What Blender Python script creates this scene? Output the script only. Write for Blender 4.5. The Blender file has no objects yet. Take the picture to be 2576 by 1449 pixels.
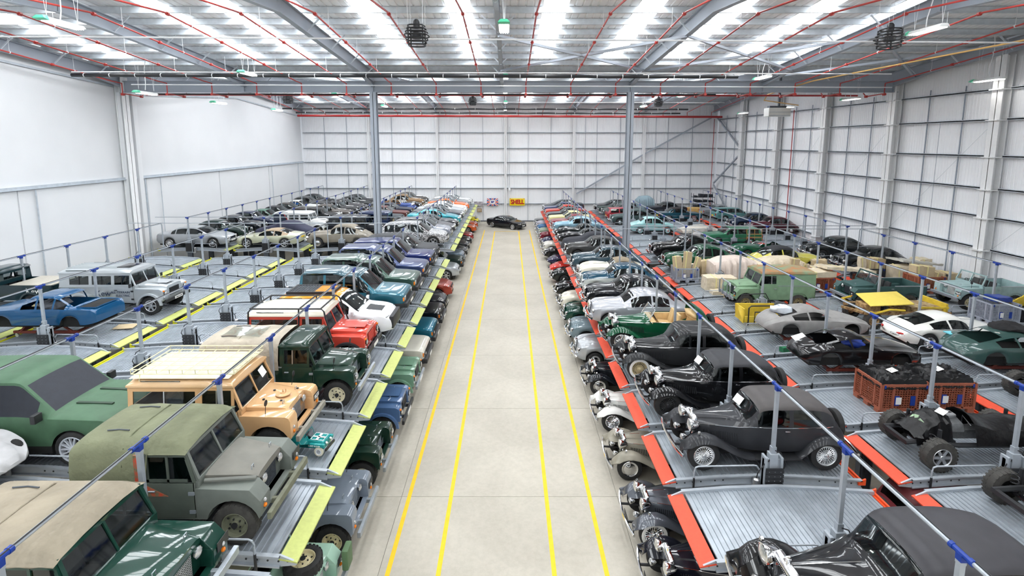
import bpy, bmesh, math, random
from mathutils import Vector, Matrix
R = math.radians
PI = math.pi
scene = bpy.context.scene
COL = scene.collection
random.seed(7)

# ------------------------------------------------------------------ camera, world, exposure
CAM_H = 10.1
cam_data = bpy.data.cameras.new('camera')
cam = bpy.data.objects.new('camera', cam_data)
COL.objects.link(cam)
cam.location = (0, 0, CAM_H)
cam.rotation_euler = (R(90 - 7.74), 0, 0)
cam_data.sensor_width = 36
cam_data.lens = 1280 / 2576 * 36
cam_data.shift_x = 6.4 / 2576
cam_data.shift_y = -192.5 / 2576
cam_data.clip_start = 0.1
cam_data.clip_end = 300
scene.camera = cam

world = bpy.data.worlds.new('world')
scene.world = world
world.use_nodes = True
world.node_tree.nodes['Background'].inputs[0].default_value = (0.85, 0.92, 1.0, 1)
world.node_tree.nodes['Background'].inputs[1].default_value = 1.0

vs = scene.view_settings
vs.view_transform = 'Standard'
vs.look = 'None'
vs.gamma = 1
vs.use_curve_mapping = False
vs.exposure = 0.55
SKYLIGHT = 8
LAMP = 12.0

# ------------------------------------------------------------------ materials
MATS = {}
def _new(name):
    m = bpy.data.materials.new(name)
    m.use_nodes = True
    nt = m.node_tree
    return m, nt, nt.nodes['Principled BSDF']

def mat(name, col, rough=0.5, metal=0.0, coat=0.0, noise=0.0, nscale=8.0, bump=0.0, bscale=40.0, spec=0.5, col2=None, bdist=0.02):
    """procedural material: colour broken up by noise, optional fine relief"""
    if name in MATS: return MATS[name]
    m, nt, b = _new(name)
    c = (*col, 1)
    b.inputs['Base Color'].default_value = c
    b.inputs['Roughness'].default_value = rough
    b.inputs['Metallic'].default_value = metal
    b.inputs['Specular IOR Level'].default_value = spec
    if coat:
        b.inputs['Coat Weight'].default_value = coat
        b.inputs['Coat Roughness'].default_value = 0.04
    tc = None
    if noise or bump or col2:
        tc = nt.nodes.new('ShaderNodeTexCoord')
    if noise or col2:
        n = nt.nodes.new('ShaderNodeTexNoise'); n.inputs['Scale'].default_value = nscale
        n.inputs['Detail'].default_value = 5
        nt.links.new(tc.outputs['Object'], n.inputs['Vector'])
        r = nt.nodes.new('ShaderNodeValToRGB')
        a = col2 if col2 else tuple(max(0, x * (1 - noise)) for x in col)
        r.color_ramp.elements[0].position = 0.35; r.color_ramp.elements[0].color = (*a, 1)
        r.color_ramp.elements[1].position = 0.65; r.color_ramp.elements[1].color = c
        nt.links.new(n.outputs['Fac'], r.inputs['Fac'])
        nt.links.new(r.outputs['Color'], b.inputs['Base Color'])
    if bump:
        n2 = nt.nodes.new('ShaderNodeTexNoise'); n2.inputs['Scale'].default_value = bscale
        n2.inputs['Detail'].default_value = 3
        nt.links.new(tc.outputs['Object'], n2.inputs['Vector'])
        bp = nt.nodes.new('ShaderNodeBump'); bp.inputs['Strength'].default_value = bump
        bp.inputs['Distance'].default_value = bdist
        nt.links.new(n2.outputs['Fac'], bp.inputs['Height'])
        nt.links.new(bp.outputs['Normal'], b.inputs['Normal'])
    MATS[name] = m
    return m

def emit(name, col, s):
    if name in MATS: return MATS[name]
    m, nt, b = _new(name)
    b.inputs['Base Color'].default_value = (*col, 1)
    b.inputs['Emission Color'].default_value = (*col, 1)
    b.inputs['Emission Strength'].default_value = s
    MATS[name] = m
    return m

def glass(name, tint=(0.24, 0.28, 0.29), mixf=0.02):
    """thin pane: tinted see-through with a glossy skin"""
    if name in MATS: return MATS[name]
    m = bpy.data.materials.new(name); m.use_nodes = True
    nt = m.node_tree; nt.nodes.clear()
    out = nt.nodes.new('ShaderNodeOutputMaterial')
    tr = nt.nodes.new('ShaderNodeBsdfTransparent'); tr.inputs[0].default_value = (*tint, 1)
    gl = nt.nodes.new('ShaderNodeBsdfGlossy'); gl.inputs['Roughness'].default_value = 0.03
    gl.inputs[0].default_value = (0.9, 0.95, 0.95, 1)
    lw_ = nt.nodes.new('ShaderNodeLayerWeight'); lw_.inputs[0].default_value = 0.5
    pw5 = nt.nodes.new('ShaderNodeMath'); pw5.operation = 'POWER'; pw5.inputs[1].default_value = 4.0
    mx = nt.nodes.new('ShaderNodeMixShader'); ad = nt.nodes.new('ShaderNodeMath'); ad.operation = 'MULTIPLY_ADD'
    ad.inputs[1].default_value = 0.85; ad.inputs[2].default_value = 0.05 + mixf; ad.use_clamp = True
    nt.links.new(lw_.outputs['Facing'], pw5.inputs[0]); nt.links.new(pw5.outputs[0], ad.inputs[0]); nt.links.new(ad.outputs[0], mx.inputs[0])
    nt.links.new(tr.outputs[0], mx.inputs[1]); nt.links.new(gl.outputs[0], mx.inputs[2])
    nt.links.new(mx.outputs[0], out.inputs[0])
    MATS[name] = m
    return m

def s2l(r, g, b):
    f = lambda v: ((v / 255 + 0.055) / 1.055) ** 2.4 if v > 10 else v / 255 / 12.92
    return (f(r), f(g), f(b))

def paint(rgb, finish='gloss'):
    """vehicle paint from an sRGB triple; finish gloss / metal / dull / dusty"""
    key = 'paint_%d_%d_%d_%s' % (*rgb, finish)
    c = s2l(*rgb)
    if finish == 'gloss': return mat(key, c, 0.3, 0.0, 0.9, noise=0.06, nscale=3, spec=0.12)
    if finish == 'metal': return mat(key, c, 0.3, 0.4, 0.8, noise=0.05, nscale=3, spec=0.3)
    if finish == 'dusty':
        d = tuple(0.82 * v + 0.18 * 0.07 for v in c)
        return mat(key, d, 0.5, 0.0, 0.25, noise=0.22, nscale=2.5, spec=0.25)
    return mat(key, c, 0.62, 0.0, 0.0, noise=0.16, nscale=4, bump=0.05)

M_GALV = mat('galvanised_steel', s2l(176, 184, 192), 0.36, 0.55, noise=0.2, nscale=3)
M_LIFT = mat('lift_grey_steel', s2l(176, 183, 191), 0.42, 0.25, noise=0.1, nscale=5)
M_LIFTD = mat('dark_lift_steel', s2l(84, 90, 98), 0.5, 0.3, noise=0.15, nscale=5)
M_BLACK = mat('black_plastic', (0.018, 0.019, 0.022), 0.5, bump=0.05)
M_BLKGLOSS = mat('black_gloss', (0.008, 0.008, 0.01), 0.18, coat=0.5)
M_RUBBER = mat('tyre_rubber', (0.022, 0.022, 0.023), 0.75, noise=0.3, nscale=10, bump=0.1)
M_RUBOLD = mat('dusty_tyre_rubber', (0.06, 0.057, 0.052), 0.85, noise=0.4, nscale=8, bump=0.15)
M_CHROME = mat('chrome', (0.82, 0.83, 0.85), 0.07, 1.0)
M_ALU = mat('aluminium', (0.66, 0.67, 0.69), 0.3, 0.9)
M_STEELP = mat('structural_steel_paint', s2l(164, 171, 181), 0.5, 0.1, noise=0.06, nscale=1)
M_YFLAP = mat('yellow_flap_paint', s2l(192, 200, 116), 0.55, noise=0.1, nscale=12, bump=0.15, bscale=150)
M_RFLAP = mat('red_flap_paint', s2l(232, 82, 52), 0.55, noise=0.1, nscale=12, bump=0.15, bscale=150)
M_YBAR = mat('bright_yellow_paint', s2l(206, 204, 40), 0.5, noise=0.05)
M_RBAR = mat('bright_orange_paint', s2l(236, 84, 36), 0.5, noise=0.05)
M_BLUE = mat('blue_connector_plastic', s2l(20, 58, 150), 0.4, noise=0.05)
M_WHITE = mat('white_paint', (0.82, 0.83, 0.84), 0.5, noise=0.03)
M_GLASS = glass('vehicle_glass')
M_GLASSCLR = glass('clear_glass', (0.8, 0.84, 0.82), 0.06)
M_LENS = glass('lamp_lens', (0.9, 0.9, 0.88), 0.25)
M_AMBER = mat('amber_lens', s2l(240, 130, 20), 0.2, coat=0.6, noise=0.03)
M_REDL = mat('red_lens', s2l(180, 20, 16), 0.2, coat=0.6, noise=0.03)
M_DARK = mat('dark_cabin_trim', (0.03, 0.03, 0.032), 0.8, noise=0.2)
M_UNDER = mat('underbody_black', (0.012, 0.012, 0.012), 0.9, noise=0.3)
M_PLATE = mat('number_plate_white', (0.8, 0.8, 0.78), 0.4, noise=0.03)
M_PLATEY = mat('number_plate_yellow', s2l(240, 200, 20), 0.4, noise=0.03)
M_TAN = mat('tan_leather', s2l(214, 182, 130), 0.55, noise=0.1)
M_PAPER = mat('white_paper', (0.85, 0.85, 0.83), 0.7, noise=0.02)

# ------------------------------------------------------------------ mesh building
class MB:
    def __init__(s): s.v = []; s.f = []; s.mi = []
    def _add(s, vs, fs, mi=0):
        o = len(s.v); s.v += [tuple(p) for p in vs]
        s.f += [tuple(i + o for i in f) for f in fs]; s.mi += [mi] * len(fs)
        return s
    def box(s, x0, x1, y0, y1, z0, z1, mi=0):
        vs = [(x0, y0, z0), (x1, y0, z0), (x1, y1, z0), (x0, y1, z0), (x0, y0, z1), (x1, y0, z1), (x1, y1, z1), (x0, y1, z1)]
        return s._add(vs, [(3, 2, 1, 0), (4, 5, 6, 7), (0, 1, 5, 4), (1, 2, 6, 5), (2, 3, 7, 6), (3, 0, 4, 7)], mi)
    def hexa(s, vs, mi=0):
        return s._add(vs, [(3, 2, 1, 0), (4, 5, 6, 7), (0, 1, 5, 4), (1, 2, 6, 5), (2, 3, 7, 6), (3, 0, 4, 7)], mi)
    def bar(s, a, b, w, h, up=(0, 0, 1), mi=0):
        """rectangular bar from a to b, w across, h along up"""
        a = Vector(a); b = Vector(b); d = (b - a).normalized(); u = Vector(up)
        if abs(d.dot(u)) > 0.98: u = Vector((0, 1, 0))
        x = d.cross(u).normalized() * w / 2; u = x.cross(d).normalized() * h / 2
        return s.hexa([a - x - u, a + x - u, b + x - u, b - x - u, a - x + u, a + x + u, b + x + u, b - x + u], mi)
    def cyl(s, a, b, r, r2=None, n=10, caps=True, mi=0):
        a = Vector(a); b = Vector(b); d = (b - a).normalized()
        r2 = r if r2 is None else r2
        u = Vector((0, 0, 1)) if abs(d.z) < 0.9 else Vector((1, 0, 0))
        x = d.cross(u).normalized(); y = d.cross(x)
        vs = []
        for p, rr in ((a, r), (b, r2)):
            for i in range(n):
                t = 2 * PI * i / n
                vs.append(p + x * rr * math.cos(t) + y * rr * math.sin(t))
        fs = [(i, (i + 1) % n, n + (i + 1) % n, n + i) for i in range(n)]
        if caps: fs += [tuple(range(n - 1, -1, -1)), tuple(range(n, 2 * n))]
        return s._add(vs, fs, mi)
    def tube(s, pts, r, n=8, mi=0):
        pts = [Vector(p) for p in pts]; rings = []
        for i, p in enumerate(pts):
            d = (pts[min(i + 1, len(pts) - 1)] - pts[max(i - 1, 0)]).normalized()
            u = Vector((0, 0, 1)) if abs(d.z) < 0.9 else Vector((0, 1, 0))
            x = d.cross(u).normalized(); y = d.cross(x)
            rr = r[i] if isinstance(r, (list, tuple)) else r
            rings.append([p + x * rr * math.cos(2 * PI * k / n) + y * rr * math.sin(2 * PI * k / n) for k in range(n)])
        s.grid(rings, closed=True, mi=mi)
        o = len(s.v) - n * len(pts)
        s.f += [tuple(o + k for k in range(n - 1, -1, -1)), tuple(o + n * (len(pts) - 1) + k for k in range(n))]
        s.mi += [mi, mi]
        return s
    def grid(s, rows, closed=False, mi=0):
        m = len(rows[0]); vs = [p for r in rows for p in r]; fs = []
        for i in range(len(rows) - 1):
            for j in range(m if closed else m - 1):
                k = (j + 1) % m
                fs.append((i * m + j, i * m + k, (i + 1) * m + k, (i + 1) * m + j))
        return s._add(vs, fs, mi)
    def prism(s, poly, y0, y1, mi=0):
        """polygon in x,z extruded along y"""
        n = len(poly)
        vs = [(x, y0, z) for x, z in poly] + [(x, y1, z) for x, z in poly]
        fs = [(i, (i + 1) % n, n + (i + 1) % n, n + i) for i in range(n)]
        fs += [tuple(range(n - 1, -1, -1)), tuple(range(n, 2 * n))]
        return s._add(vs, fs, mi)
    def lathe(s, prof, c=(0, 0, 0), axis='y', n=20, mi=0):
        """profile (r, t) spun about an axis through c"""
        rows = []
        for r, t in prof:
            ring = []
            for k in range(n):
                a = 2 * PI * k / n; p, q = r * math.cos(a), r * math.sin(a)
                if axis == 'y': ring.append((c[0] + p, c[1] + t, c[2] + q))
                elif axis == 'x': ring.append((c[0] + t, c[1] + p, c[2] + q))
                else: ring.append((c[0] + p, c[1] + q, c[2] + t))
            rows.append(ring)
        return s.grid(rows, closed=True, mi=mi)
    def ball(s, c, rx, ry=None, rz=None, n=10, mi=0):
        ry = rx if ry is None else ry; rz = rx if rz is None else rz
        rows = []
        for i in range(n // 2 + 1):
            t = PI * i / (n // 2); sr = max(math.sin(t), 0.001)
            rows.append([(c[0] + rx * sr * math.cos(2 * PI * k / n), c[1] + ry * sr * math.sin(2 * PI * k / n), c[2] - rz * math.cos(t)) for k in range(n)])
        return s.grid(rows, closed=True, mi=mi)
    def mirror_y(s):
        o = len(s.v); nv = [(x, -y, z) for x, y, z in s.v]; nf = [tuple(i + o for i in reversed(f)) for f in s.f]
        s.v += nv; s.f += nf; s.mi += list(s.mi)
        return s
    def jitter(s, amt, seed=1):
        rnd = random.Random(seed); cache = {}
        for i, p in enumerate(s.v):
            k = (round(p[0], 3), round(p[1], 3), round(p[2], 3))
            if k not in cache: cache[k] = (rnd.uniform(-amt, amt), rnd.uniform(-amt, amt), rnd.uniform(-amt, amt))
            d = cache[k]; s.v[i] = (p[0] + d[0], p[1] + d[1], p[2] + d[2])
        return s
    def mesh(s, name, bevel=0, smooth=35, fix=True, seg=2, sub=0):
        me = bpy.data.meshes.new(name)
        me.from_pydata(s.v, [], s.f)
        for p, k in zip(me.polygons, s.mi): p.material_index = k
        if fix or bevel or sub:
            bm = bmesh.new(); bm.from_mesh(me)
            if fix:
                bmesh.ops.remove_doubles(bm, verts=bm.verts, dist=0.0004)
                bmesh.ops.recalc_face_normals(bm, faces=bm.faces)
            if bevel:
                ed = [e for e in bm.edges if len(e.link_faces) == 2 and e.calc_face_angle(0) > 0.6]
                bmesh.ops.bevel(bm, geom=ed, offset=bevel, segments=seg, affect='EDGES', clamp_overlap=True, profile=0.6)
            if sub:
                bmesh.ops.subdivide_edges(bm, edges=bm.edges, cuts=sub, use_grid_fill=True, smooth=1.0)
            bm.to_mesh(me); bm.free()
        if smooth:
            me.shade_smooth()
            me.set_sharp_from_angle(angle=R(smooth))
        me.update()
        return me

def put(name, me, mats, parent=None, loc=(0, 0, 0), rot=(0, 0, 0), scale=None, label=None):
    """link a mesh object; the materials sit on the object so meshes can be shared"""
    if not isinstance(mats, (list, tuple)): mats = [mats]
    while len(me.materials) < len(mats): me.materials.append(None)
    o = bpy.data.objects.new(name, me)
    COL.objects.link(o)
    for i, m in enumerate(mats):
        o.material_slots[i].link = 'OBJECT'; o.material_slots[i].material = m
    o.location = loc; o.rotation_euler = rot
    if scale is not None: o.scale = scale if isinstance(scale, (tuple, list)) else (scale,) * 3
    if parent is not None: o.parent = parent
    if label: o['label'] = label
    return o

def thing(name, label, cat, loc=(0, 0, 0), rz=0, group=None):
    o = bpy.data.objects.new(name, None); COL.objects.link(o)
    o.empty_display_size = 0.2
    o.location = loc; o.rotation_euler = (0, 0, rz)
    return tag(o, label, cat, group)

def tag(o, label, cat, group=None):
    o['label'] = label; o['category'] = cat
    if group: o['group'] = group
    return o

def struct(name, me, mats, parent=None, loc=(0, 0, 0), rot=(0, 0, 0)):
    o = put(name, me, mats, parent, loc, rot)
    if parent is None: o['kind'] = 'structure'
    return o

def cp(o, parent=None):
    """copy an object with its parts and sub-parts"""
    c = o.copy(); COL.objects.link(c); c.parent = parent
    for ch in KIDS.get(o.name, []): cp(ch, c)
    return c
KIDS = {}
def copy_tree(root):
    def walk(o, parent):
        c = o.copy(); COL.objects.link(c)
        c.parent = parent
        for ch in list(o.children): walk(ch, c)
        return c
    return walk(root, None)

def text_mesh(txt, size=1.0, depth=0.004, bold=0.0):
    cu = bpy.data.curves.new('lettering', 'FONT'); cu.body = txt; cu.size = size; cu.extrude = depth; cu.offset = bold
    cu.align_x = 'CENTER'; cu.align_y = 'CENTER'; cu.resolution_u = 3
    ob = bpy.data.objects.new('lettering_tmp', cu); COL.objects.link(ob)
    bpy.context.view_layer.update()
    me = bpy.data.meshes.new_from_object(ob.evaluated_get(bpy.context.evaluated_depsgraph_get()))
    bpy.data.objects.remove(ob)
    me.name = 'lettering'
    me.materials.clear()
    return me

def lerp(a, b, t): return a + (b - a) * t
def pw(keys, x):
    """piecewise linear through (x, value) keys sorted by rising x"""
    if x <= keys[0][0]: return keys[0][1]
    for (a, va), (b, vb) in zip(keys, keys[1:]):
        if x <= b: return va + (vb - va) * (x - a) / (b - a) if b > a else vb
    return keys[-1][1]
def pc(keys, x):
    """monotone cubic through keys"""
    n = len(keys)
    if x <= keys[0][0]: return keys[0][1]
    if x >= keys[-1][0]: return keys[-1][1]
    d = [(keys[i + 1][1] - keys[i][1]) / (keys[i + 1][0] - keys[i][0]) for i in range(n - 1)]
    m = [d[0]] + [0 if d[i - 1] * d[i] <= 0 else 2 * d[i - 1] * d[i] / (d[i - 1] + d[i]) for i in range(1, n - 1)] + [d[-1]]
    for i in range(n - 1):
        a, b = keys[i][0], keys[i + 1][0]
        if x <= b:
            h = b - a; t = (x - a) / h
            return ((2 * t ** 3 - 3 * t * t + 1) * keys[i][1] + (t ** 3 - 2 * t * t + t) * h * m[i]
                    + (-2 * t ** 3 + 3 * t * t) * keys[i + 1][1] + (t ** 3 - t * t) * h * m[i + 1])

# ================================================================== the hall
WL, WR = -26.2, 26.2            # side walls
YB, YF = 64.8, -21.0            # end walls
VAL1, RID1, RID2 = 34.8, 20.8, 49.8
VAL0, RID0 = 6.8, -7.2
def roof_z(y):
    return pw([(YF, 15.0), (RID0, 16.1), (VAL0, 15.0), (RID1, 16.1), (VAL1, 15.0), (RID2, 16.1), (YB, 14.9)], y)

# ---- floor: concrete bays with saw-cut joints
def concrete():
    m, nt, b = _new('floor_concrete')
    tc = nt.nodes.new('ShaderNodeTexCoord')
    def noise(sc, det, rough=0.6):
        n = nt.nodes.new('ShaderNodeTexNoise'); n.inputs['Scale'].default_value = sc; n.inputs['Detail'].default_value = det
        n.inputs['Roughness'].default_value = rough
        nt.links.new(tc.outputs['Object'], n.inputs['Vector']); return n
    n1 = noise(0.35, 8); n2 = noise(6, 8, 0.7)
    r1 = nt.nodes.new('ShaderNodeValToRGB')
    r1.color_ramp.elements[0].position = 0.3; r1.color_ramp.elements[0].color = (*s2l(166, 160, 147), 1)
    r1.color_ramp.elements[1].position = 0.7; r1.color_ramp.elements[1].color = (*s2l(190, 184, 171), 1)
    nt.links.new(n1.outputs[0], r1.inputs[0])
    r2 = nt.nodes.new('ShaderNodeValToRGB')
    r2.color_ramp.elements[0].position = 0.25; r2.color_ramp.elements[0].color = (0.72, 0.71, 0.69, 1)
    r2.color_ramp.elements[1].position = 0.6; r2.color_ramp.elements[1].color = (1, 1, 1, 1)
    nt.links.new(n2.outputs[0], r2.inputs[0])
    mx = nt.nodes.new('ShaderNodeMix'); mx.data_type = 'RGBA'; mx.blend_type = 'MULTIPLY'; mx.inputs[0].default_value = 0.5
    nt.links.new(r1.outputs[0], mx.inputs[6]); nt.links.new(r2.outputs[0], mx.inputs[7])
    nt.links.new(mx.outputs[2], b.inputs['Base Color'])
    b.inputs['Roughness'].default_value = 0.42
    b.inputs['Specular IOR Level'].default_value = 0.35
    return m
M_FLOOR = concrete()
fl = MB()
fl.box(WL, WR, YF, YB, -0.3, -0.012)
floor = struct('floor', fl.mesh('floor', smooth=0), mat('joint_filler', s2l(120, 117, 110), 0.9, noise=0.2))
slabs = {}
ys = [YF] + [3.6 + 4.9 * k for k in range(-4, 13)] + [YB]
xs = [WL, -13.6, -3.1, 3.1, 13.6, WR]
for i in range(len(xs) - 1):
    for j in range(len(ys) - 1):
        w, d = xs[i + 1] - xs[i], ys[j + 1] - ys[j]
        if d < 0.2: continue
        key = (round(w, 2), round(d, 2))
        if key not in slabs:
            slabs[key] = MB().box(-w / 2 + 0.006, w / 2 - 0.006, -d / 2 + 0.006, d / 2 - 0.006, -0.1, 0).mesh('floor_slab', smooth=0)
        struct('floor_slab', slabs[key], M_FLOOR, floor, ((xs[i] + xs[i + 1]) / 2, (ys[j] + ys[j + 1]) / 2, 0))
M_TAPE = mat('yellow_line_paint', s2l(238, 194, 0), 0.55, noise=0.12, nscale=5)
for k, (x, lab) in enumerate(((-2.88, 'outer yellow floor line nearest the yellow-flapped lifts'), (-1.68, 'inner yellow floor line on the yellow-flapped side of the aisle'),
                              (1.06, 'inner yellow floor line on the red-flapped side of the aisle'), (2.3, 'outer yellow floor line nearest the red-flapped lifts'))):
    # centre line solved from the photograph
    me = MB().box(-0.055, 0.055, -8, 58.2 if k in (0, 3) else 57.4, 0.001, 0.006).mesh('floor_line', smooth=0)
    tag(put('painted_line', me, M_TAPE, None, (x, 0, 0)), lab, 'floor line')
me = MB().box(-1.68, 1.06, 57.25, 57.38, 0.001, 0.006).mesh('floor_line', smooth=0)
tag(put('painted_line', me, M_TAPE), 'faint yellow cross line behind which the black saloon is parked', 'floor line')

# ---- walls
def clad_mat():
    return mat('white_wall_cladding', (0.9, 0.905, 0.925), 0.55, noise=0.02, nscale=0.6)
M_CLAD = clad_mat()
M_PLASTER = mat('white_smooth_wall', (0.74, 0.75, 0.765), 0.6, noise=0.03, nscale=0.5)
M_RAIL = mat('galvanised_rail', s2l(192, 200, 208), 0.45, 0.1, noise=0.15, nscale=4)
M_ROD = mat('grey_sheeting_joint', s2l(150, 158, 170), 0.5, 0.2, noise=0.1)
M_COLW = mat('white_column_paint', (0.84, 0.845, 0.85), 0.5, noise=0.03)
# left wall: plain smooth panels, stepping out below the rail
def wall_poly(y0, y1, z0):
    brk = [y for y in (RID0, VAL0, RID1, VAL1, RID2) if y0 < y < y1]
    return [(y0, z0), (y1, z0)] + [(y, roof_z(y) - 0.02) for y in [y1] + brk[::-1] + [y0]]
def side_wall(name, x, sgn, m):
    b = MB(); p = wall_poly(YF, YB, -0.1)
    n = len(p); xo = x + 0.2 * sgn
    b._add([(x, y, z) for y, z in p] + [(xo, y, z) for y, z in p], [tuple(range(n)), tuple(range(2 * n - 1, n - 1, -1))] + [(i, (i + 1) % n, n + (i + 1) % n, n + i) for i in range(n)])
    return struct(name, b.mesh(name, smooth=0), m)
wall_left = side_wall('wall_left', WL - 0.05, -1, M_PLASTER)
wall_right = side_wall('wall_right', WR + 0.12, 1, M_CLAD)
wall_back = struct('wall_back', MB().box(WL - 0.1, WR + 0.3, YB + 0.1, YB + 0.3, -0.1, 15).mesh('wall_back', smooth=0), M_CLAD)
wall_front = struct('wall_front', MB().box(WL - 0.1, WR + 0.3, YF - 0.3, YF, -0.1, 15.2).mesh('wall_front', smooth=0), M_CLAD)

# left wall: lower lining panels, rail and pilasters
for j, (a, b_) in enumerate(((-21, 26.9), (27.0, 34.3), (35.2, 36.6), (36.7, 45.9), (46.0, 55.4), (55.5, 64.8))):
    struct('wall_panel', MB().box(0, 0.06, a, b_, 0, 7.6).mesh('wall_panel', smooth=0), M_PLASTER, wall_left, (WL - 0.05, 0, 0))
struct('wall_rail', MB().box(WL - 0.05, WL + 0.1, YF, YB, 7.58, 7.74).box(WL - 0.05, WL + 0.16, YF, YB, 7.56, 7.6).mesh('wall_rail', smooth=0), M_RAIL, wall_left)
struct('gutter_trim', MB().bar((WL, VAL0 + 0.5, 14.0), (WL, RID1, 14.7), 0.08, 0.12).bar((WL, RID1, 14.7), (WL, VAL1, 13.75), 0.08, 0.12).bar((WL, VAL1, 13.3), (WL, RID2, 14.3), 0.08, 0.12).bar((WL, RID2, 14.3), (WL, YB, 13.3), 0.08, 0.12).mesh('gutter_trim', smooth=0), M_RAIL, wall_left)
for y, w in ((VAL1, 0.45), (VAL1 + 1.05, 0.4), (VAL0, 0.45)):
    struct('pilaster', MB().box(0, 0.32, -w / 2, w / 2, 0, 13.4).mesh('pilaster', bevel=0.02), M_PLASTER, wall_left, (WL - 0.04, y, 0))
for y, r in ((27.9, 0.04), (36.4, 0.055), (38.0, 0.025), (56, 0.03), (63, 0.03)):
    struct('wall_pipe', MB().cyl((0, 0, 0), (0, 0, 7.5), r).mesh('wall_pipe'), M_RAIL, wall_left, (WL + 0.12, y, 0))

# cladding: profiled sheets (ribs are geometry), one object for each sheet width
def rib_sheet(w, h, pitch=0.2, d=0.014):
    b = MB(); n = max(2, int(w / pitch)); p = w / n; top = []
    for k in range(n):
        x = k * p
        top += [(x, 0), (x + p * 0.62, 0), (x + p * 0.70, -d), (x + p * 0.92, -d)]
    top.append((w, 0))
    b.grid([[(x, y, 0) for x, y in top], [(x, y, h) for x, y in top]])
    return b.mesh('cladding_sheet', smooth=0, fix=False)
RAILZ = (12.9, 11.3, 9.35, 7.6, 6.05, 4.3, 2.3)
colx = [WL + 0.1, -17.7, -9.1, -0.5, 8.1, 16.9, WR - 0.1]
sheet_cache = {}
def sheet(w, h):
    k = (round(w, 2), round(h, 2))
    if k not in sheet_cache: sheet_cache[k] = rib_sheet(w, h)
    return sheet_cache[k]
rail_b = {}
for i in range(6):
    w = colx[i + 1] - colx[i]
    for j in range(3):
        struct('cladding_sheet', sheet(w / 3 - 0.02, 14.6), M_CLAD, wall_back, (colx[i] + w / 3 * j + 0.01, YB + 0.08, 0))
        if j: struct('sheet_joint', MB().box(-0.02, 0.02, -0.03, 0.02, 0, 13.2).mesh('sheet_joint', smooth=0), M_ROD, wall_back, (colx[i] + w / 3 * j, YB - 0.02, 0))
        elif i == 5 or i == 4: struct('sheet_joint', MB().box(-0.02, 0.02, -0.03, 0.02, 0, 13.2).mesh('sheet_joint', smooth=0), M_ROD, wall_back, (colx[i] + w / 6, YB - 0.02, 0))
    for z in RAILZ[1:]:
        key = round(w, 2)
        if key not in rail_b: rail_b[key] = MB().box(0.12, w - 0.12, -0.07, 0.1, -0.025, 0.02).box(0.12, w - 0.12, -0.07, -0.05, -0.05, 0.05).mesh('wall_rail', smooth=0)
        struct('wall_rail', rail_b[key], M_RAIL, wall_back, (colx[i], YB - 0.05, z))
def hcol(h, w=0.3, d=0.34, t=0.03):
    return MB().box(-w / 2, w / 2, -d / 2, -d / 2 + t, 0, h).box(-w / 2, w / 2, d / 2 - t, d / 2, 0, h).box(-t / 2, t / 2, -d / 2, d / 2, 0, h).mesh('steel_column', smooth=0)
me = hcol(14.4)
for x in colx[1:-1]:
    struct('wind_post', me, M_COLW, wall_back, (x, YB - 0.28, 0))
struct('skirting', MB().box(WL, WR, YB - 0.06, YB, 0, 0.12).mesh('skirting', smooth=0), M_LIFTD, wall_back)
# right wall
COLY = [YF, -17.3, -9.9, -2.5, 5.0, 12.45, 19.9, 27.35, 34.8, 42.25, 49.7, 57.2, 64.6]
mc = hcol(14.6, 0.62, 0.46, 0.035); 
for i, y in enumerate(COLY[:-1]):
    w = COLY[i + 1] - y
    if i >= 4:
        for j in range(3):
            struct('cladding_sheet', sheet(w / 3 - 0.02, 14.5), M_CLAD, wall_right, (WR + 0.1, y + w / 3 * j + 0.01, 0), (0, 0, R(90)))
            if j: struct('sheet_joint', MB().box(-0.03, 0.02, -0.025, 0.025, 0, 13.3).mesh('sheet_joint', smooth=0), M_ROD, wall_right, (WR - 0.02, y + w / 3 * j, 0))
        for z in RAILZ:
            key = ('r', round(w, 2))
            if key not in rail_b: rail_b[key] = MB().box(-0.14, 0.1, 0.3, w - 0.3, -0.025, 0.03).box(-0.14, -0.11, 0.3, w - 0.3, -0.06, 0.07).mesh('wall_rail', smooth=0)
            struct('wall_rail', rail_b[key], M_RAIL, wall_right, (WR, y, z))
            struct('rail_bracket', MB().box(-0.5, 0, -0.35, 0.35, -0.05, 0).mesh('rail_bracket', smooth=0), M_COLW, wall_right, (WR - 0.2, y, z - 0.02))
        # thin crossed tie wires
        struct('tie_wire', MB().cyl((0, 0.3, 11.3), (0, w - 0.3, 4.3), 0.008, n=4).mesh('tie_wire'), M_RAIL, wall_right, (WR - 0.12, y, 0))
    struct('steel_column', mc, M_COLW, wall_right, (WR - 0.32, y, 0), (0, 0, R(90)))
struct('fire_pipe', MB().cyl((0, 0, 0), (0, 0, 13), 0.035).mesh('fire_pipe'), mat('sprinkler_red', s2l(178, 44, 44), 0.4, noise=0.08), wall_right, (WR - 0.35, 47.0, 0))
struct('fire_pipe', MB().cyl((0, 0, 0), (0, 0, 13), 0.035).mesh('fire_pipe'), MATS['sprinkler_red'], wall_back, (WR - 0.6, YB - 0.3, 0))
struct('tie_rod', MB().cyl((0, 0, 4.3), (0, 0, 11.3), 0.012, n=5).mesh('tie_rod'), M_ROD, wall_right, (WR - 0.15, 31.2, 0))
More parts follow.
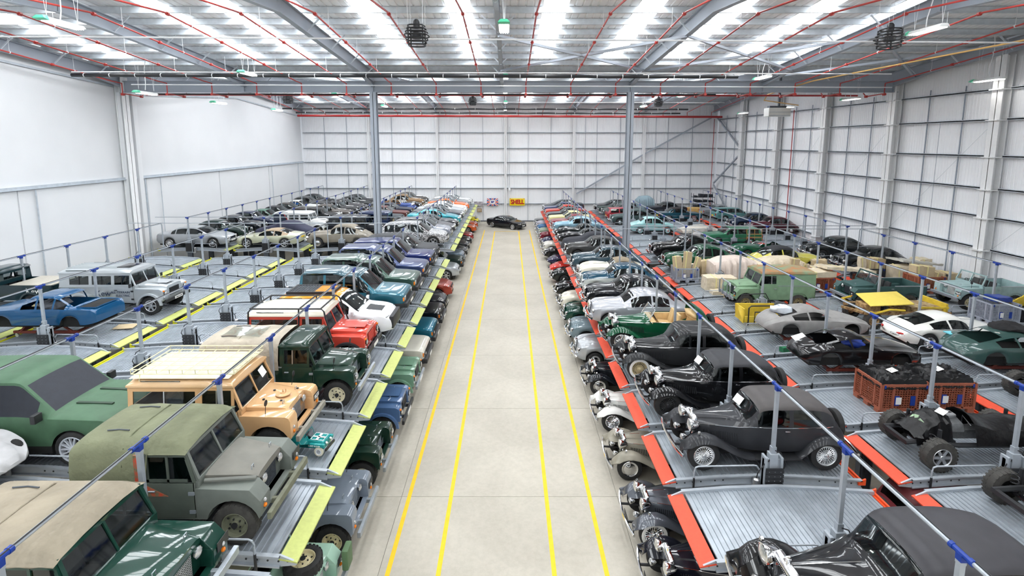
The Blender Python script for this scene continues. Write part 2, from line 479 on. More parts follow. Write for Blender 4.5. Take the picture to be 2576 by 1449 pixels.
# bracing
br = MB().bar((WR - 0.9, YB - 0.35, 13.2), (16.9, YB - 0.35, 8.6), 0.16, 0.16).bar((16.9, YB - 0.35, 8.6), (8.5, YB - 0.35, 3.6), 0.16, 0.16)
struct('cross_brace', br.mesh('cross_brace', smooth=0), M_STEELP, wall_back)
br = MB().bar((WR - 0.4, 64.2, 13.2), (WR - 0.4, 57.6, 9.6), 0.16, 0.16).bar((WR - 0.4, 57.6, 8.6), (WR - 0.4, 64.2, 5), 0.16, 0.16).bar((WR - 0.4, 64.2, 4.8), (WR - 0.4, 57.6, 1), 0.16, 0.16)
struct('cross_brace', br.mesh('cross_brace', smooth=0), M_STEELP, wall_right)

# ---- roof: profiled sheets with translucent roof-light strips, purlins, rafters
M_ROOF = mat('roof_lining_sheet', (0.9, 0.905, 0.915), 0.5, 0.0, noise=0.05, nscale=2)
M_SKY = emit('rooflight_daylight', (0.95, 0.98, 1.0), SKYLIGHT)
M_PURLIN = mat('galvanised_purlin', s2l(214, 221, 227), 0.5, 0.0, noise=0.15, nscale=3)
ceiling = struct('ceiling', MB().box(WL - 0.3, WR + 0.4, YF - 0.3, YB + 0.3, 16.45, 16.6).mesh('ceiling', smooth=0), M_ROOF)
RL = [-23.2, -19.3, -15.3, -12.3, -9.7, -6.3, -2.2, 2.0, 6.1, 9.9, 13.6, 17.2]
RLW = 1.08
SL = [(YF, RID0), (RID0, VAL0), (VAL0, RID1), (RID1, VAL1), (VAL1, RID2), (RID2, YB)]
edges = []
x = WL
for c in RL: edges.append((x, c - RLW / 2, 0)); edges.append((c - RLW / 2, c + RLW / 2, 1)); x = c + RLW / 2
edges.append((x, WR + 0.2, 0))
roof_cache = {}
def slope_sheet(w, L, lit):
    key = (round(w, 2), round(L, 2), lit)
    if key in roof_cache: return roof_cache[key]
    b = MB()
    if lit:
        b.box(0, w, 0, L, 0, 0.02)
    else:
        n = max(1, int(w / 0.33)); p = w / n; prof = []
        for k in range(n): prof += [(k * p, 0), (k * p + p * 0.7, 0), (k * p + p * 0.78, 0.035), (k * p + p * 0.92, 0.035)]
        prof.append((w, 0))
        b.grid([[(q, 0, z) for q, z in prof], [(q, L, z) for q, z in prof]])
    roof_cache[key] = b.mesh('rooflight_panel' if lit else 'roof_sheet', smooth=0, fix=False)
    return roof_cache[key]
for (ya, yb) in SL:
    za, zb = roof_z(ya), roof_z(yb); L = math.hypot(yb - ya, zb - za); a = math.atan2(zb - za, yb - ya)
    for x0, x1, lit in edges:
        if lit:     # the strip stops short of valley, ridge and eave
            lo, hi = (2.6, 1.2) if zb > za else (1.2, 2.6)
            me = slope_sheet(x1 - x0, L - lo - hi, 1)
            struct('rooflight_panel', me, M_SKY, ceiling, (x0, ya + lo * math.cos(a), za + lo * math.sin(a)), (a, 0, 0))
            for q, ql in ((0, lo), (L - hi, hi)):
                struct('roof_sheet', slope_sheet(x1 - x0, ql, 0), M_ROOF, ceiling, (x0, ya + q * math.cos(a), za + q * math.sin(a)), (a, 0, 0))
        else:
            struct('roof_sheet', slope_sheet(x1 - x0, L, 0), M_ROOF, ceiling, (x0, ya, za), (a, 0, 0))
pm = MB()
pw_ = WR - WL
pm.box(0, pw_, -0.01, 0.01, -0.28, 0).box(0, pw_, 0, 0.09, -0.02, 0).box(0, pw_, -0.09, 0.0, -0.28, -0.26)
pm = pm.mesh('purlin', smooth=0)
for (ya, yb) in SL:
    n = 8; s = 1 if roof_z(yb) > roof_z(ya) else -1
    for k in range(n + 1):
        y = lerp(ya, yb, (k + 0.35) / (n + 0.7))
        struct('purlin', pm, M_PURLIN, ceiling, (WL, y, roof_z(y) - 0.02))
# rafters: I sections following the slopes
def ibeam(b, a, c, w=0.26, h=0.62, t=0.035):
    a = Vector(a); c = Vector(c)
    b.bar(a, c, 0.03, h); d = (c - a).normalized(); u = Vector((1, 0, 0)).cross(d)
    if u.z < 0: u = -u
    b.bar(a + u * (h / 2), c + u * (h / 2), w, t); b.bar(a - u * (h / 2), c - u * (h / 2), w, t)
rafx = [-25.9, -17.7, -9.1, -0.5, 8.1, 16.9, 25.6]
for x in rafx:
    for (ya, yb) in SL:
        b = MB()
        ibeam(b, (x, ya, roof_z(ya) - 0.62), (x, yb, roof_z(yb) - 0.62), 0.26 if x != -0.5 else 0.2, 0.62 if x != -0.5 else 0.5)
        # haunch wedge at the valley end
        v = ya if roof_z(ya) < roof_z(yb) else yb; s = 1 if v == ya else -1
        b.hexa([(x - .12, v, 13.75), (x + .12, v, 13.75), (x + .12, v + s * 3.2, roof_z(v + s * 3.2) - .95), (x - .12, v + s * 3.2, roof_z(v + s * 3.2) - .95),
                (x - .12, v, 13.8), (x + .12, v, 13.8), (x + .12, v + s * 3.2, roof_z(v + s * 3.2) - .9), (x - .12, v + s * 3.2, roof_z(v + s * 3.2) - .9)])
        b.hexa([(x - .015, v, 13.8), (x + .015, v, 13.8), (x + .015, v + s * 3.2, roof_z(v + s * 3.2) - .93), (x - .015, v + s * 3.2, roof_z(v + s * 3.2) - .93),
                (x - .015, v, 14.1), (x + .015, v, 14.1), (x + .015, v + s * 3.2, roof_z(v + s * 3.2) - .9), (x - .015, v + s * 3.2, roof_z(v + s * 3.2) - .9)])
        struct('rafter', b.mesh('rafter', smooth=0), M_STEELP, ceiling)
        # knee stays from rafter to purlin
        for k in (0.2, 0.42, 0.64, 0.86):
            y = lerp(ya, yb, k)
            for sx in (-1, 1):
                struct('fly_brace', MB().bar((x, y, roof_z(y) - 0.92), (x + sx * 0.75, y + 0.1, roof_z(y) - 0.15), 0.06, 0.06).mesh('fly_brace', smooth=0), M_PURLIN, ceiling)
# wind bracing tubes in the roof of one bay
wb_ = MB()
for (x0, x1) in ((-0.5, 8.1), (8.1, 16.9)):
    wb_.bar((x0, 31.2, roof_z(31.2) - 0.95), (x1, 24, roof_z(24) - 0.95), 0.12, 0.12)
    wb_.bar((x0, 24, roof_z(24) - 0.95), (x1, 31.2, roof_z(31.2) - 0.95), 0.12, 0.12)
wb_.bar((16.9, 33, roof_z(33) - 0.9), (25.6, 24, roof_z(24) - 0.95), 0.12, 0.12).bar((16.9, 24, roof_z(24) - 0.95), (25.6, 33, roof_z(33) - 0.95), 0.12, 0.12)
struct('wind_brace', wb_.mesh('wind_brace', smooth=0), M_STEELP, ceiling)

# valley beams and free-standing columns
for y in (VAL0, VAL1):
    b = MB(); b.box(WL + 0.3, WR - 0.3, y - 0.015, y + 0.015, 13.4, 14.15).box(WL + 0.3, WR - 0.3, y - 0.16, y + 0.16, 13.4, 13.44).box(WL + 0.3, WR - 0.3, y - 0.16, y + 0.16, 14.1, 14.15)
    for x in rafx: b.box(x - 0.02, x + 0.02, y - 0.15, y + 0.15, 13.44, 14.1)
    struct('valley_beam', b.mesh('valley_beam', smooth=0), M_STEELP, ceiling)
cm = hcol(13.4, 0.42, 0.5, 0.035)
bp = MB().box(-0.32, 0.32, -0.36, 0.36, 0, 0.04).mesh('base_plate', smooth=0)
for x, y, lab in ((-9.1, VAL1, 'grey steel roof column standing between the yellow-flapped lift rows'), (8.1, VAL1, 'grey steel roof column standing among the red-flapped lift rows')):
    t = thing('steel_pillar', lab, 'column', (x, y, 0))
    put('shaft', cm, M_STEELP, t); put('base_plate', bp, M_STEELP, t)
cr = cm.copy(); 
for y in (VAL1, ):
    struct('steel_column', hcol(14.4, 0.62, 0.46, 0.035), M_COLW, wall_left, (WL + 0.25, y, 0), (0, 0, R(90)))

# ================================================================== services under the roof
NTH = ['first', 'second', 'third', 'fourth', 'fifth', 'sixth', 'seventh', 'eighth', 'ninth', 'tenth', 'eleventh', 'twelfth', 'thirteenth', 'fourteenth', 'fifteenth', 'sixteenth', 'seventeenth', 'eighteenth']
M_RED = MATS['sprinkler_red']
M_REDB = mat('sprinkler_red_bright', s2l(186, 62, 56), 0.4, noise=0.08)
def pipe_z(y): return roof_z(y) - 0.95
px = [1.07 + 2.92 * k for k in range(-9, 9)]
clip = MB().cyl((0, 0, 0), (0, 0, 0.75), 0.008, n=5).cyl((0, -0.02, -0.03), (0, 0.02, -0.03), 0.06, n=8).mesh('pipe_hanger')
for i, x in enumerate(px):
    side = 'left' if x < 0 else 'right'
    b = MB().tube([(0, VAL0 + 0.6, pipe_z(VAL0 + 0.6)), (0, RID1, pipe_z(RID1)), (0, 33.0, 13.95), (0, 33.9, 13.9), (0, 33.9, 13.25), (0, 35.6, 13.2), (0, 35.9, 13.45)], 0.037)
    for y in (12.5, RID1 + 0.2, 24.8, 28.9): b.cyl((0, y - 0.06, lerp(pipe_z(RID1), 13.95, max(0, (y - RID1) / 12.2)) if y > RID1 else pipe_z(y)), (0, y + 0.06, lerp(pipe_z(RID1), 13.95, max(0, (y - RID1) / 12.2)) if y > RID1 else pipe_z(y)), 0.075)
    for y in (33.9, 35.6): b.cyl((0, y - 0.09, 13.2), (0, y + 0.09, 13.2), 0.085)
    t = thing('sprinkler_pipe', 'red sprinkler pipe under the near roof, %s from the smooth white wall' % NTH[i], 'pipe', (x, 0, 0), group='sprinkler pipes under the near roof')
    put('pipe', b.mesh('sprinkler_pipe'), M_REDB, t)
    for y in (22.5, 26.5, 30.3): put('pipe_hanger', clip, M_WHITE, t, (0, y, lerp(pipe_z(RID1), 13.95, (y - RID1) / 12.2) + 0.04))
    b = MB().tube([(0, 36.4, 13.6), (0, RID2, pipe_z(RID2)), (0, 62.0, 13.75), (0, 62.6, 13.7), (0, 62.6, 13.3)], 0.037)
    t = thing('sprinkler_pipe', 'red sprinkler pipe under the far roof, %s from the smooth white wall' % NTH[i], 'pipe', (x, 0, 0), group='sprinkler pipes under the far roof')
    put('pipe', b.mesh('sprinkler_pipe'), M_REDB, t)
def run(name, a, c, r, m, lab, cat, n=8, clips=0):
    t = thing(name, lab, cat)
    put('pipe', MB().cyl(a, c, r, n=n).mesh(name), m, t)
    a = Vector(a); c = Vector(c)
    if clips:
        cm_ = MB().cyl((-0.02, 0, 0), (0.02, 0, 0), r + 0.02, n=10).mesh('pipe_clip')
        for k in range(clips): put('pipe_clip', cm_, M_WHITE, t, a.lerp(c, (k + 0.5) / clips))
    return t
run('sprinkler_header', (-25.6, 36.6, 13.42), (24.5, 36.6, 13.35), 0.06, M_RED, 'thin red sprinkler header pipe running along behind the valley beam', 'pipe')
run('sprinkler_header', (WL + 0.5, 62.7, 13.3), (WR - 0.4, 62.7, 13.15), 0.13, M_RED, 'thick red header pipe across the top of the far wall', 'pipe')
run('drain_pipe', (-25.3, 30.2, 13.95), (13.2, 30.2, 13.85), 0.10, M_BLACK, 'black pipe with white clips hung in front of the valley beam', 'pipe', 10, 26)
run('drain_pipe', (-24.0, 35.3, 13.35), (14, 35.3, 13.3), 0.05, M_BLACK, 'thin black pipe just behind the lower edge of the valley beam', 'pipe')
run('drain_pipe', (-25.4, 58.0, 13.85), (20, 58.0, 13.75), 0.09, M_BLACK, 'black drain pipe high up near the far wall', 'pipe', 10, 20)
run('drain_pipe', (-25.0, 60.6, 13.55), (20, 60.6, 13.45), 0.09, M_BLACK, 'black drain pipe just above the thick red header', 'pipe', 10, 20)
for (y, z, z2, x0, x1, lab) in ((22, 14.5, 14.2, WL + 0.2, WR - 0.2, 'white cable conduit crossing the whole width under the ridge'), (30.1, 14.12, 14.0, -25.2, 22, 'white conduit just above the black clipped pipe'),
                            (33.5, 13.78, 13.6, -24.3, 24.6, 'white conduit along the face of the valley beam'), (45, 14.3, 14.2, -22, 20, 'white conduit crossing under the middle of the far roof'), (53, 14.2, 14.1, -22, 22, 'white conduit crossing under the far roof slope')):
    run('cable_conduit', (x0, y, z), (x1, y, z2), 0.035, M_WHITE, lab, 'conduit', 6)
M_GAS = mat('ochre_gas_pipe_paint', s2l(226, 180, 110), 0.45, noise=0.05)
t = thing('gas_pipe', 'ochre gas pipe slanting under the roof beside the profiled wall', 'pipe')
put('pipe', MB().tube([(22.0, 18, 14.4), (19.2, 33.0, 13.95), (18.6, 37.5, 13.5), (18.4, 37.5, 13.1), (22, 39.5, 12.9)], 0.04).mesh('gas_pipe'), M_GAS, t)

# hanging lights: white tray, green end caps, wires and flex
M_LBODY = mat('luminaire_white', (0.86, 0.87, 0.86), 0.4, noise=0.02)
M_LTUBE = emit('luminaire_tube', (1.0, 0.98, 0.94), LAMP)
M_GREEN = mat('green_end_cap', s2l(96, 214, 170), 0.35, noise=0.05)
lb = MB().hexa([(-0.2, -0.78, 0), (0.2, -0.78, 0), (0.2, 0.78, 0), (-0.2, 0.78, 0), (-0.11, -0.78, 0.12), (0.11, -0.78, 0.12), (0.11, 0.78, 0.12), (-0.11, 0.78, 0.12)]).mesh('light_tray', bevel=0.01)
lt = MB()
for q in (-0.13, -0.045, 0.045, 0.13): lt.cyl((q, -0.72, -0.015), (q, 0.72, -0.015), 0.02, n=6)
lt = lt.mesh('light_tube')
lc = MB().hexa([(-0.22, -1.0, 0.02), (0.22, -1.0, 0.02), (0.22, -0.78, -0.02), (-0.22, -0.78, -0.02), (-0.12, -0.95, 0.13), (0.12, -0.95, 0.13), (0.14, -0.78, 0.15), (-0.14, -0.78, 0.15)]).mesh('end_cap', bevel=0.01)
lw = MB()
for y in (-0.65, 0.65):
    lw.cyl((0, y, 0.12), (-0.12, y, 1.1), 0.008, n=4).cyl((0, y, 0.12), (0.12, y, 1.1), 0.008, n=4)
lw.tube([(0, -0.1, 0.12), (0.02, -0.05, 0.35), (-0.05, 0.05, 0.8), (0.1, 0.1, 1.25)], 0.02, 6)
lw = lw.mesh('hanging_flex')
LAMPS = [(-16.1, 19.1, 14.3, 'above the silver estate side of the hall, nearest the camera'), (15.9, 20.1, 14.3, 'beside the near caged fan heater over the red-flapped lifts'), (-0.2, 19.7, 14.3, 'over the aisle, nearest the camera'),
         (-0.25, 33.0, 14.15, 'over the aisle at the valley beam'), (-0.35, 44, 14.2, 'over the aisle, third from the camera'), (-0.4, 54, 14.2, 'over the aisle, fourth from the camera'), (-0.5, 61.6, 13.9, 'over the aisle, closest to the far wall'),
         (-14.7, 29.5, 13.9, 'just in front of the black clipped pipe'), (-21.9, 31.4, 13.0, 'near the smooth wall just under the valley beam'), (-21.8, 39, 13.0, 'on the smooth white wall, middle of the far bay'), (-21.3, 47.6, 13.0, 'on the smooth white wall, far end of the far bay'),
         (15.1, 31.1, 13.9, 'over the red-flapped lifts at the end of the black pipe'), (25.0, 27.2, 13.3, 'by the profiled wall at the edge of the picture'), (23.3, 35.4, 13.0, 'by the profiled wall just past the valley beam'), (23.3, 43.4, 13.0, 'by the profiled wall beside the hanging heater'),
         (23.5, 52, 13.0, 'by the profiled wall, third past the valley beam'), (-13.5, 41, 13.8, 'in the far bay behind the valley beam, left of the pillar'), (-13, 54, 13.8, 'deep in the far bay above the dark saloons'), (14, 42, 13.8, 'in the far bay behind the valley beam, right of the pillar'), (14, 54, 13.8, 'deep in the far bay above the red estate car'),
         (-25.0, 24.6, 12.9, 'on the smooth wall at the edge of the picture')]
for x, y, z, lab in LAMPS:
    lab = 'white hanging strip light ' + lab
    t = thing('strip_light', lab, 'light', (x, y, z), R(180) if x > 10 else 0, 'hanging strip lights')
    put('light_tray', lb, M_LBODY, t); put('light_tube', lt, M_LTUBE, t); put('end_cap', lc, M_GREEN, t); put('hanging_flex', lw, M_WHITE, t, (0, 0, 0), (0, 0, 0), (1, 1, (roof_z(y) - z - .02) / 1.22))

# caged fan heaters
fb = MB().cyl((0, 0, -0.1), (0, 0, 0.1), 0.2, n=14).cyl((0, 0, 0.28), (0, 0, 0.5), 0.13, n=12).ball((0, 0, 0.5), 0.13, n=10)
fb = fb.mesh('fan_motor')
fg = MB()
for k in range(7):
    z = -0.36 + k * 0.12; rr = 0.46 - 0.05 * abs(k - 3)
    ring = [(rr * (abs(math.cos(a)) ** 0.6) * (1 if math.cos(a) > 0 else -1), rr * (abs(math.sin(a)) ** 0.6) * (1 if math.sin(a) > 0 else -1), z) for a in [2 * PI * i / 20 for i in range(21)]]
    fg.tube(ring, 0.028, 5)
for sx in (-1, 1):
    for sy in (-1, 1): fg.cyl((sx * 0.28, sy * 0.28, -0.36), (sx * 0.28, sy * 0.28, 0.36), 0.03, n=6)
fg = fg.mesh('fan_cage')
fw = MB()
for sx in (-1, 1):
    for sy in (-1, 1): fw.cyl((sx * 0.28, sy * 0.28, 0.36), (sx * 0.3, sy * 0.3, 1.6), 0.008, n=4)
fw = fw.mesh('chain')
for x, y, z, lab in ((-3.6, 20.5, 14.2, 'black caged fan heater hanging left of the aisle near the ridge'), (15.2, 21.1, 14.2, 'black caged fan heater hanging over the red-flapped lifts near the ridge'),
                     (-3.7, 52.4, 14.2, 'small far black caged fan beside the aisle lights'), (-20.8, 48.8, 14.1, 'small far black caged fan against the smooth white wall'), (15.1, 52.6, 14.1, 'small far black caged fan beyond the right grey pillar')):
    t = thing('fan_heater', lab, 'fan', (x, y, z), group='caged fans')
    put('fan_motor', fb, M_BLACK, t); put('fan_cage', fg, M_BLACK, t); put('chain', fw, M_WHITE, t, (0, 0, 0), (0, 0, 0), (1, 1, (roof_z(y) - z - .02) / 1.6))
t = thing('unit_heater', 'grey box heater hanging from chains by the profiled wall', 'heater', (20.9, 40.4, 12.4))
put('casing', MB().box(-0.85, 0.85, -0.4, 0.4, -0.3, 0.35).mesh('casing', bevel=0.02), mat('heater_casing', s2l(214, 214, 210), 0.5, noise=0.05), t)
put('flue', MB().cyl((0.1, 0, 0.35), (0.1, 0, 2.75), 0.09).box(-0.7, 0.6, -0.2, 0.2, 0.35, 0.5).mesh('flue'), M_LIFTD, t)
put('outlet_grille', MB().box(-0.8, 0.8, -0.42, -0.4, -0.27, -0.22).box(-0.8, 0.8, -0.42, -0.4, 0.0, 0.03).mesh('outlet_grille', smooth=0), M_GALV, t)

# signs and pictures on the far wall
def sign_at(name, x0, x1, z0, z1, lab):
    return thing(name, lab, 'sign', ((x0 + x1) / 2, YB - 0.2, z0)), (x1 - x0), (z1 - z0)
t, w, h = sign_at('enamel_sign', 0.02, 1.95, 2.09, 3.01, 'yellow enamel sign with red SHELL lettering on the far wall')
M_SY = mat('sign_yellow', s2l(246, 216, 20), 0.35, noise=0.04); M_SR = mat('sign_red', s2l(206, 34, 30), 0.4, noise=0.04); M_SK = mat('sign_black', s2l(40, 20, 24), 0.4, noise=0.04)
put('board', MB().box(-w / 2, w / 2, -0.02, 0.02, 0, h).mesh('board', bevel=0.006), M_SY, t)
m1 = text_mesh('SHELL', 0.78, 0.008, 0.025)
sc_ = (w * 0.88) / max(m1.vertices, key=lambda v: v.co.x).co.x / 2
put('lettering_shadow', m1, M_SK, t, (0.035, -0.024, h * 0.5 - 0.03), (R(90), 0, 0), (sc_, sc_ * 1.2, 1))
put('lettering', m1, M_SR, t, (0, -0.034, h * 0.5), (R(90), 0, 0), (sc_, sc_ * 1.2, 1))
m2 = text_mesh('"', 0.3, 0.006, 0.01)
for q in (-1, 1): put('quotation_mark', m2, M_SR, t, (q * w * 0.46, -0.034, h * 0.86), (R(90), 0, 0))
t, w, h = sign_at('enamel_sign', -2.87, -1.45, 2.07, 3.01, 'Union flag enamel sign with BP lettering on the far wall')
M_SB = mat('sign_blue', s2l(44, 52, 140), 0.4, noise=0.04); M_SO = mat('sign_orange_red', s2l(226, 74, 46), 0.4, noise=0.04)
put('board', MB().box(-w / 2, w / 2, -0.02, 0.02, 0, h).mesh('board', bevel=0.006), M_SB, t)
def flag_strip(name, m, polys, d):
    b = MB()
    for p in polys:
        n = len(p); b._add([(x, -d, z) for x, z in p] + [(x, -d + 0.006, z) for x, z in p], [tuple(range(n)), tuple(range(2 * n - 1, n - 1, -1))] + [(i, (i + 1) % n, n + (i + 1) % n, n + i) for i in range(n)])
    put(name, b.mesh(name, smooth=0), m, t)
W2 = w / 2; g = 0.13; q = 0.05
flag_strip('white_saltire', M_WHITE, [[(-W2, h), (-W2, h - g), (W2 - g * 1.5, 0), (W2, 0), (W2, g), (-W2 + g * 1.5, h)], [(-W2, 0), (-W2 + g * 1.5, 0), (W2, h - g), (W2, h), (W2 - g * 1.5, h), (-W2, g)]], 0.026)
flag_strip('red_saltire', M_SO, [[(-W2, h), (-W2, h - q), (W2 - q * 1.5, 0), (W2, 0), (W2, q), (-W2 + q * 1.5, h)], [(-W2, 0), (-W2 + q * 1.5, 0), (W2, h - q), (W2, h), (W2 - q * 1.5, h), (-W2, q)]], 0.030)
flag_strip('white_cross', M_WHITE, [[(-0.13, 0), (0.13, 0), (0.13, h), (-0.13, h)], [(-W2, h / 2 - .13), (W2, h / 2 - .13), (W2, h / 2 + .13), (-W2, h / 2 + .13)]], 0.034)
flag_strip('red_cross', M_SO, [[(-0.08, 0), (0.08, 0), (0.08, h), (-0.08, h)], [(-W2, h / 2 - .08), (W2, h / 2 - .08), (W2, h / 2 + .08), (-W2, h / 2 + .08)]], 0.038)
flag_strip('white_shield', M_WHITE, [[(0.36 * math.cos(a), h / 2 + 0.3 * math.sin(a)) for a in [2 * PI * i / 12 for i in range(12)]]], 0.042)
put('lettering', text_mesh('BP', 0.36, 0.004, 0.018), M_SB, t, (0, -0.046, h / 2), (R(90), 0, 0))
t, w, h = sign_at('landscape_picture', -4.55, -3.4, 2.08, 2.6, 'long dark landscape print beside the flag sign')
put('print', MB().box(-w / 2, w / 2, -0.02, 0.02, 0, h).mesh('print', bevel=0.004), mat('grey_photo_print', s2l(120, 110, 120), 0.5, col2=s2l(200, 196, 200), nscale=3), t)
put('frame', MB().box(-w / 2 - .03, w / 2 + .03, -0.015, 0.025, -0.03, h + .03).mesh('frame', smooth=0), M_WHITE, t)
t, w, h = sign_at('framed_picture', -4.15, -3.55, 1.25, 1.7, 'small gilt framed picture above the yellow vintage car')
put('frame', MB().box(-w / 2, w / 2, -0.03, 0.02, 0, h).mesh('frame', bevel=0.01), mat('gilt_frame', s2l(150, 116, 70), 0.4, 0.4, noise=0.1), t)
put('print', MB().box(-w / 2 + .07, w / 2 - .07, -0.036, 0.0, .07, h - .07).mesh('print', smooth=0), mat('cream_print', s2l(226, 214, 186), 0.6, col2=s2l(150, 120, 90), nscale=9), t)
t = thing('electric_box', 'white junction box with pipe beside the middle wind post', 'box', (0.0, YB - 0.35, 4.0))
put('casing', MB().box(-0.14, 0.14, -0.06, 0.1, 0, 0.4).mesh('casing', bevel=0.01), M_WHITE, t)
put('pipe', MB().cyl((0, 0, 0.4), (0, 0, 8), 0.02, n=6).mesh('pipe'), M_GALV, t)
t = thing('traffic_cone', 'small red traffic cone at the end of the aisle by the far wall', 'cone', (6.3, 62.2, 0))
put('cone', MB().lathe([(0.02, 0.72), (0.03, 0.7), (0.15, 0.04)], axis='z', n=12).mesh('cone'), M_SO, t)
put('base', MB().box(-0.2, 0.2, -0.2, 0.2, 0, 0.04).mesh('base', bevel=0.01), M_SO, t)
put('white_band', MB().lathe([(0.075, 0.45), (0.105, 0.3)], axis='z', n=12).mesh('white_band'), M_WHITE, t)

# ================================================================== parking lifts
PITCH = 2.5
DZL, DZR = 2.45, 1.75                     # deck heights either side of the aisle
FLAPL = [-3.95, -9.4, -14.85, -20.3]      # aisle-side edge of each row
FLAPR = [3.82, 9.7, 15.35, 20.95]
def row_y(side, k):
    """centre of lift k (0.. near block, 20.. far block)"""
    if side == 'L': return 9.55 + PITCH * k if k < 15 else 37.0 + PITCH * (k - 20)
    return 10.2 + PITCH * k if k < 15 else 36.2 + PITCH * (k - 20)
DECKP = [(-4.95, -0.04), (-3.7, 0.05), (-2.6, 0.10), (-1.4, 0.06), (-0.32, -0.03)]
def deck_meshes(side):
    """lift meshes; local +x is the flap end, the mast stands on the camera side"""
    ms = -1 if side == 'L' else 1
    D = DZL if side == 'L' else DZR
    top = 2.36 if side == 'L' else 2.57
    P = {}
    b = MB(); prof = []; x = -4.85
    while x < -0.44:
        for dx, dz in ((0, 0), (0.045, 0), (0.053, 0.02), (0.085, 0.02), (0.093, 0)): prof.append((x + dx, D + pw(DECKP, x + dx) + dz))
        x += 0.112
    b.grid([[(x, -1.0, z) for x, z in prof], [(x, 1.0, z) for x, z in prof]])
    b.grid([[(x, -1.0, z - 0.05) for x, z in prof[::5]], [(x, 1.0, z - 0.05) for x, z in prof[::5]]])
    P['deck'] = (b.mesh('deck', smooth=0, fix=False), M_GALV)
    for s in (-1, 1):
        b = MB()
        xs_ = [-4.95, -3.7, -2.6, -1.4, -0.32]
        for y0, y1, za, zb in ((s * 1.0, s * 1.04, -0.16, 0.07), (s * 1.04, s * 1.09, -0.16, -0.13), (s * 1.04, s * 1.09, 0.03, 0.07)):
            b.grid([[(x, y0, D + pw(DECKP, x) + za), (x, y1, D + pw(DECKP, x) + za), (x, y1, D + pw(DECKP, x) + zb), (x, y0, D + pw(DECKP, x) + zb)] for x in xs_], closed=True)
        b.prism([(-0.32, D - .19), (-0.32, D + .04), (-0.02, D - .10), (-0.02, D - .16)], s * 1.0, s * 1.04)
        P['side_beam%d' % s] = (b.mesh('side_beam', smooth=0), M_LIFT)
        b = MB()
        for x in (-4.7, -4.5, -4.3, -3.9, -2.9, -1.5, -1.3, -0.95, -0.75, -0.55, -0.35, -0.18):
            b.cyl((x, s * 1.038, D + pw(DECKP, x) - 0.05), (x, s * 1.046, D + pw(DECKP, x) - 0.05), 0.021, n=6)
        P['bolt_row%d' % s] = (b.mesh('bolt_row', smooth=0), M_BLACK)
    P['flap'] = (MB().hexa([(-0.34, -1.05, D - 0.05), (0, -1.05, D - 0.12), (0, 1.05, D - 0.12), (-0.34, 1.05, D - 0.05), (-0.34, -1.05, D - 0.02), (0, -1.05, D - 0.09), (0, 1.05, D - 0.09), (-0.34, 1.05, D - 0.02)]).mesh('flap', smooth=0), M_YFLAP if side == 'L' else M_RFLAP)
    b = MB().box(-5.0, -4.95, -1.05, 1.05, D - 0.12, D - 0.01).box(-4.95, -4.9, -1.05, 1.05, D - 0.12, D - 0.06)
    for s in (-1, 1): b.prism([(-5.03, D - .1), (-5.03, D + .07), (-4.85, D - .02), (-4.85, D - .1)], s * 1.05, s * 1.09)
    P['rear_lip'] = (b.mesh('rear_lip', smooth=0), M_YBAR if side == 'L' else M_RBAR)
    y = ms * 1.2
    b = MB().box(-2.76, -2.44, y - 0.09, y + 0.09, 0, D - 0.2)
    b.box(-2.85, -2.35, y - 0.2, y + 0.25, 0, 0.03)
    P['lower_column'] = (b.mesh('lower_column', smooth=0), M_LIFTD)
    b = MB().box(-2.82, -2.38, y - 0.05, y + 0.05, D - 0.2, D + 0.72).box(-2.82, -2.76, y - 0.11, y + 0.11, D - 0.2, D + 0.78).box(-2.44, -2.38, y - 0.11, y + 0.11, D - 0.2, D + 0.78).box(-2.70, -2.50, y - 0.09, y + 0.09, D + 0.3, D + 0.86)
    P['carriage'] = (b.mesh('carriage', bevel=0.008, seg=1), M_LIFT)
    yy = -1.36 * (1 if side == 'L' else -1)
    s_ = -1 if side == 'L' else 1
    b = MB().box(-2.80, -2.40, min(y + s_ * .12, y + s_ * .16), max(y + s_ * .12, y + s_ * .16), D - 0.08, D + 0.52)
    for k in range(5): b.box(-2.82, -2.38, min(y + s_ * .155, y + s_ * .168), max(y + s_ * .155, y + s_ * .168), D - 0.06 + k * 0.118, D + 0.03 + k * 0.118)
    P['cover_panel'] = (b.mesh('cover_panel', smooth=0), M_BLACK)
    b = MB()
    for k in range(5):
        for q in (-2.74, -2.6, -2.46): b.cyl((q, y + s_ * .166, D - 0.02 + k * 0.118), (q, y + s_ * .172, D - 0.02 + k * 0.118), 0.009, n=5)
    P['panel_screw'] = (b.mesh('panel_screw', smooth=0), M_ALU)
    mx = -2.24
    b = MB().cyl((mx, y, D - 0.12), (mx, y, D + 0.16), 0.085, n=14).cyl((mx, y, D + 0.16), (mx, y, D + 0.2), 0.085, 0.05, n=14).box(mx - 0.1, mx + 0.1, y - 0.1, y + 0.1, D - 0.2, D - 0.12)
    P['motor'] = (b.mesh('motor'), M_ALU)
    b = MB().tube([(mx, y, D + 0.15), (mx + 0.02, y + s_ * 0.1, D + 0.4), (mx - 0.15, y + s_ * .08, D + 0.62), (-2.55, y + s_ * .06, D + 0.72)], 0.014, 5)
    b.tube([(-2.84, y, D + 0.3), (-2.95, y, D + 0.55), (-2.8, y, D + 0.85), (-2.62, y + s_ * .07, D + 0.95)], 0.014, 5)
    P['cable'] = (b.mesh('cable'), M_BLACK)
    b = MB().box(-2.66, -2.54, y - 0.055, y + 0.055, D + 0.55, D + 1.02).box(-2.64, -2.56, y - 0.04, y + 0.04, D + 0.95, D + top - 0.06).box(-2.7, -2.5, y - 0.08, y + 0.08, D + 0.66, D + 0.72)
    b.box(-2.645, -2.555, y - 0.045, y + 0.045, D + top - 0.16, D + top - 0.05)
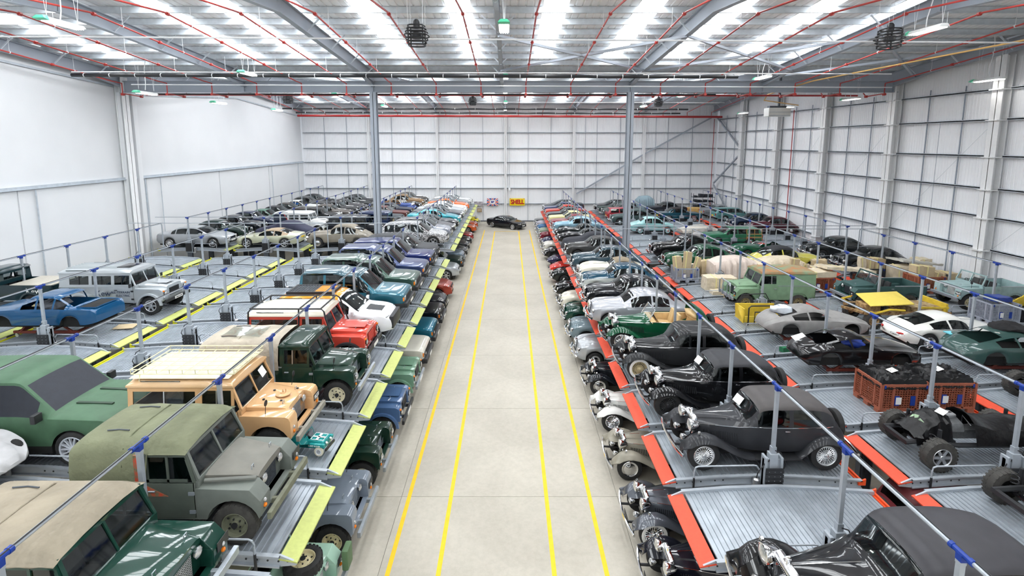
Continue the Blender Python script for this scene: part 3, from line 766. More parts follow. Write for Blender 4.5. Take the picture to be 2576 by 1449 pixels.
    P['post'] = (b.mesh('post', smooth=0), M_LIFT)
    b = MB().cyl((-2.6, y - 0.17, D + top), (-2.6, y + 0.17, D + top), 0.042, n=10).cyl((-2.6, y - 0.19, D + top), (-2.6, y - 0.13, D + top), 0.052, n=10).cyl((-2.6, y + 0.13, D + top), (-2.6, y + 0.19, D + top), 0.052, n=10)
    b.prism([(-2.645, D + top - 0.11), (-2.555, D + top - 0.11), (-2.55, D + top), (-2.65, D + top)], y - 0.05, y + 0.05)
    P['conduit_joint'] = (b.mesh('conduit_joint'), M_BLUE)
    gy = ms * 1.1
    b = MB().tube([(-2.35, gy, D + 0.34), (-2.28, gy, D + 0.44), (-2.2, gy, D + 0.45), (-0.85, gy, D + 0.42), (-0.78, gy, D + 0.39), (-0.75, gy, D + 0.3), (-0.75, gy, D + 0.05)], 0.02, 8)
    P['guard_rail'] = (b.mesh('guard_rail'), M_LIFT)
    P['rail_sleeve'] = (MB().cyl((-0.75, gy, D + 0.12), (-0.75, gy, D - 0.28), 0.026, n=8).mesh('rail_sleeve'), M_BLACK)
    b = MB().box(-0.75, -0.45, -ms * 1.0 - 0.1, -ms * 1.0 + 0.1, 0, D - 0.2)
    for k in range(3): b.box(-0.78 + 0.12 * k, -0.74 + 0.12 * k, -ms * 1.0 - 0.13, -ms * 1.0 + 0.13, 0, D - 0.2)
    P['support_leg'] = (b.mesh('support_leg', smooth=0), M_LIFTD)
    return P
LP = {s: deck_meshes(s) for s in 'LR'}
SMALL = ('bolt_row', 'panel_screw', 'cable')
ORD = ('first', 'second', 'third', 'fourth')
def lift(side, row, k, label, far=False):
    D = LP[side]; f = (FLAPL if side == 'L' else FLAPR)[row]
    t = thing('parking_lift', label, 'lift', (f, row_y(side, k), 0), 0 if side == 'L' else PI, 'yellow-flapped parking lifts' if side == 'L' else 'red-flapped parking lifts')
    for nm, (me, m) in D.items():
        nm = nm.rstrip('-1')
        if far and (nm in SMALL or nm in ('rail_sleeve',)): continue
        if row == 0 and nm == 'support_leg': continue
        put(nm, me, m, t)
    return t
# overhead conduits, one run per row and block
for side in 'LR':
    D, top = (DZL, 2.36) if side == 'L' else (DZR, 2.57)
    for row in range(4):
        f = (FLAPL if side == 'L' else FLAPR)[row]; x = f - 2.6 if side == 'L' else f + 2.6
        wall = 'smooth' if side == 'L' else 'profiled'
        for blk, (k0, k1) in (('near', (-2, 9)), ('far', (20, 30))):
            y0 = row_y(side, k0) - 1.2; y1 = row_y(side, k1) + (1.0 if blk == 'near' else 0.4); z = D + top
            t = thing('overhead_conduit', 'grey overhead conduit above the %s %s-flap row from the aisle, %s block' % (ORD[row], 'yellow' if side == 'L' else 'red', blk), 'conduit', (x, 0, z), group='overhead power conduits')
            pts = [(0, y0, 0), (0, y1 - 0.08, 0), (0, y1, -0.04), (0, y1 + 0.03, -0.12), (0, y1 + 0.03, -1.7)]
            put('conduit', MB().tube(pts, 0.032, 8).mesh('conduit'), M_LIFT, t)
            put('black_cable', MB().tube([(0.02, y0, 0.036), (0.02, y1, 0.036)], 0.012, 5).mesh('black_cable'), M_BLACK, t)
    for blk, k, z_off in (('near', 9, 0.02), ('far', 20, 0.02)):
        y = row_y(side, k) + 1.0 if blk == 'near' else row_y(side, k) - 1.2
        fl_ = FLAPL if side == 'L' else FLAPR
        xa, xb = (fl_[0] - 2.6, WL + 1.0) if side == 'L' else (fl_[0] + 2.6, WR - 1.2)
        t = thing('cross_conduit', 'thin grey conduit crossing all rows at the %s end of the %s-flap %s block' % ('far' if blk == 'near' else 'near', 'yellow' if side == 'L' else 'red', blk), 'conduit', (0, y, D + top + z_off), group='cross conduits')
        put('conduit', MB().cyl((xa, 0, 0), (xb, 0, 0), 0.025, n=6).mesh('conduit'), M_LIFT, t)

# ================================================================== vehicle kit
CACHE = {}
def cached(key, fn):
    if key not in CACHE: CACHE[key] = fn()
    return CACHE[key]

# ---- wheels: outer face towards +y
def tyre_mesh(r, w, rin, lug):
    b = MB()
    b.lathe([(rin * .98, -w / 2), (rin * 1.08, -w * .52), (r * .9, -w * .52), (r * .985, -w * .42), (r, -w * .3), (r, w * .3), (r * .985, w * .42), (r * .9, w * .52), (rin * 1.08, w * .52), (rin * .98, w / 2 - .02)], n=26)
    if lug:
        n = 26
        for k in range(n):
            for s in (-1, 1):
                a = 2 * PI * (k + (0.5 if s > 0 else 0)) / n; c, q = math.cos(a), math.sin(a); t = (-q, c)
                vs = []
                for rr in (r * .97, r * 1.01):
                    for (dy, dt) in ((.12, -.025), (.5, -.025), (.5, .025), (.12, .025)):
                        vs.append((c * rr + t[0] * dt, s * w * dy, q * rr + t[1] * dt))
                b.hexa(vs)
    return b.mesh('tyre', smooth=40)
def rim_mesh(style, r, w):
    b = MB(); d = MB(); e = MB()
    if style == 'steel':
        b.lathe([(r * 1.04, w * .46), (r, w * .5), (r * .93, w * .44), (r * .88, w * .2), (r * .62, w * .12), (r * .5, w * .22), (r * .3, w * .26), (r * .28, w * .4), (r * .2, w * .45), (0.001, w * .45)], n=22)
        for k in range(5):
            a = 2 * PI * k / 5
            e.cyl((math.cos(a) * r * .42, w * .2, math.sin(a) * r * .42), (math.cos(a) * r * .42, w * .33, math.sin(a) * r * .42), .016, n=6)
            a += .6; e.cyl((math.cos(a) * r * .74, w * .1, math.sin(a) * r * .74), (math.cos(a) * r * .74, w * .185, math.sin(a) * r * .74), .022, n=7)
        d.cyl((0, w * .3, 0), (0, w * .55, 0), .055, n=10)
    elif style == 'wire':
        b.lathe([(r * 1.05, w * .46), (r, w * .5), (r * .95, w * .42), (r * .9, w * .1), (r * .93, -w * .3)], n=26)
        b.lathe([(r * .26, -.02), (r * .26, w * .4), (r * .2, w * .55), (r * .1, w * .62), (.001, w * .62)], n=12)
        n = 22
        for k in range(n):
            a = 2 * PI * k / n
            for da, y0, y1 in ((.5, w * .38, w * .12), (-.5, w * .38, w * .12), (.25, 0, w * .25)):
                b.cyl((math.cos(a) * r * .24, y0, math.sin(a) * r * .24), (math.cos(a + da) * r * .92, y1, math.sin(a + da) * r * .92), .0065, n=4, caps=False)
        d.lathe([(r * .95, -w * .3), (.001, -w * .3)], n=14)
    elif style in ('alloy', 'alloym'):
        b.lathe([(r * 1.04, w * .48), (r, w * .52), (r * .92, w * .46), (r * .9, w * .1)], n=26)
        n = 6 if style == 'alloy' else 14; ww = .045 if style == 'alloy' else .018
        for k in range(n):
            a = 2 * PI * k / n; c, q = math.cos(a), math.sin(a)
            vs = []
            for yy in (w * .28, w * .44):
                for rr, dt in ((r * .12, -ww), (r * .95, -ww * .75), (r * .95, ww * .75), (r * .12, ww)):
                    vs.append((c * rr - q * dt, yy, q * rr + c * dt))
            b.hexa(vs)
        b.lathe([(r * .26, w * .25), (r * .26, w * .46), (r * .2, w * .5), (.001, w * .5)], n=14)
        d.lathe([(r * .95, w * .1), (.001, w * .1)], n=16)
    else:   # hub cap
        b.lathe([(r * 1.04, w * .46), (r, w * .5), (r * .9, w * .4), (r * .7, w * .36)], n=24, mi=0)
        d.lathe([(r * .74, w * .36), (r * .7, w * .46), (r * .45, w * .54), (r * .2, w * .6), (.001, w * .61)], n=20)
    return b.mesh('wheel'), d.mesh('hub'), (e.mesh('wheel_nuts') if e.v else None)
def wheel(parent, x, y, r, w, style, rim, tyre=None, hub=None, rin=.62, lug=False, white=None, z=None, tilt=0):
    tm = cached(('tyre', r, w, rin, lug), lambda: tyre_mesh(r, w, rin * r, lug))
    rm, hm, nm_ = cached(('rim', style, r, w, rin), lambda: rim_mesh(style, rin * r, w))
    s = 1 if y > 0 else -1
    o = put('wheel', rm, rim, parent, (x, y, r if z is None else z), (tilt, 0, 0 if s > 0 else PI))
    put('tyre', tm, tyre or M_RUBBER, o)
    put('hub', hm, hub or (M_UNDER if style in ('wire', 'alloy', 'alloym') else M_BLACK if style == 'steel' else M_CHROME), o)
    if nm_ is not None: put('wheel_nuts', nm_, M_BLACK, o)['kind'] = 'stuff'
    if white:
        wm = cached(('ww', r, w, rin), lambda: MB().lathe([(rin * r * 1.02, w * .525), (rin * r * 1.06, w * .54), (r * .84, w * .545), (r * .87, w * .52)], n=26).mesh('whitewall'))
        put('whitewall', wm, white, o)
    return o
# ---- small shared parts, facing +x
def headlamp_meshes(r, d):
    a = MB().lathe([(r * .25, -d), (r * .7, -d * .75), (r * .96, -d * .25), (r * 1.06, 0), (r * 1.06, .02), (r * .96, .025)], axis='x', n=16).mesh('headlamp')
    l = MB().lathe([(r * .97, .018), (r * .75, .035), (r * .4, .05), (.001, .055)], axis='x', n=14).mesh('lens')
    return a, l
M_REFLECT = mat('lamp_reflector', (0.75, 0.76, 0.76), 0.15, 0.6, noise=0.3, nscale=30)
def headlamp(p, x, y, z, r=.09, d=.05, m=None, lens=None):
    a, l = cached(('hl', r, d), lambda: headlamp_meshes(r, d))
    o = put('headlamp', a, m or M_CHROME, p, (x, y, z)); put('lens', l, lens or M_REFLECT, o)
    return o
def lamp(p, name, x, y, z, m, r=.035, fx=1):
    me = cached(('lamp', r), lambda: MB().lathe([(r, -.02), (r, .015), (r * .6, .03), (.001, .035)], axis='x', n=10).mesh('lamp'))
    return put(name, me, m, p, (x, y, z), (0, 0, 0 if fx > 0 else PI))
PLATES = {}
def plate(p, x, z, m, txt=None, tm=None, w=.5, h=.11, fx=1, y=0):
    me = cached(('plate', w, h), lambda: MB().box(-.006, .006, -w / 2, w / 2, -h / 2, h / 2).mesh('number_plate', bevel=.003, seg=1))
    o = put('number_plate', me, m, p, (x, y, z), (0, 0, 0 if fx > 0 else PI))
    if txt:
        tme = text_mesh(txt, h * .8, .002, .002)
        wd = max(v.co.x for v in tme.vertices) * 2
        sc = min(1, w * .9 / wd)
        put('lettering', tme, tm or M_BLACK, o, (.008, 0, 0), (R(90), 0, R(90)), (sc, 1, 1))
    return o
def seat_mesh():
    b = MB().hexa([(-.25, -.24, 0), (.25, -.24, 0), (.25, .24, 0), (-.25, .24, 0), (-.25, -.23, .16), (.25, -.23, .2), (.25, .23, .2), (-.25, .23, .16)])
    b.hexa([(-.32, -.23, .1), (-.18, -.23, .1), (-.18, .23, .1), (-.32, .23, .1), (-.45, -.2, .72), (-.34, -.2, .72), (-.34, .2, .72), (-.45, .2, .72)])
    return b.mesh('seat', bevel=.05, seg=2)
def seat(p, x, y, z, m=None, sc=1, wide=1):
    return put('seat', cached('seat', seat_mesh), m or M_DARK, p, (x, y, z), (0, 0, 0), (sc, sc * wide, sc))
def steering(p, x, y, z, m=None, tilt=60):
    me = cached('steer', lambda: MB().tube([(.19 * math.cos(a), .19 * math.sin(a), 0) for a in [2 * PI * k / 16 for k in range(17)]], .014, 6).bar((-.19, 0, 0), (.19, 0, 0), .03, .012).bar((0, -.19, 0), (0, 0, 0), .03, .012).cyl((0, 0, -.3), (0, 0, .01), .025, n=6).mesh('steering_wheel'))
    return put('steering_wheel', me, m or M_BLACK, p, (x, y, z), (0, R(-tilt), 0))
def mirror(p, x, y, z, m):
    me = cached('mirror', lambda: MB().box(-.05, .05, -.09, .09, -.09, .09).bar((0, 0, -.05), (0.02, -.16, -.07), .03, .03).mesh('door_mirror', bevel=.02))
    return put('door_mirror', me, m, p, (x, y, z), (0, 0, 0 if y > 0 else PI))
def bow(hw, x, sag, z, n=9, lift=0):
    return [(x - sag * abs(k / n * 2 - 1) ** 2.4, hw * (k / n * 2 - 1), z - lift * abs(k / n * 2 - 1) ** 2) for k in range(n + 1)]
def bumper_tube(p, hw, x, sag, z, r, m, fx=1, name='bumper', h=1.0):
    me = cached(('bmp', hw, sag, r, h), lambda: MB().tube(bow(hw, 0, sag, 0), r, 8).mesh('bumper'))
    return put(name, me, m, p, (x, 0, z), (0, 0, 0 if fx > 0 else PI), (1, 1, h))
def sheet_of_paper(p, x, y, z, tilt=55, w=.21, h=.3):
    me = cached(('paper', w, h), lambda: MB().box(-w / 2, w / 2, -h / 2, h / 2, -.001, .001).mesh('paper_notice', smooth=0))
    return put('paper_notice', me, M_PAPER, p, (x, y, z), (0, R(tilt), R(8)))

# ---- lofted bodies
def loft(S):
    """build body / glass / roof meshes from a style spec; x forward, origin on the ground amid the axles"""
    f = pc if S.get('curvy', True) else pw
    top, belt, plan, topw, bot = S['top'], S['belt'], S['plan'], S['topw'], S['bot']
    x0, x1 = top[0][0], top[-1][0]
    xs = set()
    n = S.get('n', 30)
    for k in range(n + 1): xs.add(round(lerp(x0, x1, k / n), 3))
    for kk in (top, plan):
        for q, _ in kk: xs.add(round(q, 3))
    for xc, rr in S['arches']:
        for k in range(13): xs.add(round(xc + rr * math.cos(PI * k / 12), 3))
    for a, b_ in S.get('sides', []): xs.add(a); xs.add(b_)
    for key in ('ws', 'rear'):
        if S.get(key): xs.add(S[key][0]); xs.add(S[key][1])
    xs = sorted(q for q in xs if x0 <= q <= x1)
    out = [xs[0]]
    keep = set(v for a in S.get('sides', []) for v in a)
    for q in xs[1:]:
        if q - out[-1] > 0.014: out.append(q)
        elif q in keep: out[-1] = q
    xs = out
    box = S.get('box', 0)
    rows = []
    for x in xs:
        zb = f(bot, x)
        for xc, rr in S['arches']:
            if abs(x - xc) < rr: zb = max(zb, S['az'] + math.sqrt(rr * rr - (x - xc) ** 2))
        hw = f(plan, x); zt = f(top, x); ze = min(f(belt, x), zt); ze = max(ze, zb + 0.03); zt = max(zt, ze)
        d = ze - zb; tw = hw * f(topw, x)
        cr = min((zt - ze) * 0.5, S.get('crown', 0.07)); z8 = zt - cr
        val = pw(S['valley'], x) if 'valley' in S else 0
        sh = 0.985 if box else 0.955
        wl = S.get('waist', 0)
        P = [(hw * (.95 if box else .9), zb), (hw * (.985 if box else .97), zb + .22 * d), (hw, zb + .5 * d), (hw * (.995 if box else .985), zb + .82 * d), (hw * sh, ze)]
        a, b_ = P[4], (tw, z8)
        for t, v in ((.07, .3), (.5, 1.0), (.93, .3)):
            bul = math.sin(PI * t) * S.get('bulge', .02)
            P.append((lerp(a[0], b_[0], t) + bul, lerp(a[1], b_[1], t) - val * v))
        P += [b_, (tw * .93, z8 + .5 * cr), (tw * .55, z8 + .9 * cr), (0, zt)]
        rows.append([(x, y, z) for y, z in P] + [(x, -y, z) for y, z in reversed(P[:-1])])
    parts = {}
    def add(key, quad):
        if key is None: return
        b = parts.setdefault(key, MB()); b._add(quad, [(0, 1, 2, 3)])
    ws, rear, sides = S.get('ws'), S.get('rear'), S.get('sides', [])
    for i in range(len(xs) - 1):
        xm = (xs[i] + xs[i + 1]) / 2
        for j in range(22):
            h = j if j < 11 else 21 - j; sd = 'l' if j < 11 else 'r'
            q = [rows[i][j], rows[i + 1][j], rows[i + 1][j + 1], rows[i][j + 1]]
            key = 'body'
            hgt = rows[i][8][2] - rows[i][4][2]; hgt2 = rows[i + 1][8][2] - rows[i + 1][4][2]
            cut = S.get('open')
            if cut and cut[0] < xm < cut[1] and h >= 4: key = None
            elif ws and ws[0] < xm < ws[1] and h >= 9: key = 'windscreen'
            elif rear and rear[0] < xm < rear[1] and h >= 9: key = 'rear_window'
            else:
                if h in (5, 6) and min(hgt, hgt2) > .1:
                    for wi, (a, b_) in enumerate(sides):
                        if a < xm < b_: key = ('side_window', wi, sd)
                if key == 'body':
                    t0 = S.get('roof')
                    if t0 and t0[0] < xm < t0[1] and h >= S.get('roof_h', 7): key = 'roof'
                    tt = S.get('twotone')
                    if tt and h >= 4 and key == 'body' and tt[0] < xm < tt[1]: key = 'roof'
            add(key, q)
    b = parts['body']
    m = len(rows[0])
    for r_ in (rows[0], rows[-1]):
        b._add(r_, [tuple(range(m))])
    return {k: v.mesh(k if isinstance(k, str) else 'side_window', smooth=S.get('smooth', 42)) for k, v in parts.items()}

def mk(curvy=True, **k): k['curvy'] = curvy; return k
ST = {}
ST['suv_box'] = mk(False, top=[(-2.25, .95), (-2.22, 1.08), (-2.02, 1.70), (-1.92, 1.77), (-1.0, 1.8), (.1, 1.8), (.2, 1.78), (.28, 1.73), (.92, 1.15), (.98, 1.12), (1.5, 1.11), (1.95, 1.07), (2.1, 1.02), (2.15, .94)],
    belt=[(-2.25, .93), (-2.2, 1.05), (.95, 1.06), (1.9, 1.03), (2.12, .97), (2.15, .92)], topw=[(-2.25, .9), (-2.0, .80), (.25, .78), (.9, .86), (1.0, .92), (2.15, .9)],
    plan=[(-2.25, .82), (-2.15, .88), (1.8, .9), (2.05, .88), (2.15, .82)], bot=[(-2.25, .55), (-1.9, .45), (1.9, .45), (2.15, .52)], arches=[(-1.27, .44), (1.27, .44)], az=.36,
    ws=(.31, .9), rear=(-2.2, -2.04), sides=[(-1.95, -1.2), (-1.1, -.35), (-.27, .62)], roof=(-2.0, .29), box=1, crown=.05, smooth=30, bulge=.01)
ST['suv_step'] = dict(ST['suv_box'], top=[(-2.25, .95), (-2.22, 1.12), (-2.08, 1.86), (-1.98, 1.95), (-.62, 1.97), (-.42, 1.90), (.12, 1.87), (.24, 1.84), (.32, 1.79), (.95, 1.19), (1.0, 1.16), (1.5, 1.14), (1.95, 1.08), (2.1, 1.03), (2.15, .95)],
    belt=[(-2.25, .93), (-2.2, 1.09), (.95, 1.10), (1.9, 1.04), (2.12, .98), (2.15, .92)], sides=[(-2.0, -1.15), (-1.05, -.35), (-.27, .66)], ws=(.34, .93), rear=(-2.2, -2.1), roof=(-2.06, .33))
ST['suv_round'] = mk(top=[(-2.3, .75), (-2.27, 1.1), (-2.08, 1.52), (-1.75, 1.66), (-.6, 1.75), (.05, 1.73), (.35, 1.66), (1.12, 1.15), (1.22, 1.11), (2.0, 1.0), (2.25, .82), (2.32, .62)],
    belt=[(-2.3, .75), (-2.2, 1.1), (-1, 1.09), (1.1, 1.05), (1.9, .97), (2.2, .82), (2.32, .6)], topw=[(-2.3, .8), (-1.9, .68), (0, .72), (.4, .74), (1.12, .85), (1.6, .8), (2.32, .75)],
    plan=[(-2.3, .70), (-2.1, .9), (-1.3, .96), (1.5, .95), (2.0, .86), (2.32, .60)], bot=[(-2.3, .5), (-1.9, .38), (1.9, .36), (2.32, .38)], arches=[(-1.38, .44), (1.38, .44)], az=.37,
    ws=(.38, 1.1), rear=(-2.24, -2.0), sides=[(-1.95, -1.3), (-1.22, -.42), (-.35, .75)], crown=.08, roof=(-2.0, .33), roof_h=7)
ST['saloon_new'] = mk(top=[(-2.5, .7), (-2.45, .95), (-2.3, 1.02), (-1.72, 1.06), (-1.1, 1.35), (-.6, 1.43), (0, 1.43), (.32, 1.38), (1.12, 1.01), (1.25, .97), (2.1, .83), (2.38, .7), (2.47, .52)],
    belt=[(-2.5, .68), (-2.4, .95), (-1.7, .97), (1.15, .94), (2.0, .8), (2.35, .66), (2.47, .5)], topw=[(-2.5, .8), (-1.7, .78), (-.9, .68), (.3, .68), (1.12, .8), (1.6, .72), (2.47, .7)],
    plan=[(-2.5, .68), (-2.3, .85), (-1.4, .92), (1.4, .92), (2.1, .84), (2.47, .55)], bot=[(-2.5, .42), (-2.1, .3), (2.0, .26), (2.47, .3)], arches=[(-1.5, .40), (1.5, .40)], az=.33,
    ws=(.34, 1.1), rear=(-1.68, -1.05), sides=[(-1.35, -1.08), (-1.0, -.3), (-.22, .78)], crown=.07, valley=[(1.2, 0), (1.6, .015), (2.4, .02)])
ST['coupe_new'] = mk(top=[(-2.35, .7), (-2.3, .93), (-2.1, .98), (-1.6, 1.06), (-.9, 1.27), (-.35, 1.31), (.05, 1.27), (.8, .94), (.9, .91), (1.9, .79), (2.2, .66), (2.33, .5)],
    belt=[(-2.35, .65), (-2.25, .9), (-1.6, .94), (-.8, .88), (.8, .86), (1.6, .8), (2.1, .66), (2.33, .48)], topw=[(-2.35, .8), (-1.6, .72), (-.8, .64), (.1, .66), (.8, .8), (1.4, .7), (2.33, .65)],
    plan=[(-2.35, .66), (-2.1, .85), (-1.3, .94), (0, .89), (1.3, .93), (1.95, .84), (2.33, .5)], bot=[(-2.35, .4), (-2, .28), (1.9, .24), (2.33, .28)], arches=[(-1.36, .40), (1.36, .40)], az=.33,
    ws=(.07, .78), rear=(-1.58, -.92), sides=[(-1.15, -.62), (-.55, .5)], crown=.07, valley=[(.9, 0), (1.4, .02), (2.3, .02)], roof=(-1.6, .05), roof_h=4)
ST['saloon_50s'] = mk(top=[(-2.5, .42), (-2.42, .7), (-2.0, .96), (-1.6, 1.12), (-1.2, 1.38), (-.75, 1.55), (-.3, 1.6), (.15, 1.57), (.38, 1.5), (.84, 1.17), (.92, 1.14), (1.7, 1.08), (2.1, 1.0), (2.26, .88), (2.3, .6)],
    belt=[(-2.5, .4), (-2.35, .66), (-1.6, .98), (-.9, .99), (.8, .98), (1.3, .97), (1.9, .93), (2.2, .78), (2.3, .5)], topw=[(-2.5, .6), (-1.6, .62), (-.6, .68), (.38, .66), (.85, .62), (1.1, .56), (2.3, .26)],
    valley=[(.85, 0), (1.2, .05), (2.3, .13)], plan=[(-2.5, .5), (-2.2, .74), (-1.4, .90), (-.4, .91), (1.3, .91), (1.9, .87), (2.3, .66)], bot=[(-2.5, .36), (-2, .3), (1.8, .3), (2.3, .38)],
    arches=[(-1.5, .36), (1.5, .42)], az=.33, ws=(.4, .82), rear=(-1.58, -1.22), sides=[(-1.15, -.42), (-.34, .55)], crown=.10, n=36, roof=(-1.7, .42), roof_h=4, twotone=(-2.4, 2.2))
ST['coupe_40s'] = mk(top=[(-2.35, .4), (-2.25, .66), (-1.8, 1.0), (-1.3, 1.33), (-.8, 1.53), (-.3, 1.58), (.1, 1.54), (.32, 1.47), (.74, 1.15), (.84, 1.12), (1.6, 1.06), (2.0, .96), (2.2, .82), (2.25, .55)],
    belt=[(-2.35, .38), (-2.2, .6), (-1.6, .94), (-.9, .96), (.8, .96), (1.3, .94), (1.8, .9), (2.15, .72), (2.25, .48)], topw=[(-2.35, .5), (-1.6, .58), (-.6, .66), (.3, .66), (.75, .6), (1.1, .52), (2.25, .24)],
    valley=[(.75, 0), (1.1, .08), (2.2, .16)], plan=[(-2.35, .45), (-2.1, .7), (-1.4, .88), (-.4, .86), (1.3, .89), (1.8, .84), (2.25, .6)], bot=[(-2.35, .36), (-2, .3), (1.8, .3), (2.25, .38)],
    arches=[(-1.35, .36), (1.4, .40)], az=.34, roof=(-1.65, .36), roof_h=7, ws=(.34, .72), rear=(-1.6, -1.1), sides=[(-1.2, -.5), (-.42, .5)], crown=.12, n=34)
ST['sports_50s'] = mk(top=[(-2.1, .38), (-2.0, .62), (-1.6, .85), (-1.1, 1.05), (-.75, 1.24), (-.4, 1.31), (-.05, 1.28), (.12, 1.2), (.42, .97), (.5, .95), (1.3, .93), (1.9, .84), (2.12, .7), (2.18, .5)],
    belt=[(-2.1, .35), (-1.95, .58), (-1.3, .88), (-.5, .82), (.3, .86), (1.2, .93), (1.75, .84), (2.1, .62), (2.18, .45)], topw=[(-2.1, .5), (-1.4, .56), (-.5, .64), (.1, .64), (.45, .58), (.8, .5), (2.18, .22)],
    valley=[(.4, 0), (.8, .06), (1.9, .14)], plan=[(-2.1, .4), (-1.9, .6), (-1.3, .78), (-.3, .76), (1.2, .8), (1.8, .74), (2.18, .5)], bot=[(-2.1, .32), (-1.8, .27), (1.8, .27), (2.18, .34)],
    arches=[(-1.3, .33), (1.3, .38)], az=.32, ws=(.13, .41), rear=(-1.08, -.76), sides=[(-.72, .3)], crown=.09, n=34, roof=(-1.2, .14), roof_h=4)
ST['gt_60s'] = mk(top=[(-2.15, .45), (-2.08, .66), (-1.6, .9), (-1.1, 1.06), (-.6, 1.19), (-.2, 1.22), (.05, 1.18), (.5, .9), (.6, .87), (1.3, .82), (1.9, .70), (2.25, .56), (2.35, .46)],
    belt=[(-2.15, .42), (-2.0, .6), (-1.3, .84), (-.6, .82), (.5, .8), (1.3, .77), (1.9, .64), (2.25, .5), (2.35, .42)], topw=[(-2.15, .6), (-1.5, .6), (-.6, .62), (0, .62), (.5, .72), (1.0, .55), (2.35, .5)],
    valley=[(.6, 0), (1.0, .03), (2.2, .03)], plan=[(-2.15, .42), (-1.95, .62), (-1.3, .82), (0, .80), (1.3, .82), (1.9, .68), (2.25, .42), (2.35, .25)], bot=[(-2.15, .4), (-1.8, .26), (1.6, .24), (2.35, .38)],
    arches=[(-1.22, .36), (1.25, .37)], az=.32, ws=(.07, .5), rear=(-1.55, -.85), sides=[(-1.1, -.5), (-.43, .38)], crown=.09, n=36)
ST['estate'] = mk(False, top=[(-2.3, .75), (-2.27, .95), (-2.05, 1.36), (-1.95, 1.41), (-.5, 1.45), (.15, 1.42), (.25, 1.39), (.85, .99), (.95, .96), (1.9, .9), (2.15, .84), (2.2, .72)],
    belt=[(-2.3, .72), (-2.2, .93), (.9, .92), (1.9, .86), (2.17, .8), (2.2, .7)], topw=[(-2.3, .85), (-2.0, .74), (.25, .74), (.85, .84), (1.0, .86), (2.2, .86)], plan=[(-2.3, .74), (-2.15, .82), (1.8, .83), (2.1, .8), (2.2, .74)],
    bot=[(-2.3, .42), (-1.9, .32), (1.9, .3), (2.2, .38)], arches=[(-1.3, .38), (1.32, .38)], az=.31, ws=(.28, .83), rear=(-2.24, -2.07), sides=[(-1.95, -1.12), (-1.02, -.3), (-.22, .55)], crown=.05, smooth=34, box=1, roof=(-2.0, .24))
ST['saloon_60s'] = dict(ST['estate'], top=[(-2.3, .72), (-2.26, .9), (-1.5, .95), (-1.4, .98), (-.85, 1.36), (-.65, 1.42), (.05, 1.43), (.2, 1.4), (.8, .98), (.9, .95), (1.9, .89), (2.15, .82), (2.2, .7)], sides=[(-1.15, -.75), (-.68, -.1), (-.02, .52)], ws=(.24, .78), rear=(-1.36, -.88), roof=(-.9, .2), crown=.06)
ST['small_50s'] = mk(top=[(-2.0, .5), (-1.92, .8), (-1.5, .96), (-1.15, 1.08), (-.75, 1.34), (-.3, 1.44), (.2, 1.42), (.45, 1.35), (.88, 1.02), (.96, .98), (1.6, .84), (1.9, .68), (1.97, .5)],
    belt=[(-2.0, .48), (-1.9, .74), (-1.2, .93), (.9, .9), (1.5, .78), (1.85, .64), (1.97, .46)], topw=[(-2.0, .7), (-1.2, .66), (-.3, .72), (.45, .7), (.9, .74), (1.97, .6)], plan=[(-2.0, .55), (-1.8, .7), (-1, .76), (1.2, .76), (1.7, .7), (1.97, .5)],
    bot=[(-2.0, .4), (-1.6, .3), (1.6, .3), (1.97, .36)], arches=[(-1.15, .34), (1.15, .35)], az=.3, ws=(.47, .86), rear=(-1.1, -.78), sides=[(-.75, -.15), (-.07, .6)], crown=.08)
ST['vintage'] = mk(top=[(-2.05, .62), (-1.95, .92), (-1.8, 1.08), (-1.62, 1.36), (-1.36, 1.52), (-.8, 1.59), (-.1, 1.58), (.08, 1.54), (.16, 1.48), (.42, 1.14), (.5, 1.12), (1.0, 1.1), (1.52, 1.07)],
    belt=[(-2.05, .6), (-1.9, .86), (-1.6, 1.03), (.3, 1.04), (.6, .98), (1.52, .94)], topw=[(-2.05, .6), (-1.5, .80), (-.5, .85), (.15, .83), (.45, .72), (.8, .55), (1.52, .5)], plan=[(-2.05, .38), (-1.75, .56), (-1.25, .65), (-.4, .68), (.3, .63), (.5, .56), (1.52, .26)],
    bot=[(-2.05, .5), (-1.6, .42), (1.52, .46)], arches=[], az=.36, ws=(.17, .41), rear=(-1.78, -1.64), sides=[(-1.3, -.62), (-.52, .2)], crown=.10, n=32, roof=(-1.75, .16), roof_h=7)
ST['cover'] = mk(top=[(-2.4, .5), (-2.3, .9), (-1.6, 1.1), (-.9, 1.38), (-.2, 1.46), (.3, 1.4), (1.0, 1.06), (1.8, .98), (2.25, .85), (2.4, .45)], belt=[(-2.4, .3), (-2.2, .75), (-.5, .9), (1.2, .86), (2.2, .65), (2.4, .3)],
    topw=[(-2.4, .7), (-.4, .72), (2.4, .7)], plan=[(-2.4, .6), (-2.1, .9), (2.0, .9), (2.4, .62)], bot=[(-2.4, .1), (2.4, .1)], arches=[], az=.3, crown=.12, n=34)

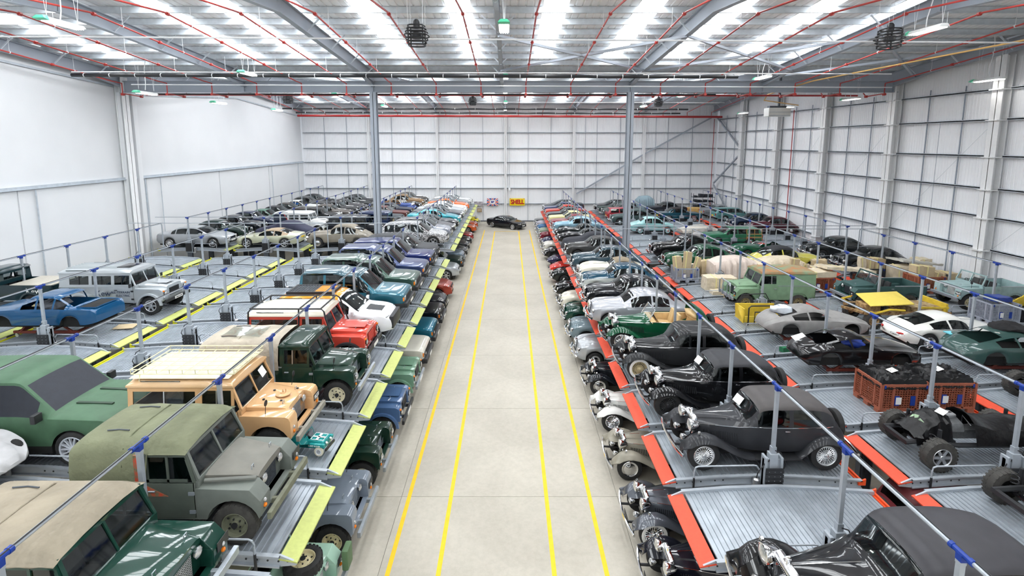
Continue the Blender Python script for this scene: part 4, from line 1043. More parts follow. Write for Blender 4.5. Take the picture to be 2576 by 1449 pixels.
M_GRILLE = mat('grille_dark', (0.02, 0.02, 0.022), 0.35, 0.6, noise=0.1)
def grille_mesh(w, h, n, vert=True):
    b = MB().box(-.02, .0, -w / 2, w / 2, -h / 2, h / 2)
    f = MB()
    for k in range(n):
        if vert:
            y = -w / 2 + w * (k + .5) / n; f.box(-.005, .02, y - w / n * .22, y + w / n * .22, -h / 2, h / 2)
        else:
            z = -h / 2 + h * (k + .5) / n; f.box(-.005, .02, -w / 2, w / 2, z - h / n * .22, z + h / n * .22)
    return b.mesh('grille', smooth=0), f.mesh('grille_bars', smooth=0)
def grille(p, x, z, w, h, n, bars, back=None, vert=True, surround=None):
    a, c = cached(('gr', w, h, n, vert), lambda: grille_mesh(w, h, n, vert))
    o = put('grille', a, back or M_GRILLE, p, (x, 0, z)); put('grille_bars', c, bars, o)
    if surround:
        e = .03
        me = cached(('grs', w, h), lambda: MB().box(-.03, .03, -w / 2 - e, w / 2 + e, h / 2, h / 2 + e).box(-.03, .03, -w / 2 - e, w / 2 + e, -h / 2 - e, -h / 2).box(-.03, .03, -w / 2 - e, -w / 2, -h / 2, h / 2).box(-.03, .03, w / 2, w / 2 + e, -h / 2, h / 2).mesh('grille_surround', bevel=.01))
        put('grille_surround', me, surround, o)
    return o

def car(style, label, name, loc, rz, col, finish='gloss', roofcol=None, rooffin=None, wheels='cap', rim=None, detail=2, glassm=None, interior=None, nowheels=False, noglass=False, open_top=False, front=True, white=None, extra=None, scale=1.0, plates=True, front_only=False, cover_m=None):
    """one lofted car with its parts"""
    S = ST[style]
    if open_top:
        S = dict(S)
        lo = S['sides'][0][0] - .25; S['open'] = (lo, S['ws'][1] + .02 if S.get('ws') else .5); S['sides'] = []; S['rear'] = None
        S['ws_open'] = S['ws']; S['ws'] = None
        key = style + '_open'
    else: key = style
    if noglass == 'strip': key += '_strip'
    L = cached(('loft', key, roofcol is not None), lambda: loft(S if roofcol is not None else dict(S, roof=None, twotone=None) if S.get('roof') or S.get('twotone') else S))
    t = thing(name, label, 'car', loc, rz)
    if scale != 1: t.scale = (scale,) * 3
    pm_ = cover_m or paint(col, finish)
    put('body', L['body'], pm_, t)
    if 'roof' in L: put('roof', L['roof'], paint(roofcol, rooffin or finish) if isinstance(roofcol, tuple) else roofcol, t)
    gm = glassm or M_GLASS
    if style == 'cover': return t
    if not noglass:
        for k, me in L.items():
            if isinstance(k, tuple): put('side_window', me, gm, t)
            elif k in ('windscreen', 'rear_window'): put(k, me, gm, t)
    xr, xf = S['top'][0][0], S['top'][-1][0]
    ar = S['arches'] or [(-1.4, .42), (1.45, .42)]
    hwm = max(v for _, v in S['plan'])
    # underside and cabin floor
    bz = pw(S['belt'], 0)
    me = cached(('under', style), lambda: MB().box(xr + .25, xf - .3, -hwm + .2, hwm - .2, .2, bz - .32).box(ar[0][0] + ar[0][1], ar[1][0] - ar[1][1], -hwm + .06, hwm - .06, .28, .45).mesh('underbody', smooth=0))
    put('underbody', me, M_UNDER, t)
    if detail >= 1 and style != 'vintage' or open_top:
        im = interior or M_DARK
        wx = S.get('ws_open', S.get('ws') or (0, .5))[1]
        ss_ = .8 if style in ('gt_60s', 'sports_50s', 'coupe_new', 'small_50s') else 1.0
        for sy in (-.36, .36): seat(t, wx - 1.1, sy * hwm / .9, bz - .42, im, ss_)
        if style in ('suv_box', 'suv_step', 'suv_round', 'saloon_new', 'estate', 'saloon_60s', 'saloon_50s') and not open_top: seat(t, wx - 1.95, 0, bz - .42, im, 1, 2.4)
        if open_top:
            me = cached(('trim', style), lambda: MB().box(S['open'][0] + .05, wx - .1, -hwm + .12, hwm - .12, bz - .34, bz - .28).box(wx - .32, wx - .05, -hwm + .15, hwm - .15, bz - .25, bz - .03).mesh('cabin_trim', bevel=.02))
            put('cabin_trim', me, im, t)
            w0, w1 = S['ws_open']; z0, z1 = pc(S['top'], w1), pc(S['top'], w0) - .04; hw_ = hwm * .68
            fr = cached(('wsf', style), lambda: MB().tube([(w1 + .02, -hw_, z0 - .05), (w0 + .03, -hw_ * .9, z1 - .06), (w0, -hw_ * .7, z1), (w0, hw_ * .7, z1), (w0 + .03, hw_ * .9, z1 - .06), (w1 + .02, hw_, z0 - .05)], .02, 6).mesh('windscreen_frame'))
            put('windscreen_frame', fr, M_CHROME, t)
            gp = cached(('wsg', style), lambda: MB()._add([(w1 + .02, -hw_, z0 - .05), (w1 + .02, hw_, z0 - .05), (w0, hw_ * .85, z1), (w0, -hw_ * .85, z1)], [(0, 1, 2, 3)]).mesh('windscreen', smooth=0, fix=False))
            put('windscreen', gp, M_GLASSCLR, t)
    if detail >= 1: steering(t, (S.get('ws_open') or S.get('ws') or (0, .5))[1] - .62, -.36, bz - .02)
    if not nowheels:
        r = S['az'] + .02; w = .2
        if style.startswith('suv'): w = .25
        if style in ('saloon_new', 'coupe_new'): w = .24
        rin = .72 if wheels.startswith('alloy') else .6
        for xc, _ in ar:
            for s in (-1, 1): wheel(t, xc, s * (hwm - w / 2 - .03), r, w, wheels, rim or (M_ALU if wheels != 'cap' else pm_), rin=rin, white=white)
    if not front: return t
    # noses and tails by family
    zf = pw(S['belt'], xf - .15)
    if style in ('suv_box', 'suv_step'):
        grille(t, xf + .005, .84, 1.0, .17, 7, M_BLACK, vert=style == 'suv_box')
        for s in (-1, 1):
            if style == 'suv_box': headlamp(t, xf + .01, s * .62, .84, .085, .05, M_BLACK)
            else: put('headlamp', cached('hlb', lambda: MB().box(-.03, .02, -.14, .14, -.08, .08).mesh('headlamp', bevel=.012)), M_REFLECT, t, (xf - .005, s * .63, .85))
            put('indicator', cached('ind', lambda: MB().box(-.1, .02, -.05, .05, -.08, .08).mesh('indicator', bevel=.012)), M_AMBER, t, (xf - .02, s * .80, .84))
        put('bumper', cached('bmpbox', lambda: MB().box(-.04, .14, -.9, .9, -.1, .1).box(-.55, 0, -.92, -.84, -.1, .08).box(-.55, 0, .84, .92, -.1, .08).mesh('bumper', bevel=.03)), M_BLACK, t, (xf, 0, .6))
        put('bumper', CACHE['bmpbox'], M_BLACK, t, (xr, 0, .6), (0, 0, PI))
        for s in (-1, 1): mirror(t, .72, s * .98, 1.14, M_BLACK)
        if plates: plate(t, xf + .15, .6, M_PLATE)
        if detail >= 2:
            for s in (-1, 1): put('door_handle', cached('dh', lambda: MB().box(-.09, .09, -.012, .012, -.015, .015).mesh('door_handle', bevel=.005, seg=1)), M_BLACK, t, (-.15, s * .915, .93))
            put('wiper', cached('wip', lambda: MB().bar((0, -.3, 0), (.02, .25, .02), .015, .015).mesh('wiper', smooth=0)), M_BLACK, t, (.86, .2, 1.24))
        if style == 'suv_step':
            for s in (-1, 1): put('alpine_window', cached('alp', lambda: MB().box(-.55, .55, -.01, .01, -.05, .05).mesh('alpine_window', bevel=.006)), gm, t, (-1.3, s * .735, 1.87), (s * R(-24), 0, 0))
            wheel(t, xr - .14, .3, .36, .22, 'steel', M_ALU, z=1.0).rotation_euler = (0, 0, R(90))
    elif style == 'suv_round':
        grille(t, xf - .06, .78, .9, .14, 5, M_BLACK, vert=False)
        for s in (-1, 1):
            put('headlamp', cached('hls', lambda: MB().hexa([(-.22, -.02, -.05), (.06, -.28, -.05), (.06, -.28, .06), (-.22, -.02, .06), (-.2, .08, -.04), (.0, .02, -.06), (.0, .02, .06), (-.2, .08, .05)]).mesh('headlamp', bevel=.02)), M_REFLECT, t, (xf - .2, s * .72, .86), (0, 0, 0 if s > 0 else 0), (1, s, 1))
            mirror(t, .95, s * 1.0, 1.14, pm_)
        put('lower_grille', cached('lg', lambda: MB().box(-.05, .03, -.55, .55, -.1, .1).mesh('lower_grille', bevel=.03)), M_BLACK, t, (xf - .03, 0, .5))
        if plates: plate(t, xf + .02, .62, M_PLATE)
    elif style in ('saloon_new', 'coupe_new'):
        g = grille(t, xf - .03, .62, .62, .16, 9, M_CHROME, vert=True, surround=M_CHROME)
        for s in (-1, 1):
            for q, rr in ((.52, .09), (.68, .075)):
                if style == 'saloon_new': headlamp(t, xf - .06 - (q - .5) * .6, s * q, .68, rr, .12)
                elif q < .6: put('headlamp', cached('hlc', lambda: MB().ball((0, 0, 0), .16, .07, .07, n=10).mesh('headlamp')), M_REFLECT, t, (xf - .32, s * .68, .70), (0, R(18), s * R(-25)))
            mirror(t, .72, s * .98, .98, pm_)
            put('tail_lamp', cached('tl', lambda: MB().ball((0, 0, 0), .06, .16, .07, n=10).mesh('tail_lamp')), M_REDL, t, (xr + .1, s * .68, .8), (0, 0, s * R(-25)))
        put('lower_grille', cached('lg2', lambda: MB().box(-.04, .02, -.5, .5, -.06, .06).mesh('lower_grille', bevel=.02)), M_BLACK, t, (xf - .01, 0, .38))
        if plates: plate(t, xf + .02, .47, M_PLATE); plate(t, xr - .01, .72, M_PLATEY, fx=-1)
    elif style in ('saloon_50s', 'coupe_40s', 'sports_50s'):
        gw, gh, gz = {'saloon_50s': (.38, .42, .78), 'coupe_40s': (.5, .3, .7), 'sports_50s': (.32, .42, .62)}[style]
        grille(t, xf + .01, gz, gw, gh, 11, M_CHROME, vert=style != 'coupe_40s', surround=M_CHROME)
        hy = {'saloon_50s': .62, 'coupe_40s': .66, 'sports_50s': .48}[style]; hz = pw(S['belt'], xf - .2) - .08
        for s in (-1, 1):
            headlamp(t, xf - .06, s * hy, hz, .10, .16)
            headlamp(t, xf + .02, s * (hy - .2), hz - .22, .06, .1)
            lamp(t, 'side_lamp', xf - .12, s * (hy + .08), hz + .1, M_CHROME, .03)
            lamp(t, 'tail_lamp', xr + .25, s * .62, .62, M_REDL, .04, -1)
        bumper_tube(t, hwm * .93, xf + .16, .14, .48, .05, M_CHROME, h=1.3); bumper_tube(t, hwm * .9, xr - .1, .14, .48, .05, M_CHROME, fx=-1, h=1.3)
        for s in (-1, 1): put('overrider', cached('ovr', lambda: MB().ball((0, 0, 0), .05, .04, .12, n=8).mesh('overrider')), M_CHROME, t, (xf + .2, s * .32, .5))
        put('mascot', cached('masc', lambda: MB().tube([(-.1, 0, 0), (0, 0, .04), (.1, 0, .03)], [.01, .018, .008], 6).mesh('mascot')), M_CHROME, t, (xf - .05, 0, pw(S['top'], xf - .08) + .03))
        put('bonnet_strip', cached(('bs', style), lambda: MB().tube([(x_, 0, pc(S['top'], x_) + .006) for x_ in [lerp(ST[style]['ws'][1] + .1, xf - .15, k / 8) for k in range(9)]], .009, 5).mesh('bonnet_strip')), M_CHROME, t)
        if not open_top:
            for s in (-1, 1):
                put('window_trim', cached(('wt', style), lambda: MB().tube([(x_, pc(S['plan'], x_) * .955 + .005, pc(S['belt'], x_) + .012) for x_ in [lerp(S['sides'][0][0] - .2, S['ws'][1], k / 10) for k in range(11)]], .010, 5).mesh('window_trim')), M_CHROME, t, scale=(1, s, 1))
        if plates: plate(t, xf + .17, .38, M_BLACK, w=.48)
    elif style == 'gt_60s':
        put('grille', cached('gtm', lambda: MB().ball((0, 0, 0), .08, .26, .07, n=12).mesh('grille')), M_GRILLE, t, (xf - .02, 0, .46))
        for s in (-1, 1):
            headlamp(t, xf - .42, s * .5, .60, .085, .18).rotation_euler = (0, R(-28), s * R(12))
            put('bumper', cached('gtb', lambda: MB().tube([(0, .2, 0), (-.06, .34, .01), (-.3, .52, .02), (-.55, .62, .02)], .03, 8).mesh('bumper')), M_CHROME, t, (xf + .0, 0, .44), (0, 0, 0), (1, s, 1))
            put('rear_bumper', cached('gtrb', lambda: MB().tube([(0, .16, 0), (.05, .36, .0), (.2, .56, .01), (.5, .70, .02)], .03, 8).mesh('rear_bumper')), M_CHROME, t, (xr - .03, 0, .52), (0, 0, 0), (1, s, 1))
            put('tail_lamp', cached('gtt', lambda: MB().ball((0, 0, 0), .05, .14, .035, n=10).mesh('tail_lamp')), M_REDL, t, (xr + .1, s * .45, .58), (0, 0, s * R(-35)))
        if not noglass and not open_top: put('window_trim', cached('gtw', lambda: MB().tube([(x_, pc(S['plan'], x_) * .955 + .004, pc(S['belt'], x_) + .012) for x_ in [lerp(-1.2, .5, k / 10) for k in range(11)]], .009, 5).mirror_y().mesh('window_trim')), M_CHROME, t)
    elif style in ('estate', 'saloon_60s', 'small_50s'):
        if style != 'small_50s': grille(t, xf + .01, .66, 1.1, .15, 9, M_CHROME, vert=False)
        for s in (-1, 1):
            headlamp(t, xf - .01 - (.18 if style == 'small_50s' else 0), s * (.62 if style != 'small_50s' else .5), .66, .085, .08)
            put('tail_lamp', cached('etl', lambda: MB().box(-.02, .02, -.06, .06, -.11, .11).mesh('tail_lamp', bevel=.01)), M_REDL, t, (xr + .01, s * hwm * .84, .75))
            mirror(t, .62, s * (hwm + .08), 1.0, M_BLACK)
        bumper_tube(t, hwm * .96, xf + .08, .1, .48, .045, M_CHROME, h=1.4); bumper_tube(t, hwm * .96, xr - .08, .1, .48, .045, M_CHROME, fx=-1, h=1.4)
        for s in (-1, 1): put('side_strip', cached(('ss', style), lambda: MB().bar((xr + .2, hwm + .003, .62), (xf - .2, hwm - .01, .6), .012, .03).mesh('side_strip', smooth=0)), M_CHROME, t, scale=(1, s, 1))
        if plates: plate(t, xr - .03, .6, M_PLATEY, fx=-1)
    return t

# ---- cars with separate wings and running boards
def wing_sweep(path, y, w, skirt, n=7):
    """mudguard: path of (x, z), arched section across its width"""
    rows = []
    for i, (x, z) in enumerate(path):
        a = path[max(i - 1, 0)]; c = path[min(i + 1, len(path) - 1)]
        dx, dz = c[0] - a[0], c[1] - a[1]; l = math.hypot(dx, dz) or 1
        nx, nz = -dz / l, dx / l
        if nz < 0 and abs(nz) > .3: nx, nz = -nx, -nz
        ww = w[i] if isinstance(w, list) else w; sk = skirt[i] if isinstance(skirt, list) else skirt
        row = []
        for k in range(n):
            t = k / (n - 1) * 2 - 1
            dr = sk * (abs(t) ** 2.6) if t > 0 else sk * .35 * (abs(t) ** 2.6)
            row.append((x - nx * dr, y + t * ww / 2, z - nz * dr))
        rows.append(row)
    b = MB().grid(rows)
    b.grid([[(p[0], p[1], p[2] - .012) for p in r] for r in rows])
    return b
def vintage(label, name, loc, rz, col, finish='gloss', wingcol=None, roofcol=None, rooffin='dull', wheels='wire', rim=None, white=None, open_top=False, interior=None, front_only=False, lampm=None, paper=False, scale=1.0, spats=False):
    t = thing(name, label, 'car', loc, rz)
    if scale != 1: t.scale = (scale,) * 3
    S = dict(ST['vintage'])
    key = 'vintage'
    if open_top: S.update(open=(-1.25, .42), sides=[], rear=None, ws=None); key = 'vintage_open'
    L = cached(('loft', key, roofcol is not None), lambda: loft(S if roofcol is not None else dict(S, roof=None)))
    pm_ = paint(col, finish); wm = paint(wingcol, finish) if wingcol else pm_
    put('body', L['body'], pm_, t)
    if 'roof' in L: put('roof', L['roof'], paint(roofcol, rooffin), t)
    for k, me in L.items():
        if isinstance(k, tuple): put('side_window', me, M_GLASS, t)
        elif k in ('windscreen', 'rear_window'): put(k, me, M_GLASS, t)
    put('underbody', cached('vunder', lambda: MB().box(-1.9, 1.6, -.45, .45, .28, .5).box(-1.5, .35, -.55, .55, .45, .6).cyl((1.48, -.62, .38), (1.48, .62, .38), .035).cyl((-1.42, -.62, .38), (-1.42, .62, .38), .05).mesh('underbody', smooth=0)), M_UNDER, t)
    fpath = [(1.98, .42), (1.97, .56), (1.90, .70), (1.76, .82), (1.58, .885), (1.38, .875), (1.18, .80), (.98, .66), (.78, .52), (.6, .42), (.42, .36), (.2, .34)]
    rpath = [(-.75, .34), (-.86, .46), (-.97, .62), (-1.12, .76), (-1.32, .845), (-1.52, .84), (-1.72, .76), (-1.88, .63), (-2.0, .48), (-2.1, .38)]
    fm = cached('vfw', lambda: wing_sweep(fpath, .64, [.24, .29, .33, .36, .38, .38, .37, .35, .33, .32, .3, .3], [.05, .08, .11, .13, .14, .13, .11, .08, .06, .04, .03, .02]).mesh('wing', smooth=60))
    rm = cached('vrw', lambda: wing_sweep(rpath, .63, [.3, .3, .31, .33, .34, .34, .33, .3, .27, .22], [.02, .05, .08, .11, .13, .13, .12, .1, .07, .04]).mesh('wing', smooth=60))
    bm_ = cached('vrb', lambda: MB().box(-.8, .3, .5, .8, .31, .345).mesh('running_board', bevel=.01))
    for s in (-1, 1):
        put('wing', fm, wm, t, scale=(1, s, 1)); put('wing', rm, wm, t, scale=(1, s, 1)); put('running_board', bm_, M_BLACK if not wingcol else wm, t, scale=(1, s, 1))
        # inner valance between wing and bonnet
        put('valance', cached('vval', lambda: MB().grid([[(x_, .46 if x_ > .6 else .5, z_ - .03) for x_, z_ in fpath[2:10]], [(x_, .30, .62) for x_, z_ in fpath[2:10]]]).mesh('valance', smooth=60)), wm, t, scale=(1, s, 1))
        for xc in (1.48, -1.42): wheel(t, xc, s * .645, .375, .15, wheels, rim or M_CHROME, rin=.64, white=white, hub=None if wheels == 'wire' else M_CHROME)
        headlamp(t, 1.72, s * .33, .95, .135, .24, lampm or M_CHROME)
        headlamp(t, 1.86, s * .25, .60, .075, .12, M_CHROME)
        lamp(t, 'side_lamp', 1.60, s * .64, .92, M_CHROME, .04)
        put('lamp_bracket', cached('vlb', lambda: MB().bar((1.62, .14, .72), (1.62, .34, .84), .03, .03).mesh('lamp_bracket', smooth=0)), M_CHROME, t, scale=(1, s, 1))
        put('door_handle', cached('vdh', lambda: MB().bar((-.52, .69, .98), (-.40, .70, .985), .02, .02).mesh('door_handle', bevel=.005)), M_CHROME, t, scale=(1, s, 1))
        put('louvre_panel', cached('vlv2', lambda: louvres()), M_BLACK, t, scale=(1, s, 1))
        put('waist_trim', cached('vwt', lambda: MB().tube([(x_, pc(ST['vintage']['plan'], x_) * .958 + .004, pc(ST['vintage']['belt'], x_) + .005) for x_ in [lerp(-1.6, 1.5, k / 14) for k in range(15)]], .008, 5).mesh('waist_trim')), M_CHROME, t, scale=(1, s, 1))
    put('radiator_shell', cached('vrs', lambda: MB().prism([(1.5, .42), (1.62, .42), (1.63, 1.05), (1.60, 1.10), (1.5, 1.10)], -.27, .27).mesh('radiator_shell', bevel=.05, seg=3)), M_CHROME, t)
    grille(t, 1.635, .74, .40, .56, 15, M_CHROME)
    put('radiator_cap', cached('vrc', lambda: MB().cyl((1.56, 0, 1.08), (1.56, 0, 1.16), .035, n=8).ball((1.57, 0, 1.18), .05, .02, .03, n=8).mesh('radiator_cap')), M_CHROME, t)
    bumper_tube(t, .82, 2.12, .10, .46, .032, M_CHROME, h=1.4); bumper_tube(t, .8, -2.2, .1, .46, .032, M_CHROME, fx=-1, h=1.4)
    for s in (-1, 1): put('bumper_iron', cached('vbi', lambda: MB().bar((1.6, .33, .42), (2.1, .33, .46), .04, .05).mesh('bumper_iron', smooth=0)), M_BLACK, t, scale=(1, s, 1))
    put('bonnet_hinge', cached('vbh', lambda: MB().tube([(x_, 0, pc(ST['vintage']['top'], x_) + .006) for x_ in [lerp(.5, 1.5, k / 6) for k in range(7)]], .008, 5).mesh('bonnet_hinge')), M_CHROME, t)
    plate(t, 2.02, .34, M_BLACK, w=.46, h=.12)
    if paper: sheet_of_paper(t, .33, -.2, 1.33, 54)
    sp = wheel(t, -2.0, .001, .34, .15, 'steel', pm_, z=.82); sp.rotation_euler = (0, R(20), R(90))
    if open_top:
        im = interior or M_TAN
        for sy in (-.3, .3): seat(t, -.35, sy, .62, im, .9)
        seat(t, -1.05, 0, .62, im, .9, 2.2)
        put('cabin_trim', cached('vct', lambda: MB().box(-1.3, .3, -.56, .56, .55, .62).box(-1.35, .35, .52, .60, .6, 1.03).box(-1.35, .35, -.60, -.52, .6, 1.03).box(.18, .38, -.56, .56, .8, 1.05).mesh('cabin_trim', bevel=.02)), im, t)
        put('folded_hood', cached('vfh', lambda: MB().ball((-1.45, 0, 1.1), .32, .62, .17, n=14).ball((-1.3, 0, 1.2), .2, .55, .1, n=12).jitter(.03, 3).mesh('folded_hood', smooth=70)), im, t)
        put('windscreen_frame', cached('vwf', lambda: MB().tube([(.44, -.5, 1.08), (.22, -.48, 1.46), (.22, .48, 1.46), (.44, .5, 1.08)], .018, 6).mesh('windscreen_frame')), M_CHROME, t)
        put('windscreen', cached('vwg', lambda: MB()._add([(.44, -.5, 1.08), (.44, .5, 1.08), (.22, .48, 1.46), (.22, -.48, 1.46)], [(0, 1, 2, 3)]).mesh('windscreen', smooth=0, fix=False)), M_GLASSCLR, t)
        steering(t, .05, -.3, 1.0)
    return t
def louvres():
    b = MB()
    for k in range(16):
        x = .62 + k * .048; y = pc(ST['vintage']['plan'], x) * .995
        b.bar((x, y, .62), (x + .03, y - .004, .82), .02, .012)
    return b.mesh('louvre_panel', smooth=0)

# ================================================================== box-shaped off-road cars
def canvas(rgb): return mat('canvas_%d_%d_%d' % rgb, s2l(*rgb), 0.9, noise=0.2, nscale=2.2, bump=0.8, bscale=4.5, bdist=0.07)
def wallwin(b, x0, x1, z0, z1, wins, y, k=0.0, th=.03):
    """thin side wall with window openings; leans in by k per metre"""
    def yy(z): return y - (1 if y > 0 else -1) * k * (z - z0)
    def q(xa, xb, za, zb):
        t = -th if y > 0 else th
        b.hexa([(xa, yy(za), za), (xb, yy(za), za), (xb, yy(za) + t, za), (xa, yy(za) + t, za), (xa, yy(zb), zb), (xb, yy(zb), zb), (xb, yy(zb) + t, zb), (xa, yy(zb) + t, zb)])
    x = x0
    for xa, xb, za, zb in sorted(wins):
        q(x, xa, z0, z1); q(xa, xb, z0, za); q(xa, xb, zb, z1); x = xb
    q(x, x1, z0, z1)
def arc(xc, zc, r, n=10, a0=0, a1=180):
    return [(xc + r * math.cos(R(lerp(a0, a1, k / n))), zc + r * math.sin(R(lerp(a0, a1, k / n)))) for k in range(n + 1)]
GRILLE_MESH = {}
def offroad(label, name, loc, rz, col, finish='gloss', wb=2.25, gen='mid', top='station', roofcol=None, canvascol=None, rim=(222, 210, 170), wheels='steel', bumpm=None, tyre=None, extra=(), bonnetcol=None, doorcol=None, scale=1.0, wr=.385, arch=None, ext=0.0, grillecol=None, plate_txt=None, cat='car', front_only=False, lug=True, rimm=None):
    """flat-panelled off-roader. gen: early (lamps in grille, folded wings), mid (lamps in grille, rounded wings), late (lamps in wings), new (flush front, wheel-arch brows)"""
    t = thing(name, label, cat, loc, rz)
    if scale != 1: t.scale = (scale,) * 3
    pm_ = paint(col, finish); rf = roofcol if not isinstance(roofcol, tuple) else paint(roofcol, finish)
    rf = rf or pm_; bo = paint(bonnetcol, finish) if bonnetcol else pm_
    xa, xr_ = wb / 2, -wb / 2
    xf = xa + .47; xb = xa - .62; xt = xr_ - .78 - ext; xd = xb - .86
    W = .80; B = 1.20; A = .47; new = gen == 'new'
    key = (gen, wb, ext)
    # lower tub: sides, floor, tailgate
    def tub():
        b = MB()
        poly = [(xt, .66), (xt, B), (xb, B), (xb, .52), (xr_ + A, .52)] + arc(xr_, .40, A, 10, 14, 166) + [(xr_ - A, .60)]
        for s in (-1, 1): b.prism(poly, min(s * W, s * (W - .04)), max(s * W, s * (W - .04)))
        b.box(xt, xt + .04, -W, W, .6, B); b.box(xt, xb, -W + .04, W - .04, .66, .70)
        b.box(xr_ - .5, xr_ + .5, -W + .04, -W + .26, .70, .95).box(xr_ - .5, xr_ + .5, W - .26, W - .04, .70, .95)
        b.box(xb - .06, xb, -W, W, .55, B)
        return b.mesh('tub', bevel=.012, seg=2)
    put('tub', cached(('lrtub',) + key, tub), pm_, t)
    def door():
        b = MB().prism([(xd + .02, .56), (xd + .02, B + .01), (xb - .02, B + .01), (xb - .02, .56)], W, W + .022)
        return b.mesh('door', bevel=.008, seg=2)
    for s in (-1, 1):
        d = put('door', cached(('lrdoor',) + key, door), paint(doorcol, finish) if doorcol else pm_, t, scale=(1, s, 1))
        put('door_handle', cached(('lrdh',) + key, lambda: MB().box(xd + .08, xd + .2, W + .02, W + .05, 1.06, 1.09).mesh('door_handle', bevel=.006, seg=1)), M_BLACK if new else M_GALV, d)
        put('hinge', cached(('lrhg',) + key, lambda: MB().box(xb - .1, xb, W + .018, W + .04, 1.0, 1.06).box(xb - .1, xb, W + .018, W + .04, .66, .72).mesh('hinge', smooth=0)), M_GALV if not new else M_BLACK, d)
    put('waist_cap', cached(('lrcap',) + key, lambda: MB().box(xt, xd, W - .05, W + .012, B - .005, B + .02).mirror_y().mesh('waist_cap', smooth=0)), M_GALV if gen != 'new' else pm_, t)
    # wings
    def wing():
        b = MB()
        if gen == 'early': prof = [(xb, 1.10), (xf - .16, 1.07), (xf + .02, .86), (xf + .02, .58)]
        elif gen == 'mid' : prof = [(xb, 1.12), (xf - .10, 1.09), (xf - .02, 1.06), (xf + .02, .98), (xf + .03, .60)]
        elif gen == 'late': prof = [(xb, 1.12), (xf - .08, 1.10), (xf, 1.06), (xf + .03, .98), (xf + .04, .58)]
        else: prof = [(xb, 1.13), (xf - .05, 1.10), (xf + .06, 1.05), (xf + .09, .98), (xf + .09, .62)]
        poly = prof[::-1] + [(xb, .52), (xa - A, .52)] + arc(xa, .40, A, 10, 166, 8)[0:]
        poly = [(xb, .52)] + [(xb, prof[0][1])] + prof[1:] + [(xa + A - .005, .60 if not new else .62)] + arc(xa, .40, A, 10, 16, 166) + [(xa - A, .52)]
        b.prism(poly, .44 if not new else .46, W)
        return b.mesh('wing', bevel=.015 if gen == 'early' else .04, seg=3)
    for s in (-1, 1): put('wing', cached(('lrwing',) + key, wing), pm_, t, scale=(1, s, 1))
    if new or arch:
        def brow():
            b = MB()
            for xc in (xa, xr_):
                o = arc(xc, .40, A + .07, 12, 4, 176); i = arc(xc, .40, A - .015, 12, 4, 176)
                rows = [[(o[k][0], W - .01, o[k][1]), (o[k][0], W + .06, o[k][1] - .015), (i[k][0], W + .075, i[k][1]), (i[k][0], W - .01, i[k][1])] for k in range(13)]
                b.grid(rows, closed=True)
            return b.mesh('arch_brow')
        for s in (-1, 1): put('arch_brow', cached(('lrbrow',) + key, brow), arch or pm_, t, scale=(1, s, 1))
    # bonnet
    def bonnet():
        zr_, zf_ = (1.235, 1.14) if not new else (1.25, 1.17); xe = xf - .17 if not new else xf + .06
        wr_, wf_ = (.60, .44) if not new else (.56, .47)
        b = MB(); rows = []
        for k in range(7):
            x = lerp(xb + .01, xe, k / 6); w = lerp(wr_, wf_, k / 6); z = lerp(zr_, zf_, k / 6) - (.03 if k == 6 else 0)
            rows.append([(x, -w, z - .10), (x, -w, z - .02), (x, -w * .8, z + .015), (x, 0, z + .03), (x, w * .8, z + .015), (x, w, z - .02), (x, w, z - .10)])
        b.grid(rows); m_ = 7
        b._add(rows[-1], [tuple(range(m_))]); b._add(rows[0], [tuple(range(m_))])
        if new:
            b.box(xb + .25, xe - .1, -.3, .3, 1.25, 1.255)
        return b.mesh('bonnet', smooth=40)
    bon = put('bonnet', cached(('lrbon',) + key, bonnet), bo, t)
    for s in (-1, 1): put('bonnet_catch', cached(('lrbc',) + key, lambda: MB().tube([(xf - .32, .30, 1.17), (xf - .32, .30, 1.24), (xf - .32, .37, 1.24), (xf - .32, .37, 1.17)], .008, 5).mesh('bonnet_catch')), M_GALV, bon, scale=(1, s, 1))
    # front panel, grille and lamps
    gx = xf - .19 if not new else xf + .05
    put('front_panel', cached(('lrfp',) + key, lambda: MB().box(gx - .03, gx, -.46, .46, .58, 1.10).box(gx - .03, xf, -.46, -.43, .58, .9).box(gx - .03, xf, .43, .46, .58, .9).box(gx - .02, xf + .02, -.45, .45, .56, .62).mesh('front_panel', bevel=.01)), pm_, t)
    gm_ = paint(grillecol, 'dull') if grillecol else (M_GALV if gen in ('mid', 'late') else M_BLACK if new else M_LIFTD)
    if new: grille(t, gx + .015, .88, .60, .30, 7, grillecol and gm_ or M_BLACK, vert=False)
    else:
        def mesh_gr():
            b = MB()
            wz = .30 if gen != 'late' else .40
            for k in range(13): y = -.2 + .4 * k / 12; b.box(gx + .01, gx + .018, y - .004, y + .004, .66, 1.04)
            for k in range(11): z = .66 + .38 * k / 10; b.box(gx + .01, gx + .018, -.21, .21, z - .004, z + .004)
            if gen in ('mid', 'late'): b.box(gx + .01, gx + .018, -.42, .42, .60, .64); [b.box(gx + .01, gx + .018, -.42 + .07 * k, -.41 + .07 * k, .62, .8) for k in range(13)]
            return b.mesh('grille', smooth=0)
        g_ = put('grille', cached(('lrgr',) + key, mesh_gr), gm_, t)
        put('grille_back', cached(('lrgb',) + key, lambda: MB().box(gx, gx + .006, -.23, .23, .64, 1.06).mesh('grille_back', smooth=0)), M_GRILLE, g_)
